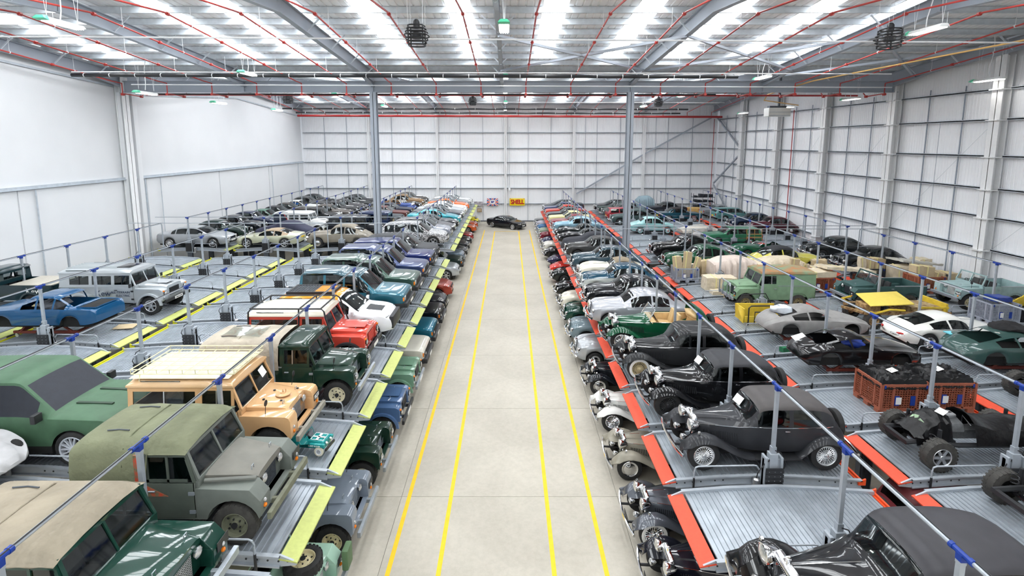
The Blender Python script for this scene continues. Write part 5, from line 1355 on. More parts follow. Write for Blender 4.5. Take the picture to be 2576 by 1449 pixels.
    for s in (-1, 1):
        if gen in ('early', 'mid'): headlamp(t, gx + .05, s * .31, .96, .085, .07)
        else: headlamp(t, xf + (.05 if gen == 'late' else .10), s * .63, .88, .09, .05, M_CHROME if gen == 'late' else M_BLACK)
        lamp(t, 'side_lamp', xf + (.03 if not new else .1), s * (.66 if gen != 'new' else .72), .80 if gen in ('early', 'mid') else .74, M_REFLECT, .035)
        lamp(t, 'indicator', xf + (.03 if not new else .1), s * (.66 if gen != 'new' else .72), .70 if gen in ('early', 'mid') else 1.0 if new else .66, M_AMBER, .038)
        lamp(t, 'tail_lamp', xt - .01, s * .66, .9, M_REDL, .04, -1)
    bx_ = xf + .17 if not new else xf + .2
    put('bumper', cached(('lrbmp',) + key, lambda: MB().box(bx_ - .05, bx_ + .03, -.80, .80, .52, .655).bar((xf - .3, -.36, .55), (bx_, -.36, .58), .07, .1).bar((xf - .3, .36, .55), (bx_, .36, .58), .07, .1).mesh('bumper', bevel=.008, seg=1)), bumpm or (M_GALV if not new else M_BLACK), t)
    plate(t, bx_ + .036 if new else xf + .035, .59 if new else .84, M_PLATE if new else M_BLACK, plate_txt, None if new else M_PAPER, w=.5 if new else .30, h=.11 if new else .16, y=0 if new else .66)
    put('chassis', cached(('lrch',) + key, lambda: MB().box(xt + .1, xf - .1, -.42, .42, .42, .62).cyl((xa, -.7, .385), (xa, .7, .385), .06).cyl((xr_, -.7, .385), (xr_, .7, .385), .06).box(xb - .3, xf - .25, -.42, .42, .5, 1.0).mesh('chassis', smooth=0)), M_UNDER, t)
    put('side_step', cached(('lrst',) + key, lambda: MB().box(xd + .1, xb - .2, .62, .84, .43, .46).mirror_y().mesh('side_step', smooth=0)), M_LIFTD, t)
    # wheels
    rm_ = rimm or paint(rim, 'dull')
    for xc in (xa, xr_):
        for s in (-1, 1): wheel(t, xc, s * .685, wr, .2, wheels, rm_, tyre or M_RUBBER, rin=.58 if wheels == 'steel' else .62, lug=lug)
    if 'bonnet_spare' in extra:
        o = wheel(t, xb + .62, .001, .37, .2, 'steel', rm_, tyre or M_RUBBER, z=1.33, lug=True); o.rotation_euler = (R(90), 0, 0)
    if 'bonnet_plate' in extra:
        put('spare_mount', cached(('lrsm',) + key, lambda: MB().lathe([(.17, 0), (.165, .015), (.06, .02), (.05, .04), (.001, .04)], c=(xb + .62, 0, 1.225), axis='z', n=18).cyl((xb + .62, 0, 1.26), (xb + .62, 0, 1.34), .015).cyl((xb + .66, .05, 1.26), (xb + .66, .05, 1.32), .012).mesh('spare_mount')), bo, t)
        for q in ((.35, .15), (.72, -.33), (.3, -.28), (.85, .25)): put('rubber_stop', cached('rst', lambda: MB().cyl((0, 0, 0), (0, 0, .02), .03, n=8).mesh('rubber_stop')), M_BLACK, t, (xb + q[0], q[1], 1.225))
    # windscreen
    wz0, wz1 = B + .04, 1.74 if top not in ('none',) else 1.70; wx0, wx1 = xb + .04, xb - .15
    def wsf():
        b = MB()
        for s in (-1, 1): b.bar((wx0, s * .74, wz0), (wx1, s * .71, wz1), .05, .05)
        b.bar((wx0, -.76, wz0), (wx0, .76, wz0), .05, .05).bar((wx1, -.73, wz1), (wx1, .73, wz1), .05, .06).bar((wx0, 0, wz0), (wx1, 0, wz1), .035, .035)
        b.box(xb - .03, xb + .05, -.78, .78, B - .1, B + .03)
        return b.mesh('windscreen_frame', smooth=0)
    put('windscreen_frame', cached(('lrwf', top == 'none') + key, wsf), pm_ if gen in ('mid', 'new') else paint(col, finish), t)
    for s in (-1, 1):
        put('windscreen_pane', cached(('lrwp', s) + key, lambda: MB()._add([(wx0, s * .02, wz0 + .02), (wx0, s * .72, wz0 + .02), (wx1, s * .69, wz1 - .02), (wx1, s * .02, wz1 - .02)], [(0, 1, 2, 3)]).mesh('windscreen_pane', smooth=0, fix=False)), M_GLASS if top != 'none' else M_GLASSCLR, t)
    for sy in (-.45, 0, .45): seat(t, xd + .42, sy, .74, M_DARK, .85)
    steering(t, xb - .32, -.42, 1.16)
    if gen != 'early': put('wing_mirror', cached(('lrwm',) + key, lambda: MB().cyl((xa - .1, .68, 1.1), (xa - .06, .72, 1.38), .008, n=5).lathe([(.07, .0), (.07, .012), (.001, .02)], c=(xa - .06, .72, 1.38), axis='x', n=10).mirror_y().mesh('wing_mirror')) if gen in ('mid', 'late') else cached(('lrdm',) + key, lambda: MB().box(xb - .04, xb + .0, .9, 1.02, 1.22, 1.38).bar((xb, .8, 1.22), (xb - .02, .95, 1.25), .02, .02).mirror_y().mesh('wing_mirror', bevel=.01, seg=1)), M_BLACK, t)
    # uppers
    RZ = 1.93; TL = .10
    def roof_shape(x0, x1, ov=.02):
        b = MB(); rows = []
        hwr = W - TL * (1.78 - B) + .01
        sec = [(-hwr - ov, 1.76), (-hwr - ov, 1.80), (-hwr + .04, 1.88), (-hwr * .7, RZ - .015), (0, RZ + .01), (hwr * .7, RZ - .015), (hwr - .04, 1.88), (hwr + ov, 1.80), (hwr + ov, 1.76)]
        for k in range(9):
            f_ = k / 8; x = lerp(x0, x1, f_); e = min(f_, 1 - f_); dz = -.05 if k in (0, 8) else 0
            rows.append([(x + (.03 if k == 0 else -.03 if k == 8 else 0) * (1 if z > 1.85 else 0), y, z + (dz if z > 1.85 else 0)) for y, z in sec])
        b.grid(rows); b._add(rows[0], [tuple(range(9))]); b._add(rows[-1], [tuple(range(9))])
        return b.mesh('roof', smooth=40)
    if top == 'station':
        wins = [(xd + .07, xb - .16, B + .10, 1.68)]
        x = xd - .06; n = 0
        while x - .5 > xt + .05:
            w_ = min(.85, x - xt - .1)
            wins.append((x - w_ + .05, x, B + .10, 1.66)); x -= w_ + .08
        if wb < 2.6: wins = wins[:1] + [(xt + .12, xd - .08, B + .10, 1.66)]
        def walls():
            b = MB()
            for s in (-1, 1): wallwin(b, xt + .01, xb - .10, B, 1.78, wins, s * (W - .005), TL)
            b2 = b
            hw_ = W - .01
            for za, zb in ((B, B + .1), (1.66, 1.78)): b2.hexa([(xt, -hw_ + TL * (za - B), za), (xt + .03, -hw_ + TL * (za - B), za), (xt + .03, hw_ - TL * (za - B), za), (xt, hw_ - TL * (za - B), za), (xt, -hw_ + TL * (zb - B), zb), (xt + .03, -hw_ + TL * (zb - B), zb), (xt + .03, hw_ - TL * (zb - B), zb), (xt, hw_ - TL * (zb - B), zb)])
            for y in (-.72, 0, .68): b2.box(xt, xt + .03, y, y + .05, B, 1.78)
            return b2.mesh('cabin_side', smooth=0)
        put('cabin_side', cached(('lrsw',) + key, walls), pm_, t)
        for s in (-1, 1):
            for i, (a, b_, c, d) in enumerate(wins):
                def pane(a=a, b_=b_, c=c, d=d):
                    y0, y1 = W - .015 - TL * (c - B), W - .015 - TL * (d - B)
                    return MB()._add([(a, y0, c), (b_, y0, c), (b_, y1, d), (a, y1, d)], [(0, 1, 2, 3)]).mesh('side_window', smooth=0, fix=False)
                o = put('side_window', cached(('lrpane', i) + key, pane), M_GLASS, t, scale=(1, s, 1))
                put('window_bar', cached(('lrbar', i) + key, lambda a=a, b_=b_, c=c, d=d: MB().bar(((a + b_) / 2, W - .01 - TL * (c - B), c), ((a + b_) / 2, W - .01 - TL * (d - B), d), .025, .02).mesh('window_bar', smooth=0)), M_ALU if not new else M_BLACK, o)
        ro = put('roof', cached(('lrroof',) + key, lambda: roof_shape(xt - .01, xb - .10)), rf, t)
        for s in (-1, 1): put('alpine_window', cached(('lralp',) + key, lambda: MB().box(xt + .3, xt + 1.15, -.01, .01, -.055, .055).mesh('alpine_window', bevel=.006)), M_GLASS, ro, (0, s * .70, 1.855), (s * R(-48), 0, 0))
        for k in range(3): put('second_seat', cached('seat', seat_mesh), M_DARK, t, (xd - .45, -.45 + .45 * k, .78), (0, 0, 0), (.85, .85, .85))
    elif top in ('pickup', 'pickup_tilt', 'van'):
        xc_ = xd - .06 if top != 'van' else xt
        wins = [(xd + .07, xb - .16, B + .10, 1.68)]
        def walls():
            b = MB()
            for s in (-1, 1): wallwin(b, xc_, xb - .10, B, 1.78, wins, s * (W - .005), TL)
            b.box(xc_, xc_ + .03, -.74, .74, B, 1.4).box(xc_, xc_ + .03, -.70, .70, 1.66, 1.78).box(xc_, xc_ + .03, -.74, -.55, 1.4, 1.7).box(xc_, xc_ + .03, .55, .74, 1.4, 1.7)
            return b.mesh('cabin_side', smooth=0)
        put('cabin_side', cached(('lrpw', top) + key, walls), pm_, t)
        for s in (-1, 1):
            o = put('side_window', cached(('lrpp',) + key, lambda: MB()._add([(wins[0][0], W - .02 - TL * .1, wins[0][2]), (wins[0][1], W - .02 - TL * .1, wins[0][2]), (wins[0][1], W - .02 - TL * .48, wins[0][3]), (wins[0][0], W - .02 - TL * .48, wins[0][3])], [(0, 1, 2, 3)]).mesh('side_window', smooth=0, fix=False)), M_GLASS, t, scale=(1, s, 1))
            put('window_bar', cached(('lrpb',) + key, lambda: MB().bar((xd + .3, W - .01, B + .1), (xd + .3, W - .05, 1.68), .025, .02).mesh('window_bar', smooth=0)), M_ALU, o)
        put('roof', cached(('lrproof', top) + key, lambda: roof_shape(xc_ - .02, xb - .10)), rf, t)
    if top in ('tilt', 'pickup_tilt'):
        cm_ = canvas(canvascol)
        x0, x1 = xt - .02, (xb - .11 if top == 'tilt' else xd - .08)
        def tilt():
            b = MB(); rows = []; n = 22
            for k in range(n + 1):
                f_ = k / n; x = lerp(x0, x1, f_)
                sag = .02 * abs(math.sin(f_ * PI * 3)); zt = RZ + .03 - sag
                drop = .10 * max(0, 1 - f_ * n / 1.5) if k < 2 else 0
                if top == 'tilt' and k > n - 3: drop = (.05, .15)[k - (n - 1)] if k >= n - 1 else .01
                side = B - .08 if x < xd + .02 else 1.74
                w0 = W + .015; w1 = W - .05
                sec = []
                for s in (1, ):
                    pts = [(w0, side), (w0 - .005 + .012 * math.sin(k * 2.1), lerp(side, 1.72, .5)), (w1 + .01, 1.74), (w1 - .05, 1.84 - drop * .5), (w1 - .16, zt - .035 - drop), (.35, zt - .008 - drop), (0, zt - drop)]
                    sec = [(x, y, z) for y, z in pts]
                rows.append(sec + [(x, -y, z) for (x_, y, z) in reversed(sec[:-1])])
            b.grid(rows)
            m_ = len(rows[0]); b._add(rows[0], [tuple(range(m_))])
            return b.mesh('canvas_tilt', smooth=50)
        cv = put('canvas_tilt', cached(('lrtilt', top) + key, tilt), cm_, t)
        put('canvas_seam', cached(('lrseam', top) + key, lambda: MB().tube([(lerp(x0, x1, .45), -W + .0, 1.5), (lerp(x0, x1, .45), -.72, 1.80), (lerp(x0, x1, .45), -.5, 1.935), (lerp(x0, x1, .45), 0, 1.95), (lerp(x0, x1, .45), .5, 1.935), (lerp(x0, x1, .45), .72, 1.80), (lerp(x0, x1, .45), W, 1.5)], .014, 5).mesh('canvas_seam')), cm_, cv)
        put('canvas_strap', cached(('lrstrap', top) + key, lambda: MB().tube([(lerp(x0, x1, .2), -.4, 1.945), (lerp(x0, x1, .3), -.38, 1.95), (lerp(x0, x1, .4), -.42, 1.96)], .012, 5).tube([(lerp(x0, x1, .2), .4, 1.945), (lerp(x0, x1, .3), .42, 1.95), (lerp(x0, x1, .4), .38, 1.96)], .012, 5).mesh('canvas_strap')), M_LIFTD, cv)
        if top == 'tilt':
            for s in (-1, 1):
                fr = put('side_screen', cached(('lrscr',) + key, lambda: MB().box(xd + .03, xb - .12, W - .03, W - .005, B + .02, B + .07).box(xd + .03, xb - .12, W - .035, W - .01, 1.68, 1.73).box(xd + .03, xd + .08, W - .035, W - .005, B, 1.73).box((xd + xb) / 2 - .04, (xd + xb) / 2, W - .035, W - .005, B, 1.73).hexa([(xb - .03, W - .03, B), (xb + .02, W - .03, B), (xb + .02, W, B), (xb - .03, W, B), (xb - .18, W - .06, 1.73), (xb - .13, W - .06, 1.73), (xb - .13, W - .03, 1.73), (xb - .18, W - .03, 1.73)]).mesh('side_screen', smooth=0)), paint(doorcol, finish) if doorcol else pm_, t, scale=(1, s, 1))
                put('side_window', cached(('lrscg',) + key, lambda: MB()._add([(xd + .06, W - .02, B + .06), (xb - .02, W - .02, B + .06), (xb - .16, W - .025, 1.7), (xd + .06, W - .025, 1.7)], [(0, 1, 2, 3)]).mesh('side_window', smooth=0, fix=False)), M_GLASS, fr)
    if top == 'bedcover':
        xc_ = xd - .06
        put('bed_cover', cached(('lrbed',) + key, lambda: MB().box(xt, xc_ - .02, -W - .01, W + .01, B, B + .05).mesh('bed_cover', bevel=.01)), M_GALV, t)
    if 'roof_rack' in extra:
        rk = mat('cream_rack_paint', s2l(232, 226, 190), 0.55, noise=0.15, nscale=6)
        def rack():
            b = MB(); x0, x1 = xt + .05, xd + .75; z = 2.02; w = .66
            for zz in (z, z + .10):
                b.tube([(x0, -w, zz), (x0, w, zz)], .012, 5); b.tube([(x1, -w, zz), (x1, w, zz)], .012, 5)
                for s in (-1, 1): b.tube([(x0, s * w, zz), (x1, s * w, zz)], .012, 5)
            for k in range(9): x = lerp(x0, x1, k / 8); b.tube([(x, -w, z + .1), (x, -w, z), (x, w, z), (x, w, z + .1)], .009, 5)
            for k in range(7): y = lerp(-w, w, k / 6); b.tube([(x0, y, z), (x1, y, z)], .009, 5)
            for x in (x0 + .2, x1 - .3):
                for s in (-1, 1): b.tube([(x, s * w, z), (x, s * .72, 1.8)], .012, 5)
            return b.mesh('roof_rack')
        put('roof_rack', cached(('lrrack',) + key, rack), rk, t)
        put('tropical_roof', cached(('lrtrop',) + key, lambda: MB().grid([[(x, y, 1.975 - .03 * (y / .7) ** 2) for y in (-.72, -.5, -.25, 0, .25, .5, .72)] for x in (xt + .04, -.5, .2, xb - .2)]).mesh('tropical_roof')), rk, t)
    if 'roll_cage' in extra:
        def cage():
            b = MB(); z = 2.0; r = .026; y = .80
            for s in (-1, 1):
                b.tube([(xt + .05, s * (y + .03), B), (xt + .05, s * (y - .04), z - .1), (xt + .12, s * (y - .08), z), (xb - .18, s * (y - .08), z), (xb - .08, s * (y - .05), z - .08), (xb + .10, s * (y + .03), B + .08), (xb + .16, s * (y + .05), B - .12)], r, 7)
                b.tube([(xd - .02, s * (y + .05), B), (xd - .02, s * (y - .06), z)], r, 7)
            for x in (xt + .1, xd - .02, xb - .2): b.tube([(x, -y + .08, z), (x, y - .08, z)], r, 7)
            return b.mesh('roll_cage')
        put('roll_cage', cached(('lrcage',) + key, cage), M_BLACK, t)
    if 'sunroof' in extra: put('sunroof', cached(('lrsun',) + key, lambda: MB().box(xb - .95, xb - .4, -.36, .36, RZ + .005, RZ + .02).mesh('sunroof', bevel=.006)), M_BLKGLOSS, t)
    if 'roof_rib' in extra:
        put('roof_rib', cached(('lrrib',) + key, lambda: [b_ := MB(), [b_.box(xt + .1, xd, y - .02, y + .02, RZ - .02, RZ + .02) for y in (-.45, -.3, -.15, 0, .15, .3, .45)], b_][2].mesh('roof_rib', bevel=.008, seg=1)), rf, t)
    if 'rear_spare' in extra:
        o = wheel(t, xt - .13, .001, .38, .2, 'steel', rm_, z=1.05, lug=False); o.rotation_euler = (0, 0, R(90))
    return t

# ================================================================== crates, parcels, dollies, chassis
M_CRATE = mat('terracotta_crate_plastic', s2l(160, 90, 66), 0.5, noise=0.12, nscale=6)
M_CRATEK = mat('black_crate_plastic', s2l(46, 50, 58), 0.5, noise=0.12)
M_CRATEG = mat('grey_crate_plastic', s2l(158, 164, 176), 0.5, noise=0.1)
M_WRAP = mat('cream_wrapping', s2l(226, 212, 186), 0.6, noise=0.12, nscale=4, bump=1.0, bscale=5, bdist=0.05)
M_WRAPP = mat('pinkish_sheeting', s2l(228, 212, 200), 0.5, noise=0.1, nscale=3, bump=1.0, bscale=3.5, bdist=0.06)
M_CARD = mat('wrapping_cardboard', s2l(206, 186, 150), 0.8, noise=0.1, nscale=5)
M_TAPEY = mat('masking_tape', s2l(236, 226, 160), 0.6, noise=0.05)
M_FILM = mat('black_plastic_film', (0.006, 0.006, 0.007), 0.3, noise=0.3, nscale=5, bump=0.6, bscale=9, spec=0.3)
M_DOLLY = mat('oxide_red_dolly', s2l(122, 52, 38), 0.55, noise=0.2, nscale=6)
def crate_mesh(w, d, h):
    b = MB(); t = .03
    def wall(ax, pos):
        L = w if ax == 'x' else d
        def bx_(a, c, z0, z1, th=t):
            if ax == 'x': b.box(a, c, pos - th / 2, pos + th / 2, z0, z1)
            else: b.box(pos - th / 2, pos + th / 2, a, c, z0, z1)
        bx_(-L / 2, L / 2, h - .07, h, .05); bx_(-L / 2, L / 2, .12, .19, .045)
        n = int(L / .075)
        for k in range(n + 1): q = -L / 2 + L * k / n; bx_(q - .009, q + .009, .15, h - .04)
        m = int((h - .2) / .075)
        for k in range(1, m): z = .17 + (h - .22) * k / m; bx_(-L / 2, L / 2, z - .008, z + .008)
        for q in (-L * .25, L * .25): bx_(q - .03, q + .03, .15, h - .04, .045)
        for q in (-L / 2, L / 2): bx_(q - .04, q + .04, .12, h, .06)
        for q in (-L / 2 + .1, 0, L / 2 - .1): bx_(q - .1, q + .1, 0, .13, .1)
    for s in (-1, 1): wall('x', s * d / 2); wall('y', s * w / 2)
    b.box(-w / 2, w / 2, -d / 2, d / 2, .12, .15)
    return b.mesh('crate_body', smooth=0)
def crate(label, x, y, z, rz=0, m=None, w=1.2, d=1.0, h=.78, film=False, group='plastic pallet boxes'):
    t = thing('pallet_box', label, 'crate', (x, y, z), rz, group)
    put('crate_body', cached(('crate', w, d, h), lambda: crate_mesh(w, d, h)), m or M_CRATE, t)
    clipm = cached(('crclip', w, d, h), lambda: MB().box(-w * .22, -w * .12, -d / 2 - .035, -d / 2 - .02, h * .3, h * .62).mesh('blue_clip', smooth=0))
    for dx in (0, w * .34): put('blue_clip', clipm, M_BLUE, t, (dx, 0, 0))
    put('blue_clip', cached(('crclip2', w, d, h), lambda: MB().box(-w / 2 + .05, -w / 2 + .1, -d / 2 - .035, -d / 2 - .02, h - .12, h - .02).box(w / 2 - .1, w / 2 - .05, -d / 2 - .035, -d / 2 - .02, h - .12, h - .02).mesh('blue_clip', smooth=0)), M_BLUE, t)
    put('paper_label', cached(('crlab', w, d, h), lambda: MB().box(-w * .2, -w * .08, -d / 2 - .04, -d / 2 - .034, h * .34, h * .58).mesh('paper_label', smooth=0)), M_PAPER, t)
    if film:
        def fm():
            b = MB(); n = 20; rnd = random.Random(5); rows = []
            for i in range(n + 1):
                r_ = []
                for j in range(n + 1):
                    u, v = i / n * 2 - 1, j / n * 2 - 1; e = max(abs(u), abs(v))
                    zz = h + .12 + rnd.uniform(-.05, .06) + .10 * (1 - e) if e < .95 else h - .14 + rnd.uniform(-.03, .03)
                    r_.append((u * (w / 2 + (.03 if e > .9 else 0)), v * (d / 2 + (.03 if e > .9 else 0)), zz))
                rows.append(r_)
            return b.grid(rows).mesh('film_cover', smooth=50)
        c = put('film_cover', cached(('film', w, d, h), fm), M_FILM, t)
        put('paper_note', cached('pnote', lambda: MB().box(-.14, .14, -.1, .1, 0, .004).mesh('paper_note', smooth=0)), M_PAPER, c, (-.1, -.1, h + .25), (R(8), R(-6), .3))
    return t
def parcel(label, x, y, z, w, d, h, m=None, rot=(0, 0, 0), seed=1, tape=True, group='wrapped parts', jit=.02, name='parcel', cat='parcel'):
    t = thing(name, label, cat, (x, y, z), 0, group)
    t.rotation_euler = rot
    def pmesh():
        b = MB(); nx, ny, nz = max(2, int(w / .18)), max(2, int(d / .18)), max(1, int(h / .18)); rnd = random.Random(seed)
        def face(fu, nu, nv):
            b.grid([[fu(i / nu, j / nv) for j in range(nv + 1)] for i in range(nu + 1)])
        face(lambda u, v: ((u - .5) * w, (v - .5) * d, h), nx, ny); face(lambda u, v: ((u - .5) * w, (v - .5) * d, 0), nx, ny)
        for s in (-.5, .5):
            face(lambda u, v: ((u - .5) * w, s * d, v * h), nx, nz); face(lambda u, v: (s * w, (u - .5) * d, v * h), ny, nz)
        b.jitter(jit, seed)
        b.v = [(p[0], p[1], max(0.0, p[2])) for p in b.v]
        return b.mesh('wrapping', bevel=.0, smooth=45)
    put('wrapping', pmesh(), m or M_WRAP, t)
    if tape:
        e = .012
        put('tape_band', MB().box(-w * .2 - .03, -w * .2 + .03, -d / 2 - e, d / 2 + e, h + .004, h + e + .01).box(-w * .2 - .03, -w * .2 + .03, -d / 2 - e - .015, -d / 2 - .012, 0, h + e).mesh('tape_band', smooth=0), M_TAPEY, t)
    return t
def drape(label, name, x, y, z, pts, m, w, seed=2, rz=0, cat='cover', group=None, hem=0.12):
    """loose sheet over something: ridge profile along x, flared to the hem"""
    t = thing(name, label, cat, (x, y, z), rz, group)
    rnd = random.Random(seed); rows = []; n = 26; x0, x1 = pts[0][0], pts[-1][0]
    for i in range(n + 1):
        xx = lerp(x0, x1, i / n); zt = pc(pts, xx); r_ = []
        fold = .06 * math.sin(i * 1.9) + rnd.uniform(-.05, .05)
        sec = [(w * 1.04, hem), (w * 1.0, lerp(hem, zt, .35)), (w * .94, lerp(hem, zt, .7)), (w * .82, zt * .93), (w * .5, zt * .99), (0, zt)]
        half = [(xx, yy_ + (fold if zz < zt * .8 else fold * .3), zz + rnd.uniform(-.012, .012)) for yy_, zz in sec]
        rows.append(half + [(xx, -yy_ + (fold if zz < zt * .8 else fold * .3), zz + rnd.uniform(-.012, .012)) for yy_, zz in reversed(sec[:-1])])
    b = MB().grid(rows); mm = len(rows[0])
    b._add(rows[0], [tuple(range(mm))]); b._add(rows[-1], [tuple(range(mm))])
    put('cloth', b.mesh('cloth', smooth=60), m, t)
    put('hem', MB().tube([(x0, w * 1.02, hem), (x0, -w * 1.02, hem)], .012, 5).tube([(x1, w * 1.02, hem), (x1, -w * 1.02, hem)], .012, 5).mesh('hem'), m, t)
    return t
def dolly(label, x, y, z, rz=0, L=2.6):
    t = thing('body_dolly', label, 'dolly', (x, y, z), rz, 'red body dollies')
    b = MB()
    for s in (-1, 1):
        b.bar((-L / 2, s * .38, .2), (L / 2, s * .38, .2), .07, .11)
        for q in (-.8, .8): b.bar((q * L / 2, s * .38, .2), (q * L / 2 * .7, s * .45, .48), .07, .07)
    for q in (-.45, 0, .45): b.bar((q * L, -.42, .2), (q * L, .42, .2), .07, .09)
    put('frame', b.mesh('frame', bevel=.008, seg=1), M_DOLLY, t)
    cm_ = cached('castor', lambda: MB().cyl((0, -.025, .07), (0, .025, .07), .07, n=12).box(-.04, .04, -.04, .04, .12, .16).mesh('castor'))
    for q in (-.45, .45):
        for s in (-1, 1): put('castor', cm_, M_ALU, t, (q * L, s * .38, 0))
    return t
def fan_blades(p, x, y, z, m):
    def f():
        b = MB()
        for k in range(7):
            a = 2 * PI * k / 7; c, s = math.cos(a), math.sin(a)
            vs = []
            for dx in (0, .012):
                for rr, dt in ((.06, -.025), (.22, -.075), (.22, .035), (.06, .025)): vs.append((dx + dt * .4, c * rr - s * dt, s * rr + c * dt))
            b.hexa(vs)
        b.cyl((-.03, 0, 0), (.04, 0, 0), .075, n=14)
        return b.mesh('fan', smooth=30)
    o = put('fan', cached('fanblades', f), m, p, (x, y, z))
    put('fan_hub', cached('fanhub', lambda: MB().cyl((.03, 0, 0), (.06, 0, 0), .06, n=14).mesh('fan_hub')), M_BLACK, o)
    return o
def rolling_chassis(label, loc, rz, wrapped=False, rims=None):
    t = thing('rolling_chassis', label, 'chassis', loc, rz)
    b = MB()
    for s in (-1, 1): b.tube([(1.95, s * .38, .55), (1.3, s * .38, .6), (.6, s * .42, .48), (-.8, s * .42, .48), (-1.3, s * .40, .66), (-2.1, s * .40, .6)], .06, 6)
    for x in (1.9, .7, -.6, -2.0): b.bar((x, -.4, .54), (x, .4, .54), .1, .1)
    put('frame', b.mesh('frame'), M_BLACK, t)
    put('axle', MB().cyl((1.35, -.7, .4), (1.35, .7, .4), .05).ball((1.35, .2, .4), .15, n=8).cyl((-1.35, -.7, .4), (-1.35, .7, .4), .05).ball((-1.35, 0, .4), .15, n=8).mesh('axle'), M_BLKGLOSS, t)
    put('engine_block', MB().box(.35, 1.25, -.24, .24, .55, .95).hexa([(.4, -.36, .8), (1.2, -.36, .8), (1.2, -.1, .95), (.4, -.1, .95), (.4, -.3, 1.0), (1.2, -.3, 1.0), (1.2, -.06, 1.08), (.4, -.06, 1.08)]).hexa([(.4, .1, .95), (1.2, .1, .95), (1.2, .36, .8), (.4, .36, .8), (.4, .06, 1.08), (1.2, .06, 1.08), (1.2, .3, 1.0), (.4, .3, 1.0)]).box(-.4, .35, -.16, .16, .5, .75).mesh('engine_block', bevel=.03), mat('cast_alloy', s2l(120, 122, 124), .5, .5, noise=.3, nscale=14), t)
    e = MB(); rnd = random.Random(3)
    for k in range(12):
        x = rnd.uniform(.4, 1.25); y = rnd.uniform(-.34, .34); e.tube([(x, y, .9), (x + rnd.uniform(-.2, .2), y * .6, 1.15), (x + rnd.uniform(-.3, .3), rnd.uniform(-.35, .35), .98)], rnd.uniform(.012, .03), 6)
    for x in (.55, .8, 1.05): e.cyl((x, -.05, 1.0), (x, .05, 1.16), .06, n=8)
    put('hoses', e.mesh('hoses'), M_BLKGLOSS, t)
    put('plenum', MB().box(.45, 1.05, -.13, .13, 1.06, 1.17).mesh('plenum', bevel=.04), M_ALU, t)
    fan_blades(t, 1.38, 0, .86, mat('pale_green_fan', s2l(196, 226, 190), .4, noise=.05))
    for x in (1.35, -1.35):
        for s in (-1, 1):
            wheel(t, x, s * .72, .40, .27, 'alloy', rims or M_ALU, M_RUBOLD, rin=.58, lug=True)
            put('spring', cached('spring', lambda: MB().tube([(.07 * math.cos(k * .8), .07 * math.sin(k * .8), .012 * k) for k in range(32)], .014, 5).mesh('spring')), M_BLACK, t, (x, s * .5, .45))
            put('damper', cached('damper', lambda: MB().cyl((0, 0, 0), (0, 0, .55), .045, n=8).mesh('damper')), M_BLACK, t, (x - .15, s * .52, .42))
    if wrapped:
        def film(seed, x0, x1, zz, w):
            rnd = random.Random(seed); rows = []; n = 16
            for i in range(n + 1):
                xx = lerp(x0, x1, i / n); zt = pw(zz, xx); half = []
                for yy_, f_ in ((w, .52), (w * .95, .68), (w * .8, zt * .9), (w * .4, zt), (0, zt + .02)): half.append((xx, yy_ + rnd.uniform(-.03, .03), (f_ if f_ > .7 else f_) + rnd.uniform(-.035, .035)))
                rows.append(half + [(xx, -a - rnd.uniform(-.03, .03), b_) for (x_, a, b_) in reversed(half[:-1])])
            return MB().grid(rows).mesh('film_wrap', smooth=25)
        put('film_wrap', film(1, -2.2, .25, [(-2.2, .8), (-1.2, 1.0), (-.3, .95), (.25, 1.2)], .55), M_FILM, t)
        put('film_wrap', film(4, .75, 1.7, [(.75, 1.15), (1.1, 1.2), (1.7, .7)], .45), M_FILM, t)
        put('paper_note', cached('pnote', lambda: MB().box(-.14, .14, -.1, .1, 0, .004).mesh('paper_note', smooth=0)), M_PAPER, t, (.85, .1, 1.24), (R(-10), R(8), .5))
    return t

# ================================================================== what stands where
UPZ = {'L': DZL + .07, 'R': DZR + .07}
ON = {}          # (side, row, k) -> short phrase of what the lift holds
def spot(side, row, k, xf, off=.45, rev=False, ground=False, dy=0.0):
    f = (FLAPL if side == 'L' else FLAPR)[row]
    if ground: f, off = ((-3.6, 0) if side == 'L' else (2.95, 0)) if row == 0 else (f, off)
    x = f - off - xf if side == 'L' else f + off + xf
    rz = (0 if side == 'L' else PI) + (PI if rev else 0)
    return (x, row_y(side, k) + dy, 0.0 if ground else UPZ[side]), rz
def C(style, side, row, k, col, short, label=None, name=None, off=.45, rev=False, ground=False, dy=0.0, **kw):
    S = ST[style]; e = (S['top'][-1][0] if not rev else -S['top'][0][0]) + .12
    e *= kw.get('scale', 1.0)
    loc, rz = spot(side, row, k, e, off, rev, ground, dy)
    if not ground: ON[(side, row, k)] = short
    nm = name or {'suv_box': 'estate_off_roader', 'suv_step': 'estate_off_roader', 'suv_round': 'sport_utility_car', 'saloon_new': 'saloon_car', 'coupe_new': 'coupe_car', 'saloon_50s': 'classic_saloon', 'coupe_40s': 'classic_coupe', 'sports_50s': 'classic_sports_car', 'gt_60s': 'grand_tourer', 'estate': 'estate_car', 'saloon_60s': 'saloon_car', 'small_50s': 'small_saloon', 'cover': 'covered_car'}[style]
    return car(style, label or (short + (' parked on the floor beneath the lifts' if ground else ' up on a parking lift')), nm, loc, rz, col, detail=kw.pop('detail', 1 if k < 15 else 0), **kw)
def V(side, row, k, col, short, label=None, off=.45, rev=False, ground=False, dy=0.0, **kw):
    sc = kw.get('scale', 1.0)
    loc, rz = spot(side, row, k, 2.15 * sc, off, rev, ground, dy)
    if not ground: ON[(side, row, k)] = short
    return vintage(label or short, 'vintage_car', loc, rz, col, **kw)
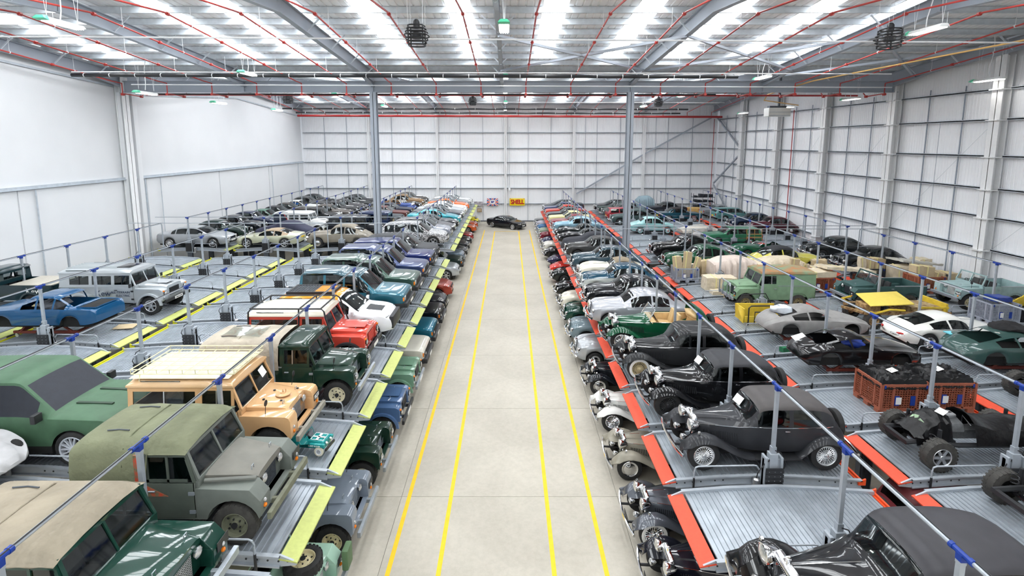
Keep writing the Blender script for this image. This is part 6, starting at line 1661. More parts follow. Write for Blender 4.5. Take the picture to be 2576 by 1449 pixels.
def O(side, row, k, col, short, label=None, off=.45, rev=False, ground=False, dy=0.0, name='off_road_car', **kw):
    wb = kw.get('wb', 2.25); e = wb / 2 + .68 if not rev else wb / 2 + .8 + kw.get('ext', 0)
    e *= kw.get('scale', 1.0)
    loc, rz = spot(side, row, k, e, off, rev, ground, dy)
    if not ground: ON[(side, row, k)] = short
    return offroad(label or short, name, loc, rz, col, **kw)

# ------------------------------------------------ yellow side, aisle row, upper level
t = O('L', 0, -1, (22, 60, 50), 'glossy dark green off-roader with tan canvas roof', 'glossy dark green off-roader under a pale tan canvas roof, nearest the camera', gen='early', top='tilt', canvascol=(158, 148, 130), scale=1.08, off=.7, grillecol=(170, 172, 170), rim=(60, 80, 70), wb=2.1, ext=-.1)
t = O('L', 0, 0, (112, 118, 112), 'drab grey-green off-roader with olive canvas', 'drab grey-green flat-winged off-roader with olive canvas tilt and red-patched door', finish='dull', gen='early', top='tilt', canvascol=(122, 126, 100), doorcol=(84, 92, 84), bonnetcol=(122, 120, 112), rim=(116, 118, 98), bumpm=mat('weathered_wood_bumper', s2l(120, 122, 104), .8, noise=.25, nscale=8), scale=1.08, off=.5, tyre=M_RUBOLD, wb=2.1, ext=-.15)
M_OXID = mat('flaking_red_paint', s2l(206, 74, 48), .7, col2=s2l(110, 110, 84), nscale=14)
put('red_patch', MB().box(-.56, -.42, -.832, -.80, .98, 1.74).prism([(-.42, .98), (-.02, .98), (-.42, 1.2)], -.83, -.80).mesh('red_patch', smooth=0), M_OXID, t)
put('exhaust_pipe', MB().tube([(1.35, -.52, 1.12), (.8, -.62, 1.15), (.52, -.66, 1.16)], .035, 7).mesh('exhaust_pipe'), paint((116, 118, 112), 'dull'), t)
t = O('L', 0, 1, (216, 172, 124), 'sand-coloured station wagon with cream roof rack', 'sand-coloured off-road station wagon carrying a cream slatted roof rack', gen='mid', top='station', extra=('roof_rack', 'bonnet_plate'), rim=(232, 222, 180), off=1.0, scale=1.08, wb=2.25, roofcol=(222, 184, 140), bumpm=mat('grey_bumper_paint', s2l(150, 146, 136), .7, noise=.2), plate_txt='PXC 520')
sheet_of_paper(t, .48, .38, 1.6, 62)
t = O('L', 0, 2, (30, 54, 44), 'dark green pickup with tan tilt', 'dark green off-road pickup with cream steel wheels and tan canvas over its bed', gen='late', top='pickup_tilt', canvascol=(184, 174, 158), wb=2.79, rim=(226, 218, 188), scale=1.03, off=.3, ext=.15)
put('clear_sheeting', MB().grid([[(x, y, 1.985 + .02 * math.sin(7 * x + 5 * y)) for y in (-.5, -.25, 0, .25)] for x in (-1.9, -1.6, -1.3, -1.0, -.8)]).mesh('clear_sheeting', smooth=60), M_GLASSCLR, t)
t = O('L', 0, 3, (206, 74, 60), 'red off-roader with white roof and black cage', 'red off-roader with white roof and black outer roll cage', gen='new', top='station', roofcol=(232, 226, 208), extra=('roll_cage',), arch=M_BLACK, wb=2.36, off=.75, grillecol=(206, 74, 60), rim=(60, 62, 66), scale=1.05)
t = C('suv_round', 'L', 0, 4, (234, 236, 240), 'white and orange concept off-roader', 'white concept off-roader with orange roof and black roof rack', name='concept_off_roader', roofcol=(244, 158, 40), wheels='alloy', scale=1.02)
rk = MB().box(-1.6, .0, -.46, .46, 1.765, 1.80)
for s in (-1, 1): rk.box(-1.7, .05, s * .48 - .04, s * .48 + .04, 1.72, 1.83)
rk.box(-1.7, -1.6, -.5, .5, 1.70, 1.82).box(-.02, .08, -.5, .5, 1.72, 1.82)
put('roof_rack', rk.mesh('roof_rack', bevel=.015), M_BLACK, t)
sl = MB()
for k in range(7): sl.box(-.65, -.02, -.43 + .125 * k, -.36 + .125 * k, 1.797, 1.815)
put('roof_slat', sl.mesh('roof_slat', smooth=0), paint((244, 158, 40)), t)
ms_ = MB()
for k in range(8):
    for q in range(8): ms_.box(-1.58 + .11 * k, -1.52 + .11 * k, -.43 + .115 * q, -.37 + .115 * q, 1.797, 1.815)
put('roof_mesh', ms_.mesh('roof_mesh', smooth=0), M_LIFTD, t)
put('bonnet_patch', MB().grid([[(x, y, pc(ST['suv_round']['top'], x) + .012 - .06 * (y / .7) ** 2) for y in (-.45, -.2, 0, .2, .45)] for x in (1.25, 1.45, 1.65, 1.85)]).mesh('bonnet_patch'), M_BLACK, t)
ar_ = MB()
for xc in (-1.38, 1.38):
    o_ = arc(xc, .37, .56, 12, 0, 180); i_ = arc(xc, .37, .43, 12, 0, 180)
    ar_.grid([[(o_[k][0], .93, o_[k][1]), (o_[k][0], .985, o_[k][1] - .02), (i_[k][0], .985, i_[k][1]), (i_[k][0], .9, i_[k][1])] for k in range(13)])
put('arch_trim', ar_.mirror_y().mesh('arch_trim'), M_BLACK, t)
put('bull_bar', MB().box(-.05, .12, -.62, .62, .42, .9).mesh('bull_bar', bevel=.05), M_BLACK, t, (2.24, 0, 0))
C('suv_step', 'L', 0, 5, (40, 104, 122), 'teal stepped-roof estate off-roader', 'teal estate off-roader with stepped roof and side roof windows', finish='metal', roofcol=(62, 92, 104), wheels='alloy', scale=1.05)
C('suv_step', 'L', 0, 6, (64, 90, 80), 'grey-green stepped-roof estate off-roader', 'dark grey-green stepped-roof estate off-roader behind the teal one', finish='metal', wheels='alloy', scale=1.05)
C('suv_step', 'L', 0, 7, (60, 74, 116), 'slate blue stepped-roof estate off-roader', 'slate blue stepped-roof estate off-roader between green and navy ones', finish='metal', wheels='alloy', scale=1.05)
C('suv_box', 'L', 0, 8, (30, 42, 96), 'navy blue square estate off-roader', 'shiny navy blue square estate off-roader with three side windows', wheels='alloy', scale=1.08)
C('suv_round', 'L', 0, 9, (58, 60, 64), 'matt charcoal sport utility car', 'matt charcoal sport utility car at the far end of the near block', finish='dull', wheels='alloy', scale=1.03)
def camo():
    m, nt, b = _new('swirl_camouflage_wrap')
    tc = nt.nodes.new('ShaderNodeTexCoord'); n = nt.nodes.new('ShaderNodeTexNoise'); n.inputs['Scale'].default_value = 7; n.inputs['Distortion'].default_value = 3.5
    r = nt.nodes.new('ShaderNodeValToRGB'); r.color_ramp.interpolation = 'CONSTANT'
    r.color_ramp.elements[0].color = (.02, .02, .022, 1); r.color_ramp.elements[1].position = .5; r.color_ramp.elements[1].color = (.75, .76, .78, 1)
    nt.links.new(tc.outputs['Object'], n.inputs['Vector']); nt.links.new(n.outputs[0], r.inputs[0]); nt.links.new(r.outputs[0], b.inputs['Base Color'])
    b.inputs['Roughness'].default_value = .35
    return m
M_CAMO = camo()
C('suv_round', 'L', 0, 20, (0, 0, 0), 'swirl-camouflaged prototype utility car', 'black and white swirl-camouflaged prototype utility car beside the yellow flaps', cover_m=M_CAMO, wheels='alloy', scale=1.05)
C('suv_round', 'L', 0, 21, (150, 156, 168), 'silver-grey utility car', 'silver-grey utility car parked behind the swirl-camouflaged one', finish='metal', roofcol=(40, 42, 46), wheels='alloy')
def checker():
    m, nt, b = _new('checker_wrap')
    tc = nt.nodes.new('ShaderNodeTexCoord'); n = nt.nodes.new('ShaderNodeTexChecker'); n.inputs['Scale'].default_value = 5
    n.inputs['Color1'].default_value = (.03, .03, .035, 1); n.inputs['Color2'].default_value = (.16, .165, .18, 1)
    nt.links.new(tc.outputs['Object'], n.inputs['Vector']); nt.links.new(n.outputs[0], b.inputs['Base Color'])
    b.inputs['Roughness'].default_value = .3
    return m
C('saloon_new', 'L', 0, 22, (70, 72, 78), 'dark checker-wrapped saloon', 'dark saloon in grey checkered prototype wrap', cover_m=checker(), wheels='alloy')
C('coupe_new', 'L', 0, 23, (26, 30, 38), 'black modern coupe', 'black modern coupe between the checkered saloon and the turquoise one', wheels='alloy')
C('saloon_new', 'L', 0, 24, (52, 160, 176), 'turquoise saloon', 'bright turquoise saloon in the aisle row of the far block', finish='metal', wheels='alloy')
C('saloon_new', 'L', 0, 25, (74, 80, 90), 'slate grey saloon', 'slate grey saloon just beyond the turquoise one', finish='metal', wheels='alloy')
C('saloon_new', 'L', 0, 26, (196, 202, 206), 'pale silver saloon', 'pale silver saloon three places before the orange coupe', finish='metal', wheels='alloy')
C('coupe_new', 'L', 0, 27, (236, 238, 240), 'white racing coupe', 'white racing coupe with red flashes in front of the orange coupe', wheels='alloy')
C('coupe_new', 'L', 0, 28, (244, 112, 40), 'orange coupe on the upper level', 'bright orange coupe up on the aisle row near the far wall', wheels='alloy')
C('coupe_new', 'L', 0, 29, (150, 154, 160), 'grey streamlined coupe', 'grey streamlined coupe beyond the upper orange coupe', finish='metal', wheels='alloy')
C('coupe_new', 'L', 0, 30, (228, 230, 232), 'white streamlined coupe', 'white streamlined coupe in the last lift before the far wall', wheels='alloy')
# ground level
t = O('L', 0, 0, (164, 198, 178), 'pale green off-roader with navy wings', 'pale green off-roader with navy wings and spare wheel on its bonnet, on the floor', gen='early', top='tilt', canvascol=(150, 150, 130), ground=True, extra=('bonnet_spare',), scale=1.05, grillecol=(190, 194, 192))
for s in (-1, 1): put('jerrycan', MB().box(1.72, 1.86, s * .62 - .16, s * .62 + .16, .7, 1.16).mesh('jerrycan', bevel=.04), paint((90, 118, 84), 'dull'), t)
put('navy_wing_panel', MB().box(.6, 1.62, -.815, -.79, .88, 1.13).box(.6, 1.5, -.81, -.45, 1.1, 1.12).mesh('navy_wing_panel', bevel=.01), paint((24, 34, 84)), t)
O('L', 0, 1, (126, 136, 150), 'blue-grey off-roader', 'blue-grey off-roader with cream wheels poking out on the floor beside the aisle', gen='mid', top='tilt', canvascol=(120, 122, 112), rim=(232, 222, 178), ground=True, scale=1.08)
O('L', 0, 2, (24, 50, 40), 'bottle green off-roader', 'bottle green off-roader on the floor beneath the pedal car lift', gen='late', top='station', rim=(220, 214, 186), ground=True, scale=1.06)
O('L', 0, 3, (78, 108, 150), 'mid blue off-roader', 'mid blue flush-fronted off-roader on the floor beneath the dark green pickup', gen='new', top='station', ground=True, scale=1.06, rim=(230, 228, 216))
O('L', 0, 4, (120, 158, 134), 'sage green off-roader', 'sage green off-roader on the floor beneath the red caged one', gen='new', top='pickup_tilt', canvascol=(120, 130, 110), ground=True, scale=1.06, bumpm=M_GALV)
C('suv_box', 'L', 0, 5, (220, 216, 204), 'cream square estate off-roader', 'cream square estate off-roader on the floor with orange indicators', ground=True, scale=1.06)
C('suv_box', 'L', 0, 6, (24, 112, 138), 'turquoise-blue square estate off-roader', 'turquoise-blue square estate off-roader on the floor behind the cream one', ground=True, finish='metal', scale=1.06)
C('suv_box', 'L', 0, 7, (22, 24, 30), 'black square off-roader', 'black square off-roader on the floor beyond the turquoise-blue one', ground=True, scale=1.06)
C('suv_round', 'L', 0, 8, (20, 24, 32), 'black rounded utility car', 'black rounded utility car on the floor just before the rust red one', ground=True)
C('suv_round', 'L', 0, 9, (164, 58, 40), 'rust red utility car', 'metallic rust red utility car on the floor beside the aisle', ground=True, finish='metal', wheels='alloy', dy=.5)
C('suv_round', 'L', 0, 20, (186, 192, 198), 'silver utility car on the floor', 'silver utility car on the floor beyond the rust red one', ground=True, finish='metal', wheels='alloy', dy=.3)
C('suv_box', 'L', 0, 21, (24, 44, 40), 'very dark green utility car', 'very dark green utility car on the floor behind the silver one', ground=True)
C('suv_round', 'L', 0, 22, (112, 130, 146), 'steel blue utility car', 'steel blue utility car on the floor past the dark green one', ground=True, finish='metal', wheels='alloy')
C('saloon_new', 'L', 0, 23, (22, 26, 34), 'black saloon', 'black modern saloon on the floor past the steel blue utility car', ground=True, wheels='alloy')
C('saloon_new', 'L', 0, 24, (30, 34, 40), 'charcoal saloon', 'charcoal modern saloon on the floor, second saloon past the steel blue car', ground=True, wheels='alloy')
C('coupe_new', 'L', 0, 25, (28, 30, 36), 'black coupe', 'black coupe on the floor just before the dark red one', ground=True, wheels='alloy')
C('coupe_new', 'L', 0, 26, (158, 30, 38), 'dark red coupe', 'dark red coupe on the floor beside the aisle end', ground=True, finish='metal', wheels='alloy')
C('coupe_new', 'L', 0, 28, (214, 92, 32), 'burnt orange coupe', 'burnt orange coupe on the floor, nearer of the two orange ones', ground=True, finish='metal', wheels='alloy')
C('coupe_new', 'L', 0, 29, (206, 84, 36), 'second burnt orange coupe', 'burnt orange coupe on the floor next to the yellow vintage car', ground=True, finish='metal', wheels='alloy')
V('L', 0, 30, (244, 226, 30), 'yellow vintage car', 'bright yellow vintage car with black wheels on the floor by the far wall', ground=True, rim=M_BLACK, lampm=M_ALU, scale=.95, open_top=True, interior=M_DARK)
# ------------------------------------------------ yellow side, second row
t = C('gt_60s', 'L', 1, 0, (176, 176, 178), 'bare white sports car shell', 'bare white sports car body shell on a red dolly at the picture edge', finish='dull', off=1.1, dy=.55, nowheels=True, noglass=True, front=False, detail=0, name='body_shell'); t.location.z += .3
for s in (-1, 1): put('lamp_recess', cached('lrec', lambda: MB().ball((0, 0, 0), .16, .09, .07, n=12).mesh('lamp_recess')), M_UNDER, t, (1.95, s * .48, .60), (0, R(22), s * R(-14)))
dolly('red wheeled dolly under the bare white body shell', t.location.x, t.location.y, UPZ['L'])
t = C('suv_box', 'L', 1, 1, (70, 104, 78), 'matt green old estate off-roader with black windows', 'matt green estate off-roader with blacked-out windows and silver wheels', finish='dull', wheels='alloym', rim=mat('dull_silver_rim', s2l(190, 194, 204), .5, noise=.08), glassm=mat('matt_black_window', s2l(38, 42, 52), .7, noise=.15), off=-.3, scale=1.14, plates=False)
put('bonnet_vent', MB().bar((1.0, -.32, 1.13), (1.75, -.30, 1.10), .07, .03).bar((1.0, .32, 1.13), (1.75, .30, 1.10), .07, .03).mesh('bonnet_vent', smooth=0), paint((44, 66, 50), 'dull'), t)
put('grille_slats', MB().box(2.13, 2.17, -.86, .86, .74, .96).mesh('grille_slats', smooth=0), M_BLACK, t)
C('coupe_40s', 'L', 1, 20, (156, 148, 134), 'taupe and navy drophead coupe', 'taupe and navy drophead coupe with beige soft top facing the smooth wall', rev=True, roofcol=mat('beige_soft_top', s2l(150, 142, 128), .85, noise=.12), finish='dusty', off=.4, scale=1.05)
O('L', 1, 21, (36, 40, 46), 'black long station wagon', 'black long off-road station wagon beyond the taupe drophead', gen='new', top='station', wb=2.79, off=.3)
O('L', 1, 22, (26, 44, 84), 'navy off-road station wagon', 'navy off-road station wagon showing its rear-mounted spare wheel', gen='new', top='station', wb=2.36, rev=True, extra=('rear_spare',), off=.5)
for k, st, c, sh in ((23, 'saloon_60s', (30, 34, 40), 'black sixties saloon in the second row'), (24, 'saloon_60s', (52, 60, 66), 'charcoal sixties saloon in the second row'), (25, 'saloon_60s', (104, 52, 48), 'brown-red saloon in the second row'), (26, 'saloon_60s', (30, 38, 60), 'navy sixties saloon in the second row')):
    C(st, 'L', 1, k, c, sh, sh + ' of the far yellow-flap block', finish='dusty')
V('L', 1, 27, (62, 86, 150), 'faded blue stripped vintage car', 'faded blue stripped vintage car with rusty interior near the far wall', finish='dull', open_top=True, interior=mat('rusty_metal', s2l(130, 92, 60), .8, noise=.4, nscale=8), off=.5)
C('sports_50s', 'L', 1, 28, (26, 28, 32), 'black roadster beside the stripped car', 'black roadster beside the faded blue stripped car', open_top=True)
C('coupe_40s', 'L', 1, 29, (150, 120, 84), 'tan classic coupe', 'tan classic coupe in the second row near the far wall', finish='dusty')
C('coupe_40s', 'L', 1, 30, (90, 88, 86), 'grey-brown classic coupe', 'grey-brown classic coupe against the far wall left of the grey pillar', finish='dusty')
# ------------------------------------------------ third row
t = C('saloon_60s', 'L', 2, 4, (18, 78, 122), 'bare blue saloon shell', 'bare blue saloon body shell without glass, doors or wheels', rev=True, nowheels=True, noglass=True, front=False, detail=0, name='body_shell', finish='gloss', off=.9); t.location.z += .3
put('boot_opening', MB().box(-2.15, -1.5, -.55, .55, .955, .962).mesh('boot_opening', bevel=.004), M_UNDER, t)
put('boot_rim', MB().tube([(-2.18, -.58, .955), (-1.46, -.58, .97), (-1.46, .58, .97), (-2.18, .58, .955), (-2.18, -.58, .955)], .02, 5).mesh('boot_rim'), paint((18, 78, 122)), t)
put('cloth_heap', MB().ball((-.1, 0, .95), .5, .5, .2, n=12).jitter(.06, 4).mesh('cloth_heap', smooth=60), mat('grey_cloth', s2l(120, 124, 132), .9, noise=.3), t)
dolly('red wheeled dolly under the bare blue body shell', t.location.x, t.location.y, UPZ['L'])
t = O('L', 2, 5, (190, 196, 200), 'silver electric station wagon', 'silver long off-road station wagon lettered ALL-TERRAIN ELECTRIC', gen='new', top='station', finish='metal', wb=2.92, wheels='alloy', rimm=M_ALU, extra=('sunroof', 'roof_rib'), off=.3, scale=1.06, dy=.5, plate_txt='OE62 KYN')
M_NAVY = mat('navy_lettering', s2l(44, 58, 84), .5, noise=.03)
put('lettering', text_mesh('Kew', .34, .003), M_NAVY, t, (-.42, -.828, .93), (R(90), 0, 0))
put('lettering', text_mesh('ALL-TERRAIN', .135, .003), M_NAVY, t, (.30, -.828, .98), (R(90), 0, 0))
put('lettering', text_mesh('ELECTRIC', .135, .003), M_NAVY, t, (.40, -.828, .84), (R(90), 0, 0))
C('coupe_new', 'L', 2, 20, (212, 214, 188), 'pale gold convertible', 'pale gold convertible with tan soft top and red tail lamps', rev=True, roofcol=mat('tan_soft_top', s2l(176, 156, 132), .85, noise=.1), finish='metal', wheels='alloy', off=.3)
drape('navy cloth dust sheet draped over a car beside the pale gold convertible', 'dust_sheet', FLAPL[2] - 2.6, row_y('L', 21), UPZ['L'], [(-2.2, .9), (-1.2, 1.15), (0, 1.5), (.7, 1.45), (1.3, 1.1), (2.2, .8)], mat('navy_cloth', s2l(58, 60, 80), .9, noise=.15, nscale=5), .85, cat='dust sheet')
ON[('L', 2, 21)] = 'navy dust sheet'
t = O('L', 2, 22, (232, 234, 234), 'white long station wagon with navy rear', 'white long off-road station wagon with navy and red striped rear', gen='new', top='station', wb=2.79, off=.2)
put('navy_panel', MB().prism([(-2.17, .7), (-2.17, 1.75), (-1.35, 1.75), (-.75, .7)], -.84, -.826).mesh('navy_panel', smooth=0), paint((34, 44, 66)), t)
put('red_stripe', MB().prism([(-1.33, 1.75), (-1.29, 1.75), (-.69, .7), (-.73, .7)], -.846, -.826).mesh('red_stripe', smooth=0), M_SR, t)
V('L', 2, 23, (24, 26, 32), 'black upright vintage saloon', 'black upright vintage saloon just behind the white striped station wagon')
V('L', 2, 24, (34, 36, 40), 'black thirties saloon', 'black thirties saloon behind the upright one in the third row', finish='dusty')
C('saloon_50s', 'L', 2, 25, (96, 90, 86), 'brown-grey fifties saloon', 'dusty brown-grey fifties saloon in the third row near the left pillar', finish='dusty')
C('saloon_50s', 'L', 2, 26, (44, 46, 50), 'dull black fifties saloon', 'dull black fifties saloon behind the brown-grey one', finish='dusty')
C('coupe_40s', 'L', 2, 27, (70, 70, 74), 'slate fastback saloon', 'slate fastback saloon in the third row close to the far wall', finish='dusty')
C('coupe_40s', 'L', 2, 28, (44, 48, 52), 'charcoal fastback saloon', 'charcoal fastback saloon beyond the slate one', finish='dusty')
C('coupe_40s', 'L', 2, 29, (60, 62, 66), 'grey rounded saloon', 'grey rounded saloon in the third row beside the left pillar top', finish='dusty')
# ------------------------------------------------ row along the smooth wall
t = O('L', 3, 5, (22, 46, 52), 'dark teal pickup with chequer bed cover', 'dark teal off-road pickup with pale chequer bed cover and yellow plate', gen='new', top='pickup', wb=2.92, rev=True, wheels='steel', off=.2, dy=.9, ext=.2)
put('bed_cover', MB().box(-2.42, -.55, -.80, .80, 1.2, 1.25).mesh('bed_cover', bevel=.012), mat('chequer_plate', s2l(206, 200, 186), .45, .3, noise=.2, nscale=30, bump=.4, bscale=60), t)
plate(t, -2.44, .95, M_PLATEY, 'OE62 VUM', w=.34, h=.2, fx=-1, y=-.45)
put('lettering', text_mesh('Kew', .36, .003), M_PAPER, t, (-1.6, .828, .95), (R(90), 0, PI))
C('saloon_new', 'L', 3, 20, (170, 174, 178), 'chrome silver saloon', 'silver executive saloon with large multi-spoke wheels nearest the smooth wall', finish='metal', wheels='alloym', off=0, scale=1.04, rim=M_CHROME)
for k, st, c, sh, fin in ((21, 'saloon_50s', (24, 46, 42), 'dark green limousine with tan interior', 'gloss'), (22, 'saloon_50s', (22, 26, 34), 'black limousine', 'gloss'), (23, 'saloon_50s', (42, 50, 74), 'navy limousine with rounded roof', 'gloss'), (24, 'saloon_60s', (92, 130, 114), 'sea green square saloon', 'dusty'),
                         (25, 'saloon_60s', (40, 42, 48), 'black square saloon', 'dusty'), (26, 'saloon_60s', (66, 60, 56), 'brown-black square saloon', 'dusty'), (28, 'saloon_50s', (88, 90, 92), 'ash grey rounded saloon', 'dusty'), (29, 'saloon_50s', (52, 54, 58), 'charcoal rounded saloon', 'dusty')):
    C(st, 'L', 3, k, c, sh, sh + ' in the row along the smooth white wall', finish=fin, off=.1)
t = C('saloon_60s', 'L', 3, 27, (206, 208, 206), 'white stripped saloon', 'white stripped saloon with blue rag inside, along the smooth white wall', finish='dull', noglass=True, off=.1)
put('blue_rag', MB().ball((-.3, -.2, 1.05), .3, .25, .16, n=10).jitter(.05, 2).mesh('blue_rag', smooth=60), mat('blue_rag', s2l(50, 120, 200), .9, noise=.2), t)

# ------------------------------------------------ red side, aisle row, upper level
V('R', 0, -1, (24, 25, 28), 'black vintage saloon with red spoked wheels', 'shiny black vintage saloon with red spoked wheels and dark fabric roof, nearest', roofcol=(62, 61, 66), rim=paint((206, 30, 34)), scale=1.22, off=.1, dy=-.1)
V('R', 0, 1, (44, 46, 52), 'dusty black vintage saloon', 'dusty matt black vintage saloon with silver wire wheels and paper in windscreen', finish='dusty', roofcol=(82, 78, 78), rim=M_ALU, paper=True, scale=1.07, off=.4)
V('R', 0, 2, (18, 19, 22), 'glossy black vintage saloon', 'glossy black vintage saloon with black wheels, just behind the dusty black one', roofcol=(52, 53, 58), rim=M_BLACK, paper=True, scale=1.07, off=.25)
V('R', 0, 3, (30, 32, 36), 'black vintage saloon with whitewall tyres', 'black vintage saloon with cream spoked whitewall wheels', finish='dusty', rim=mat('cream_rim', s2l(206, 190, 150), .5, noise=.1), white=M_PAPER, scale=1.1, off=.0)
V('R', 0, 4, (14, 78, 50), 'green open tourer with tan seats', 'emerald green open tourer with tan leather seats', open_top=True, scale=1.1, off=-.1)
C('saloon_50s', 'R', 0, 5, (176, 178, 184), 'silver fifties saloon', 'silver fifties saloon between the green tourer and a black saloon', finish='metal', off=-.25, detail=1, interior=mat('maroon_leather', s2l(110, 40, 44), .5, noise=.1))
C('saloon_50s', 'R', 0, 6, (20, 22, 28), 'shiny black fifties saloon', 'shiny black fifties saloon behind the silver one', off=-.1)
C('saloon_50s', 'R', 0, 7, (196, 202, 198), 'two-tone teal over silver saloon', 'two-tone fifties saloon, teal upper half over pale silver sides', roofcol=(18, 66, 88), off=0)
C('sports_50s', 'R', 0, 8, (232, 228, 212), 'cream sports car with tan soft top', 'cream fifties sports car with tan soft top on upper deck', roofcol=mat('tan_hood_cloth', s2l(160, 146, 124), .85, noise=.15), off=.2, scale=1.05)
C('saloon_50s', 'R', 0, 9, (58, 80, 92), 'slate blue fifties saloon', 'slate blue fifties saloon, last in the near block by the aisle', off=.1)
C('saloon_50s', 'R', 0, 20, (62, 62, 62), 'dusty charcoal fifties saloon', 'dusty charcoal fifties saloon with paper on its windscreen', finish='dusty', off=.1)
t = C('cover', 'R', 0, 21, (40, 42, 48), 'black fitted car cover with red piping', 'car under a fitted black cover with thin red piping', cover_m=mat('black_fitted_cover', s2l(52, 54, 62), .85, noise=.1), off=.1)
put('red_piping', MB().tube([(x, pc(ST['cover']['plan'], x) + .004, .55) for x in [lerp(-2.3, 2.3, k / 16) for k in range(17)]], .008, 4).mirror_y().mesh('red_piping'), M_SR, t)
for k, st, c, sh, kw in ((22, 'sports_50s', (18, 20, 24), 'black roadster with soft top', {}), (23, 'sports_50s', (24, 30, 30), 'black-green sports coupe', {}), (24, 'saloon_50s', (130, 168, 186), 'sky blue saloon', dict(finish='metal')), (25, 'saloon_60s', (138, 36, 48), 'maroon saloon', {}), (26, 'saloon_60s', (232, 226, 164), 'primrose yellow saloon', {}),
                       (27, 'saloon_60s', (52, 56, 62), 'charcoal saloon', {}), (28, 'saloon_60s', (210, 62, 46), 'bright red saloon', {}), (29, 'saloon_60s', (54, 70, 110), 'royal blue saloon', {}), (30, 'saloon_new', (58, 64, 72), 'dark grey executive saloon', dict(wheels='alloy'))):
    C(st, 'R', 0, k, c, sh, sh + ' in the aisle row of the far red-flap block', off=.05, **kw)
# ground level
V('R', 0, 0, (22, 24, 34), 'black vintage car at the bottom edge', 'blue-black vintage car on the floor at the bottom edge of the picture', ground=True, scale=1.0)
V('R', 0, 1, (92, 96, 104), 'gunmetal vintage car with whitewalls', 'gunmetal vintage car on the floor with white-walled wire wheels', ground=True, finish='metal', white=M_PAPER, scale=1.0, dy=-.5)
V('R', 0, 2, (172, 166, 150), 'dusty beige vintage car', 'dusty beige vintage car with big headlamps on the floor', ground=True, finish='dusty', wheels='cap', scale=1.0, dy=-.4)
V('R', 0, 3, (234, 234, 230), 'white vintage car', 'white vintage car with wire wheels on the floor', ground=True, scale=1.0, dy=-.3)
V('R', 0, 4, (26, 30, 36), 'black drophead on the floor', 'black vintage car with heavy chrome bumper on the floor beyond the white one', ground=True, wheels='cap', scale=1.0, dy=-.2)
for k, st, c, sh, kw in ((5, 'saloon_50s', (180, 184, 188), 'silver rounded saloon', dict(finish='metal')), (6, 'saloon_50s', (116, 134, 142), 'blue-grey rounded saloon', {}), (7, 'saloon_50s', (14, 62, 50), 'racing green rounded saloon', {}), (8, 'sports_50s', (236, 232, 216), 'cream sports car', {}), (9, 'sports_50s', (16, 18, 22), 'black sports car beside the cream one', {}),
                       (20, 'sports_50s', (22, 30, 30), 'black sports car before the red one', {}), (21, 'gt_60s', (214, 44, 32), 'red long-nosed sports car', {}), (22, 'gt_60s', (38, 34, 72), 'dark purple long-nosed sports car', {}), (23, 'sports_50s', (18, 20, 24), 'black sports car with yellow plate', {}), (24, 'saloon_50s', (216, 214, 206), 'off-white saloon', {}),
                       (25, 'sports_50s', (32, 38, 74), 'navy sports car', {}), (26, 'saloon_50s', (112, 28, 42), 'claret saloon', {}), (27, 'saloon_50s', (136, 148, 128), 'grey-green saloon', {}), (28, 'saloon_50s', (52, 100, 144), 'mid blue saloon', {}), (29, 'saloon_50s', (174, 172, 184), 'lilac silver saloon', dict(finish='metal')), (30, 'saloon_60s', (36, 42, 54), 'blue-black saloon', {})):
    C(st, 'R', 0, k, c, sh, sh + ' on the floor along the red-flap side', ground=True, **kw)
V('R', 1, 1, (124, 30, 40), 'dusty maroon car under the deck', 'dusty maroon car on the floor seen between two red-flapped rows', ground=True, finish='dusty', off=-.4, roofcol=(96, 34, 38), dy=-.9, rev=True)
# ------------------------------------------------ second row
rolling_chassis('bare black rolling chassis with engine and pale green fan', *spot('R', 1, 0, 2.2, .9, dy=-.1)); ON[('R', 1, 0)] = 'bare rolling chassis'
rolling_chassis('rolling chassis wrapped in black film with pale green fan', *spot('R', 1, 1, 2.2, .35), wrapped=True); ON[('R', 1, 1)] = 'film-wrapped rolling chassis'
crate('terracotta pallet box under black film, left of the pair behind wrapped chassis', 12.1, 15.25, UPZ['R'], 0, None, 1.42, 1.15, .95, True)
crate('terracotta pallet box under black film, right of the pair behind wrapped chassis', 13.62, 15.35, UPZ['R'], 0, None, 1.42, 1.15, .95, True); ON[('R', 1, 2)] = 'pair of film-covered pallet boxes'
t = C('gt_60s', 'R', 1, 3, (14, 14, 17), 'black stripped sports shell', 'glossy black stripped sports car shell with paper note', rev=True, nowheels=True, noglass=True, front=False, detail=0, name='body_shell', off=.5); t.location.z += .28
put('paper_note', MB().box(-.22, .22, -.15, .15, 0, .006).mesh('paper_note', smooth=0), M_PAPER, t, (-1.75, -.35 * -1, .86), (R(14), R(-18), 0))
put('loose_cloth', MB().ball((0, 0, .8), .4, .35, .15, n=12).jitter(.06, 6).mesh('loose_cloth', smooth=50), paint((40, 70, 170), 'dull'), t)
dolly('red wheeled dolly under the glossy black stripped shell', t.location.x + .2, t.location.y, UPZ['R'])
t = C('gt_60s', 'R', 1, 4, (150, 148, 146), 'bare grey metal sports shell', 'bare grey metal sports car shell with white cloth on top', finish='dull', nowheels=True, noglass=True, front=False, detail=0, name='body_shell', off=.7, dy=.4, rev=True); t.location.z += .28
put('white_cloth', MB().ball((-1.2, .1, 1.02), .45, .35, .16, n=14).jitter(.06, 8).mesh('white_cloth', smooth=60), mat('pale_cloth', s2l(216, 222, 230), .9, noise=.1), t)
dolly('red wheeled dolly under the bare grey metal shell', t.location.x, t.location.y, UPZ['R'])
M_YEL = mat('old_yellow_paint', s2l(226, 194, 60), .55, noise=.2, nscale=5)
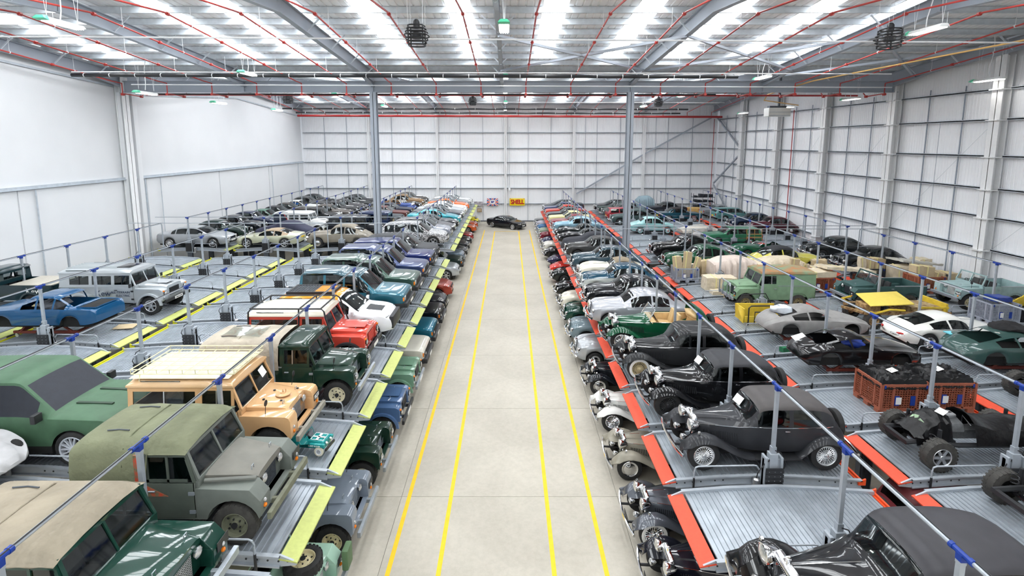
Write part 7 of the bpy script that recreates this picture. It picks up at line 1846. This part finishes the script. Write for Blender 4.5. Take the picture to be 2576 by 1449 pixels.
t = thing('yellow_cab_frame', 'yellow vehicle cab frame with black tubular guard on the deck', 'vehicle part', (11.6, row_y('R', 5) + .2, UPZ['R']))
put('panel', MB().box(-.9, .9, .3, .36, .1, .75).box(-.9, -.84, -.5, .36, .1, .75).box(.84, .9, -.5, .36, .1, .6).box(-.9, .9, -.5, -.45, .1, .4).mesh('panel', bevel=.02), M_YEL, t)
put('tubular_guard', MB().tube([(-.7, -.55, 0), (-.7, -.55, .8), (-.6, -.55, .9), (.9, -.5, .9), (1.0, -.5, .8), (1.0, -.5, 0)], .03, 7).tube([(-.4, -.52, .05), (-.4, -.52, .6), (.7, -.5, .6), (.7, -.5, .05)], .03, 7).tube([(-.8, .4, .7), (-.6, .4, 1.15), (.5, .4, 1.2), (.8, .4, .7)], .025, 6).mesh('tubular_guard'), M_BLACK, t)
ON[('R', 1, 5)] = 'yellow cab frame'
t = O('R', 1, 6, (126, 158, 126), 'weathered green hard-top off-roader', 'weathered pale green hard-top off-roader with rusty roof and open door', finish='dull', gen='early', top='van', roofcol=mat('rusty_roof', s2l(176, 120, 76), .8, col2=s2l(130, 150, 120), nscale=2.5), rim=(150, 136, 96), tyre=M_RUBOLD, wb=2.5, off=1.3, scale=1.04)
put('front_guard', MB().tube([(1.95, -.6, .5), (1.95, -.6, 1.15), (1.9, -.5, 1.25), (1.9, .5, 1.25), (1.95, .6, 1.15), (1.95, .6, .5)], .03, 7).tube([(1.95, -.25, .5), (1.92, -.25, 1.24)], .025, 6).tube([(1.95, .25, .5), (1.92, .25, 1.24)], .025, 6).mesh('front_guard'), M_GALV, t)
C('coupe_40s', 'R', 1, 9, (28, 80, 56), 'green rounded coupe', 'bottle green rounded coupe behind the wrapped panels', off=.3, scale=1.06)
C('coupe_40s', 'R', 1, 20, (16, 17, 20), 'black rounded coupe', 'black rounded coupe by the right grey pillar', off=.4, scale=1.06)
C('small_50s', 'R', 1, 24, (152, 202, 202), 'pale turquoise small saloon', 'pale turquoise small saloon beside the right grey pillar', off=1.1, rev=True, scale=1.08)
C('saloon_50s', 'R', 1, 26, (60, 84, 84), 'dark green-grey saloon', 'dark green-grey fifties saloon beyond the pillar in the second row', finish='dusty')
C('estate', 'R', 1, 27, (164, 48, 60), 'raspberry red estate car', 'raspberry red estate car seen from its tail past the right pillar', rev=True, off=.5)
C('saloon_50s', 'R', 1, 28, (96, 108, 108), 'mid grey fifties saloon', 'mid grey fifties saloon behind the raspberry red estate', finish='dusty')
C('saloon_60s', 'R', 1, 29, (40, 66, 62), 'dark green square saloon', 'dark green square saloon behind the mid grey one', finish='dusty')
C('saloon_new', 'R', 1, 30, (24, 28, 36), 'black executive saloon', 'black executive saloon with bright wheels in front of the far wall', wheels='alloy', rim=M_CHROME)
# ------------------------------------------------ third row
rolling_chassis('dark rolling chassis at the picture edge beyond the film-covered boxes', *spot('R', 2, 2, 2.2, .6)); ON[('R', 2, 2)] = 'dark rolling chassis at the picture edge'
t = C('gt_60s', 'R', 2, 3, (54, 82, 78), 'dark green masked sports coupe', 'dark green sports coupe masked with blue tape and a black cloth', rev=True, nowheels=True, noglass=True, front=False, detail=0, off=.7, scale=1.08, dy=.2); t.location.z += .2
put('black_cloth', MB().ball((-.1, .1, 1.24), .55, .5, .12, n=14).jitter(.06, 3).mesh('black_cloth', smooth=50), mat('black_cloth', (.015, .015, .017), .9, noise=.3), t)
put('blue_tape', MB().box(.35, .39, .80, .835, .45, .8).box(-.3, .38, .80, .835, .44, .48).box(-1.7, -1.4, .5, .8, .80, .83).mesh('blue_tape', smooth=0), mat('blue_tape', s2l(120, 206, 220), .6, noise=.05), t)
dolly('red wheeled dolly under the masked dark green coupe', t.location.x, t.location.y, UPZ['R'])
C('gt_60s', 'R', 2, 4, (232, 232, 226), 'white sports coupe', 'white sloping-back sports coupe seen from its tail, with wire wheels', rev=True, wheels='wire', rim=M_CHROME, off=.2, scale=1.1, detail=2)
M_RUST = mat('rust', s2l(120, 84, 54), .85, col2=s2l(190, 160, 110), nscale=9, bump=.3)
t = thing('wrecked_car', 'wrecked yellow car with loose yellow roof panel and rusty frame', 'car', (17.8, row_y('R', 5), UPZ['R']))
put('rusty_frame', MB().bar((-1.9, -.7, .7), (2.0, -.7, .65), .12, .16).bar((-1.9, .7, .7), (2.0, .7, .65), .12, .16).bar((-1.9, -.7, .7), (-2.1, .5, .6), .12, .12).box(.2, 1.9, -.65, .65, .45, .6).mesh('rusty_frame', bevel=.02), M_RUST, t)
put('yellow_roof_panel', MB().hexa([(-1.7, -.8, 1.02), (.2, -.85, 1.12), (.6, .75, 1.22), (-1.3, .8, 1.12), (-1.68, -.8, 1.06), (.2, -.85, 1.17), (.6, .75, 1.27), (-1.3, .8, 1.16)]).mesh('yellow_roof_panel', bevel=.015), mat('dull_yellow_panel', s2l(232, 208, 92), .6, noise=.06), t)
put('yellow_rail', MB().tube([(-2.0, -.82, .85), (-1.5, -.85, .72), (-.9, -.86, .9), (-.2, -.86, .86)], .05, 6).tube([(-2.1, -.6, .9), (-2.1, .6, .95), (-1.5, .85, .98)], .05, 6).box(1.75, 1.85, -.7, .7, .7, 1.1).bar((.4, -.82, .98), (1.8, -.78, .95), .05, .08).mesh('yellow_rail'), M_YEL, t)
put('rusty_tank', MB().box(.3, 1.7, -.6, .6, .65, .9).jitter(.03, 2).mesh('rusty_tank', smooth=30), mat('old_trim', s2l(190, 170, 130), .8, col2=s2l(120, 92, 60), nscale=6), t)
put('engine_block', MB().box(-1.6, -.9, -.35, .35, .5, .95).ball((-1.4, -.2, .95), .12, n=8).ball((-1.2, .15, .98), .12, n=8).mesh('engine_block', bevel=.03), M_RUST, t)
for x in (-1.5, 1.3):
    for s in (-1, 1): wheel(t, x, s * .72, .37, .24, 'steel', M_RUST, M_RUBOLD, lug=True)
ON[('R', 2, 5)] = 'wrecked yellow car'
O('R', 2, 6, (54, 86, 84), 'chipped dark green open off-roader', 'chipped dark green open off-roader with upright windscreen and red primer spots', finish='dull', gen='early', top='none', rim=(100, 96, 80), tyre=M_RUBOLD, off=1.5, scale=1.02)
C('coupe_40s', 'R', 2, 9, (214, 206, 90), 'yellow coupe with black roof', 'acid yellow coupe with black vinyl roof', rev=True, roofcol=mat('black_vinyl_roof', s2l(44, 46, 50), .7, noise=.1), off=.2, finish='gloss')
C('sports_50s', 'R', 2, 20, (20, 84, 60), 'green roadster without roof', 'green roadster with bare windscreen frame, no roof', open_top=True, off=.6)
t = C('estate', 'R', 2, 22, (52, 118, 86), 'green wood-trimmed estate', 'green estate car with varnished wooden rear framing', off=.5, name='wooden_estate', scale=1.0)
wd = MB()
for z in (.95, .70, 1.36): wd.bar((-2.2, -.835, z), (-.95, -.84, z), .02, .05)
for x in (-2.18, -1.6, -.97): wd.bar((x, -.838, .5), (x, -.76, 1.38), .02, .05)
wd.mirror_y(); put('wood_frame', wd.mesh('wood_frame', smooth=0), mat('varnished_ash', s2l(206, 160, 92), .45, noise=.15, nscale=8), t)
drape('crumpled beige sheet over car parts beside the turquoise saloon', 'dust_sheet', 17.6, row_y('R', 24), UPZ['R'], [(-1.9, .35), (-1.0, .6), (.2, .75), (1.0, .5), (1.9, .3)], mat('beige_sheet', s2l(200, 194, 184), .85, noise=.12, nscale=5), .8, 5, cat='dust sheet'); ON[('R', 2, 24)] = 'crumpled beige sheet'
t = thing('loose_bodywork', 'loose orange car panels lying under a grey crumpled sheet', 'vehicle part', (17.6, row_y('R', 23), UPZ['R']))
put('panel', MB().grid([[(x, y, .25 + .12 * math.sin(x * 2) - .1 * y * y) for y in (-.7, -.3, 0, .3, .7)] for x in (-.6, -.2, .2, .6, 1.0, 1.4)]).mesh('panel'), paint((240, 130, 40)), t)
put('sheet', MB().ball((-1.0, 0, .2), .9, .7, .3, n=14).jitter(.08, 4).mesh('sheet', smooth=50), mat('grey_sheet', s2l(170, 168, 168), .9, noise=.2), t); ON[('R', 2, 23)] = 'loose orange panels'
C('saloon_60s', 'R', 2, 27, (18, 78, 96), 'petrol blue convertible', 'petrol blue convertible with black soft top seen from behind', rev=True, roofcol=mat('black_soft_top', s2l(44, 40, 42), .85, noise=.1), off=.3, finish='metal', wheels='alloy')
C('saloon_60s', 'R', 2, 29, (36, 40, 52), 'blue-black square limousine', 'blue-black square limousine beside the wooden crates', finish='dusty')
drape('pale blue-grey tarpaulin over a tall object near the far wall', 'tarpaulin', 16.2, row_y('R', 30) - .5, UPZ['R'], [(-1.0, 1.5), (-.5, 1.9), (.4, 1.95), (1.0, 1.6)], mat('blue_grey_tarpaulin', s2l(140, 162, 172), .7, noise=.12, nscale=5), .8, 7, cat='tarpaulin'); ON[('R', 2, 30)] = 'blue-grey tarpaulin'
# ------------------------------------------------ row along the profiled wall
C('gt_60s', 'R', 3, 3, (140, 184, 200), 'pale blue sports coupe', 'pale blue sports coupe at the right picture edge', rev=True, off=.5)
O('R', 3, 6, (160, 186, 186), 'pale blue open off-roader', 'pale blue open off-roader with white grille and glass windscreen', finish='dull', gen='mid', top='none', off=1.2, grillecol=(226, 228, 226), plate_txt='NLE 202')
C('coupe_40s', 'R', 3, 9, (30, 34, 38), 'dark coupe with grey glass', 'dark coupe against the profiled wall at the near block end', off=.4)
C('coupe_40s', 'R', 3, 20, (38, 42, 44), 'black-roofed coupe', 'black coupe by the profiled wall behind the wrapped panels', off=.3)
C('coupe_40s', 'R', 3, 24, (76, 24, 38), 'burgundy rounded coupe', 'burgundy rounded coupe along the profiled wall', off=.8)
C('coupe_40s', 'R', 3, 25, (26, 44, 68), 'midnight blue rounded coupe', 'midnight blue rounded coupe behind the burgundy one', off=.2)
C('estate', 'R', 3, 27, (90, 140, 140), 'teal estate car', 'teal estate car with yellow plate along the profiled wall', rev=True, off=.6)
C('saloon_60s', 'R', 3, 28, (148, 152, 158), 'grey hatchback', 'grey sloping-tail saloon behind the teal estate', rev=True, finish='dusty', off=.3)
def rack(label, x, y, z):
    t = thing('storage_rack', label, 'rack', (x, y, z))
    f = MB()
    for a in (-1.3, 1.3):
        for b_ in (-.4, .4): f.bar((a, b_, 0), (a, b_, 2.2), .05, .05)
    for zz in (.5, 1.1, 1.7): f.box(-1.3, 1.3, -.42, .42, zz, zz + .04)
    put('frame', f.mesh('frame', smooth=0), M_LIFTD, t)
    rnd = random.Random(9); b = MB()
    for zz in (.54, 1.14, 1.74):
        for k in range(4): x_ = -1.1 + k * .6; b.box(x_, x_ + rnd.uniform(.3, .5), -.35, .3, zz, zz + rnd.uniform(.15, .4))
    put('stored_part', b.mesh('stored_part', bevel=.02), M_CRATEK, t)
rack('dark steel rack of spare parts near the far corner', 23.4, row_y('R', 30), UPZ['R']); ON[('R', 3, 30)] = 'dark steel rack'
for i, (x, lab) in enumerate(((20.2, 'varnished wooden crate near the far corner, left of two'), (21.6, 'varnished wooden crate near the far corner, right of two'))):
    t = thing('wooden_crate', lab, 'crate', (x, row_y('R', 29) + .2, UPZ['R']), 0, 'wooden crates near the far corner')
    wm = mat('pale_pine', s2l(222, 186, 118), .6, noise=.15, nscale=6)
    put('crate_body', MB().box(-.62, .62, -.45, .45, 0, .75).mesh('crate_body', bevel=.01), wm, t)
    for z in (.08, .36, .64): put('slat', cached('cslat', lambda: MB().box(-.64, .64, -.48, -.45, -.07, .07).mesh('slat', smooth=0)), wm, t, (0, 0, z))
ON[('R', 3, 29)] = 'pair of pine crates'

# ------------------------------------------------ wrapped parts and pallet boxes
U = UPZ['R']; Y = lambda k: row_y('R', k)
crate('dark grey pallet box holding upright cream panels', 10.6, Y(8) - .2, U, 0, M_CRATEG, 1.3, 1.0, .85)
for i, (dx, w, h, r) in enumerate(((-.35, .5, .9, -8), (.05, .5, 1.15, 4), (.5, .35, .85, 14))):
    parcel('cream wrapped panel standing upright in the dark grey pallet box, %s' % ('shortest, on the left', 'tallest, in the middle', 'leaning, on the right')[i], 10.6 + dx, Y(8) - .2, U + .2, w, .14, h + .4, M_CARD, (0, R(r), 0), 11 + i)
ON[('R', 1, 8)] = 'grey pallet box of upright panels'
parcel('big cream wrapped seat-shaped parcel in front of the green coupe', 11.9, Y(7) + .4, U, 1.7, .9, .75, M_WRAP, seed=21)
parcel('cream wrapped roll lying before the seat-shaped parcel', 11.9, Y(7) - .55, U, 1.6, .5, .22, M_WRAP, seed=22)
parcel('flat cream board parcel low on the deck', 12.3, Y(7) - 1.05, U + .0, 1.5, .4, .45, M_CARD, seed=23)
drape('large pinkish plastic-wrapped body panel over parcels', 'sheeted_bundle', 13.4, Y(8) - .2, U, [(-1.3, 1.15), (-.6, 1.45), (.4, 1.5), (1.2, 1.3)], M_WRAPP, .8, 9, cat='parcel', hem=.35)
ON[('R', 1, 7)] = 'heap of cream parcels'
drape('cream sheeted bonnet-shaped panel behind the pinkish one', 'sheeted_bundle', 16.6, Y(8) + .6, U, [(-1.4, .9), (-.5, 1.25), (.6, 1.3), (1.5, 1.0)], M_WRAP, .75, 12, cat='parcel', hem=.3)
crate('terracotta pallet box with upright panel behind rusty-roofed off-roader', 17.4, Y(8) - .5, U, 0, None, 1.35, 1.05, .85)
for i, (dx, w, h, r) in enumerate(((-.4, .5, .85, 3), (.1, .45, .6, 20), (.45, .3, .5, -15))):
    parcel('cream wrapped piece in the terracotta box behind rusty roof, %s' % ('upright with paper label', 'rolled and leaning', 'small and low')[i], 17.4 + dx, Y(8) - .5, U + .55, w, .2, h, M_CARD if i == 0 else M_WRAP, (0, R(r), 0), 31 + i)
ON[('R', 2, 8)] = 'terracotta box with upright panel'
crate('terracotta pallet box capped with a cream parcel', 17.3, Y(7) + .2, U, 0, None, 1.4, 1.05, .85)
parcel('cream slab parcel lying on the capped terracotta box', 17.2, Y(7) + .2, U + .86, 1.7, 1.1, .3, M_WRAP, (0, 0, .1), 41)
parcel('long flat cream panel propped across the pallet boxes', 18.9, Y(7) + .3, U + 1.15, 2.6, 1.4, .16, M_WRAP, (R(-6), R(4), -.1), 42, jit=.03)
parcel('cream sack-like parcel hanging beside the capped terracotta box', 16.15, Y(7) - .3, U, .7, .5, .8, M_WRAP, (0, 0, .3), 43, False)
ON[('R', 2, 7)] = 'terracotta box capped with a parcel'
crate('terracotta pallet box half hidden behind the long flat panel', 20.2, Y(7) + .1, U, 0, None, 1.1, 1.0, .85)
crate('black pallet box between two terracotta ones', 21.6, Y(8) - .3, U, 0, M_CRATEK, 1.3, 1.0, .85)
for i in range(3): parcel('cream parcel standing in the black pallet box, %s' % ('tall left one', 'narrow middle one', 'square right one')[i], 21.25 + .4 * i, Y(8) - .3, U + .5, .34, .3, .95 - .12 * i, M_CARD if i else M_WRAP, (0, R(-6 + 6 * i), 0), 51 + i)
ON[('R', 3, 8)] = 'black pallet box of parcels'
crate('terracotta pallet box heaped with cartons by the profiled wall', 23.2, Y(7), U, 0, None, 1.45, 1.1, .95)
for i, (dx, w, h, r) in enumerate(((-.45, .4, 1.0, -4), (.0, .6, .95, 2), (.5, .45, .6, 10))):
    parcel('cardboard carton in the box by the profiled wall, %s' % ('narrow left one', 'large middle one', 'low right one')[i], 23.2 + dx, Y(7), U + .5, w, .55, h, M_CARD, (0, R(r), 0), 61 + i)
parcel('grey bonnet with bright blue tape lying over the parcels', 24.4, Y(8) - .2, U + 1.1, 2.4, 1.4, .12, mat('grey_wrap', s2l(198, 196, 186), .6, noise=.1, nscale=4, bump=.4, bscale=6), (R(-4), R(6), 0), 71, False, jit=.035)
ON[('R', 3, 7)] = 'terracotta box heaped with cartons'

PARC = [  # x, y, z above deck, w, d, h, tilt, material, label
    (11.2, Y(8) + .7, 0, .9, .5, .8, 3, 0, 'cream bundle behind the grey pallet box of upright panels'), (12.4, Y(8) + .6, 0, 1.0, .4, 1.1, -6, 1, 'tall tan board leaning between grey box and pinkish bundle'),
    (12.9, Y(7) - .5, 0, .8, .7, .5, 0, 0, 'low cream cushion-shaped parcel beside the weathered green off-roader'), (14.2, Y(8) + .5, 0, .9, .6, .9, 5, 0, 'cream bundle to the right of the pinkish sheeted one'),
    (15.9, Y(8) + .9, 0, .7, .6, .6, 0, 1, 'square tan carton in front of the yellow coupe'), (18.5, Y(8) - .2, 0, 1.0, .8, .8, 2, 0, 'bulky cream parcel right of the upright panel box'),
    (19.2, Y(8) + .4, 0, .8, .5, 1.15, -8, 1, 'tall tan carton between third row and profiled wall row'), (18.4, Y(7) - .7, 0, .9, .5, .55, 4, 0, 'small cream roll before the long flat panel'),
    (22.6, Y(8) + .6, 0, 1.0, .5, 1.2, 6, 1, 'tall tan panel leaning behind the black pallet box'), (23.4, Y(8) - .5, 0, 1.1, .8, 1.0, -3, 0, 'large cream bundle under the taped grey bonnet'),
    (24.6, Y(7) + .2, 0, .9, .7, 1.05, 3, 1, 'tan carton standing right of the carton-filled box'), (25.2, Y(8) + .3, 0, .9, .7, 1.25, 0, 0, 'cream bundle squeezed against the profiled wall'),
    (21.9, Y(7) - .2, 0, .5, .5, .7, 8, 0, 'narrow cream bag between two terracotta boxes')]
for i, (x, y, z, w, d, h, tl, mm, lab) in enumerate(PARC):
    parcel(lab, x, y, U + z, w, d, h, M_CARD if mm else M_WRAP, (0, R(tl), .2 * ((i % 3) - 1)), 200 + i, jit=.035)
crate('light grey pallet box near the right picture edge', 22.7, Y(5) + .3, U, 0, M_CRATEG, 1.3, 1.1, .95)
crate('dark pallet box next to the light grey one at the edge', 24.3, Y(5) + .3, U, 0, M_CRATEK, 1.3, 1.1, .75)
parcel('blue plastic tray on the light grey pallet box', 22.8, Y(5) + .3, U + .96, .9, .6, .22, M_BLUE, (0, R(4), .2), 81, False, jit=.015, name='plastic_tray', cat='tray')
for i, (dx, dz, w, h, r) in enumerate(((.0, .75, .7, .9, 12), (-.5, .7, 1.0, .5, -30), (.4, .6, 1.2, .3, 35))):
    parcel('loose yellow car panel heaped on the dark box, %s' % ('standing tallest', 'tilted leftwards', 'lying lowest')[i], 24.5 + dx, Y(5) + .3, U + dz, w, .06, h, M_YEL, (R(10), R(r), 0), 91 + i, False, jit=.015, name='loose_bodywork', cat='vehicle part')
parcel('long yellow panel lying low before the grey pallet box', 23.3, Y(4) + .6, U, 2.2, .5, .3, M_YEL, (0, 0, 0), 95, False, jit=.015, name='loose_bodywork', cat='vehicle part')
ON[('R', 3, 5)] = 'light grey and dark pallet boxes'; ON[('R', 3, 4)] = 'long yellow panel'
parcel('small green tool box on the deck by the grey metal shell', 11.0, Y(4) - .8, U, .36, .22, .2, paint((40, 120, 80), 'dull'), (0, 0, .3), 97, False, jit=.004, name='tool_box', cat='box')
parcel('beige cardboard sheet lying on an empty yellow-flapped deck', -15.9, row_y('L', 4) + 1.6 - .9, UPZ['L'] + .01, .75, .55, .02, M_CARD, (0, 0, .2), 98, False, jit=.01, name='cardboard_sheet', cat='cardboard')

# toy pedal car on the deck in front of the sand-coloured wagon
def pedal_car():
    t = thing('pedal_car', 'turquoise toy pedal car with white wheels on the deck', 'toy car', (-4.95, 11.75, UPZ['L']), R(-8))
    pm_ = paint((30, 150, 150))
    put('body', MB().prism([(-.5, .14), (-.5, .30), (-.2, .30), (-.12, .18), (.02, .18), (.05, .36), (.44, .34), (.46, .16)], -.17, .17).mesh('body', bevel=.02), pm_, t)
    put('wing', MB().box(.12, .5, .17, .25, .24, .32).box(.12, .5, -.25, -.17, .24, .32).mesh('wing', bevel=.02), pm_, t)
    put('bonnet_rack', MB().tube([(.1, -.14, .38), (.42, -.14, .37), (.42, .14, .37), (.1, .14, .38), (.1, -.14, .38)], .008, 5).box(.1, .42, -.02, .02, .365, .375).box(.22, .28, -.14, .14, .365, .375).mesh('bonnet_rack'), M_WHITE, t)
    put('windscreen_frame', MB().tube([(.03, -.16, .36), (-.02, -.16, .52), (-.02, .16, .52), (.03, .16, .36)], .008, 5).mesh('windscreen_frame'), pm_, t)
    steering(t, -.08, 0, .40, M_BLACK).scale = (.45,) * 3
    put('seat', cached('seat', seat_mesh), pm_, t, (-.32, 0, .2), (0, 0, 0), (.4, .55, .4))
    put('bumper', MB().box(.5, .54, -.22, .22, .14, .2).mesh('bumper', bevel=.008), M_BLACK, t)
    for s in (-1, 1): headlamp(t, .48, s * .1, .29, .035, .03)
    put('lettering', text_mesh('LAND ROVER', .05, .002), M_PAPER, t, (.25, -.253, .27), (R(90), 0, 0))
    for x in (-.36, .34):
        for s in (-1, 1): wheel(t, x, s * .21, .115, .05, 'cap', M_WHITE, mat('cream_toy_tyre', s2l(226, 220, 200), .6, noise=.05), hub=M_ALU)
pedal_car()

# black executive saloon alone at the end of the aisle
car('saloon_new', 'black executive saloon parked alone at the end of the aisle', 'saloon_car', (-.35, 60.0, 0), R(-36), (20, 24, 32), 'gloss', wheels='alloym', rim=M_ALU, detail=1)

# ------------------------------------------------ the lifts themselves
def in_view(x, y, z, m=40):
    z -= CAM_H; th = R(7.74)
    fw = y * math.cos(th) - z * math.sin(th); up = y * math.sin(th) + z * math.cos(th)
    if fw < .5: return False
    u = 1281.6 + 1280 * x / fw; v = 532 - 1280 * up / fw
    return -m < u < 2576 + m and -m < v < 1449 + m
ROWN = {'L': ('aisle row', 'second row', 'third row', 'row along the smooth wall'), 'R': ('aisle row', 'second row', 'third row', 'row along the profiled wall')}
for side in 'LR':
    D = DZL if side == 'L' else DZR; s = -1 if side == 'L' else 1
    for row in range(4):
        f = (FLAPL if side == 'L' else FLAPR)[row]; n = {'near': 0, 'far': 0}
        for k in list(range(-1, 10)) + list(range(20, 31)):
            y = row_y(side, k); blk = 'near' if k < 15 else 'far'
            if not any(in_view(f + s * a, y + b_, D + c, 320) for a in (0, 2.6, 5) for b_ in (-1.2, 0, 1.0) for c in (0, 2.3)): continue
            fl_ = 'yellow' if side == 'L' else 'red'
            what = ON.get((side, row, k))
            if what: lab = '%s-flapped parking lift holding up the %s' % (fl_, what)
            else:
                lab = 'empty %s-flapped parking lift, %s empty one in the %s, %s block' % (fl_, NTH[n[blk]], ROWN[side][row], blk); n[blk] += 1
            lift(side, row, k, lab, k >= 15)
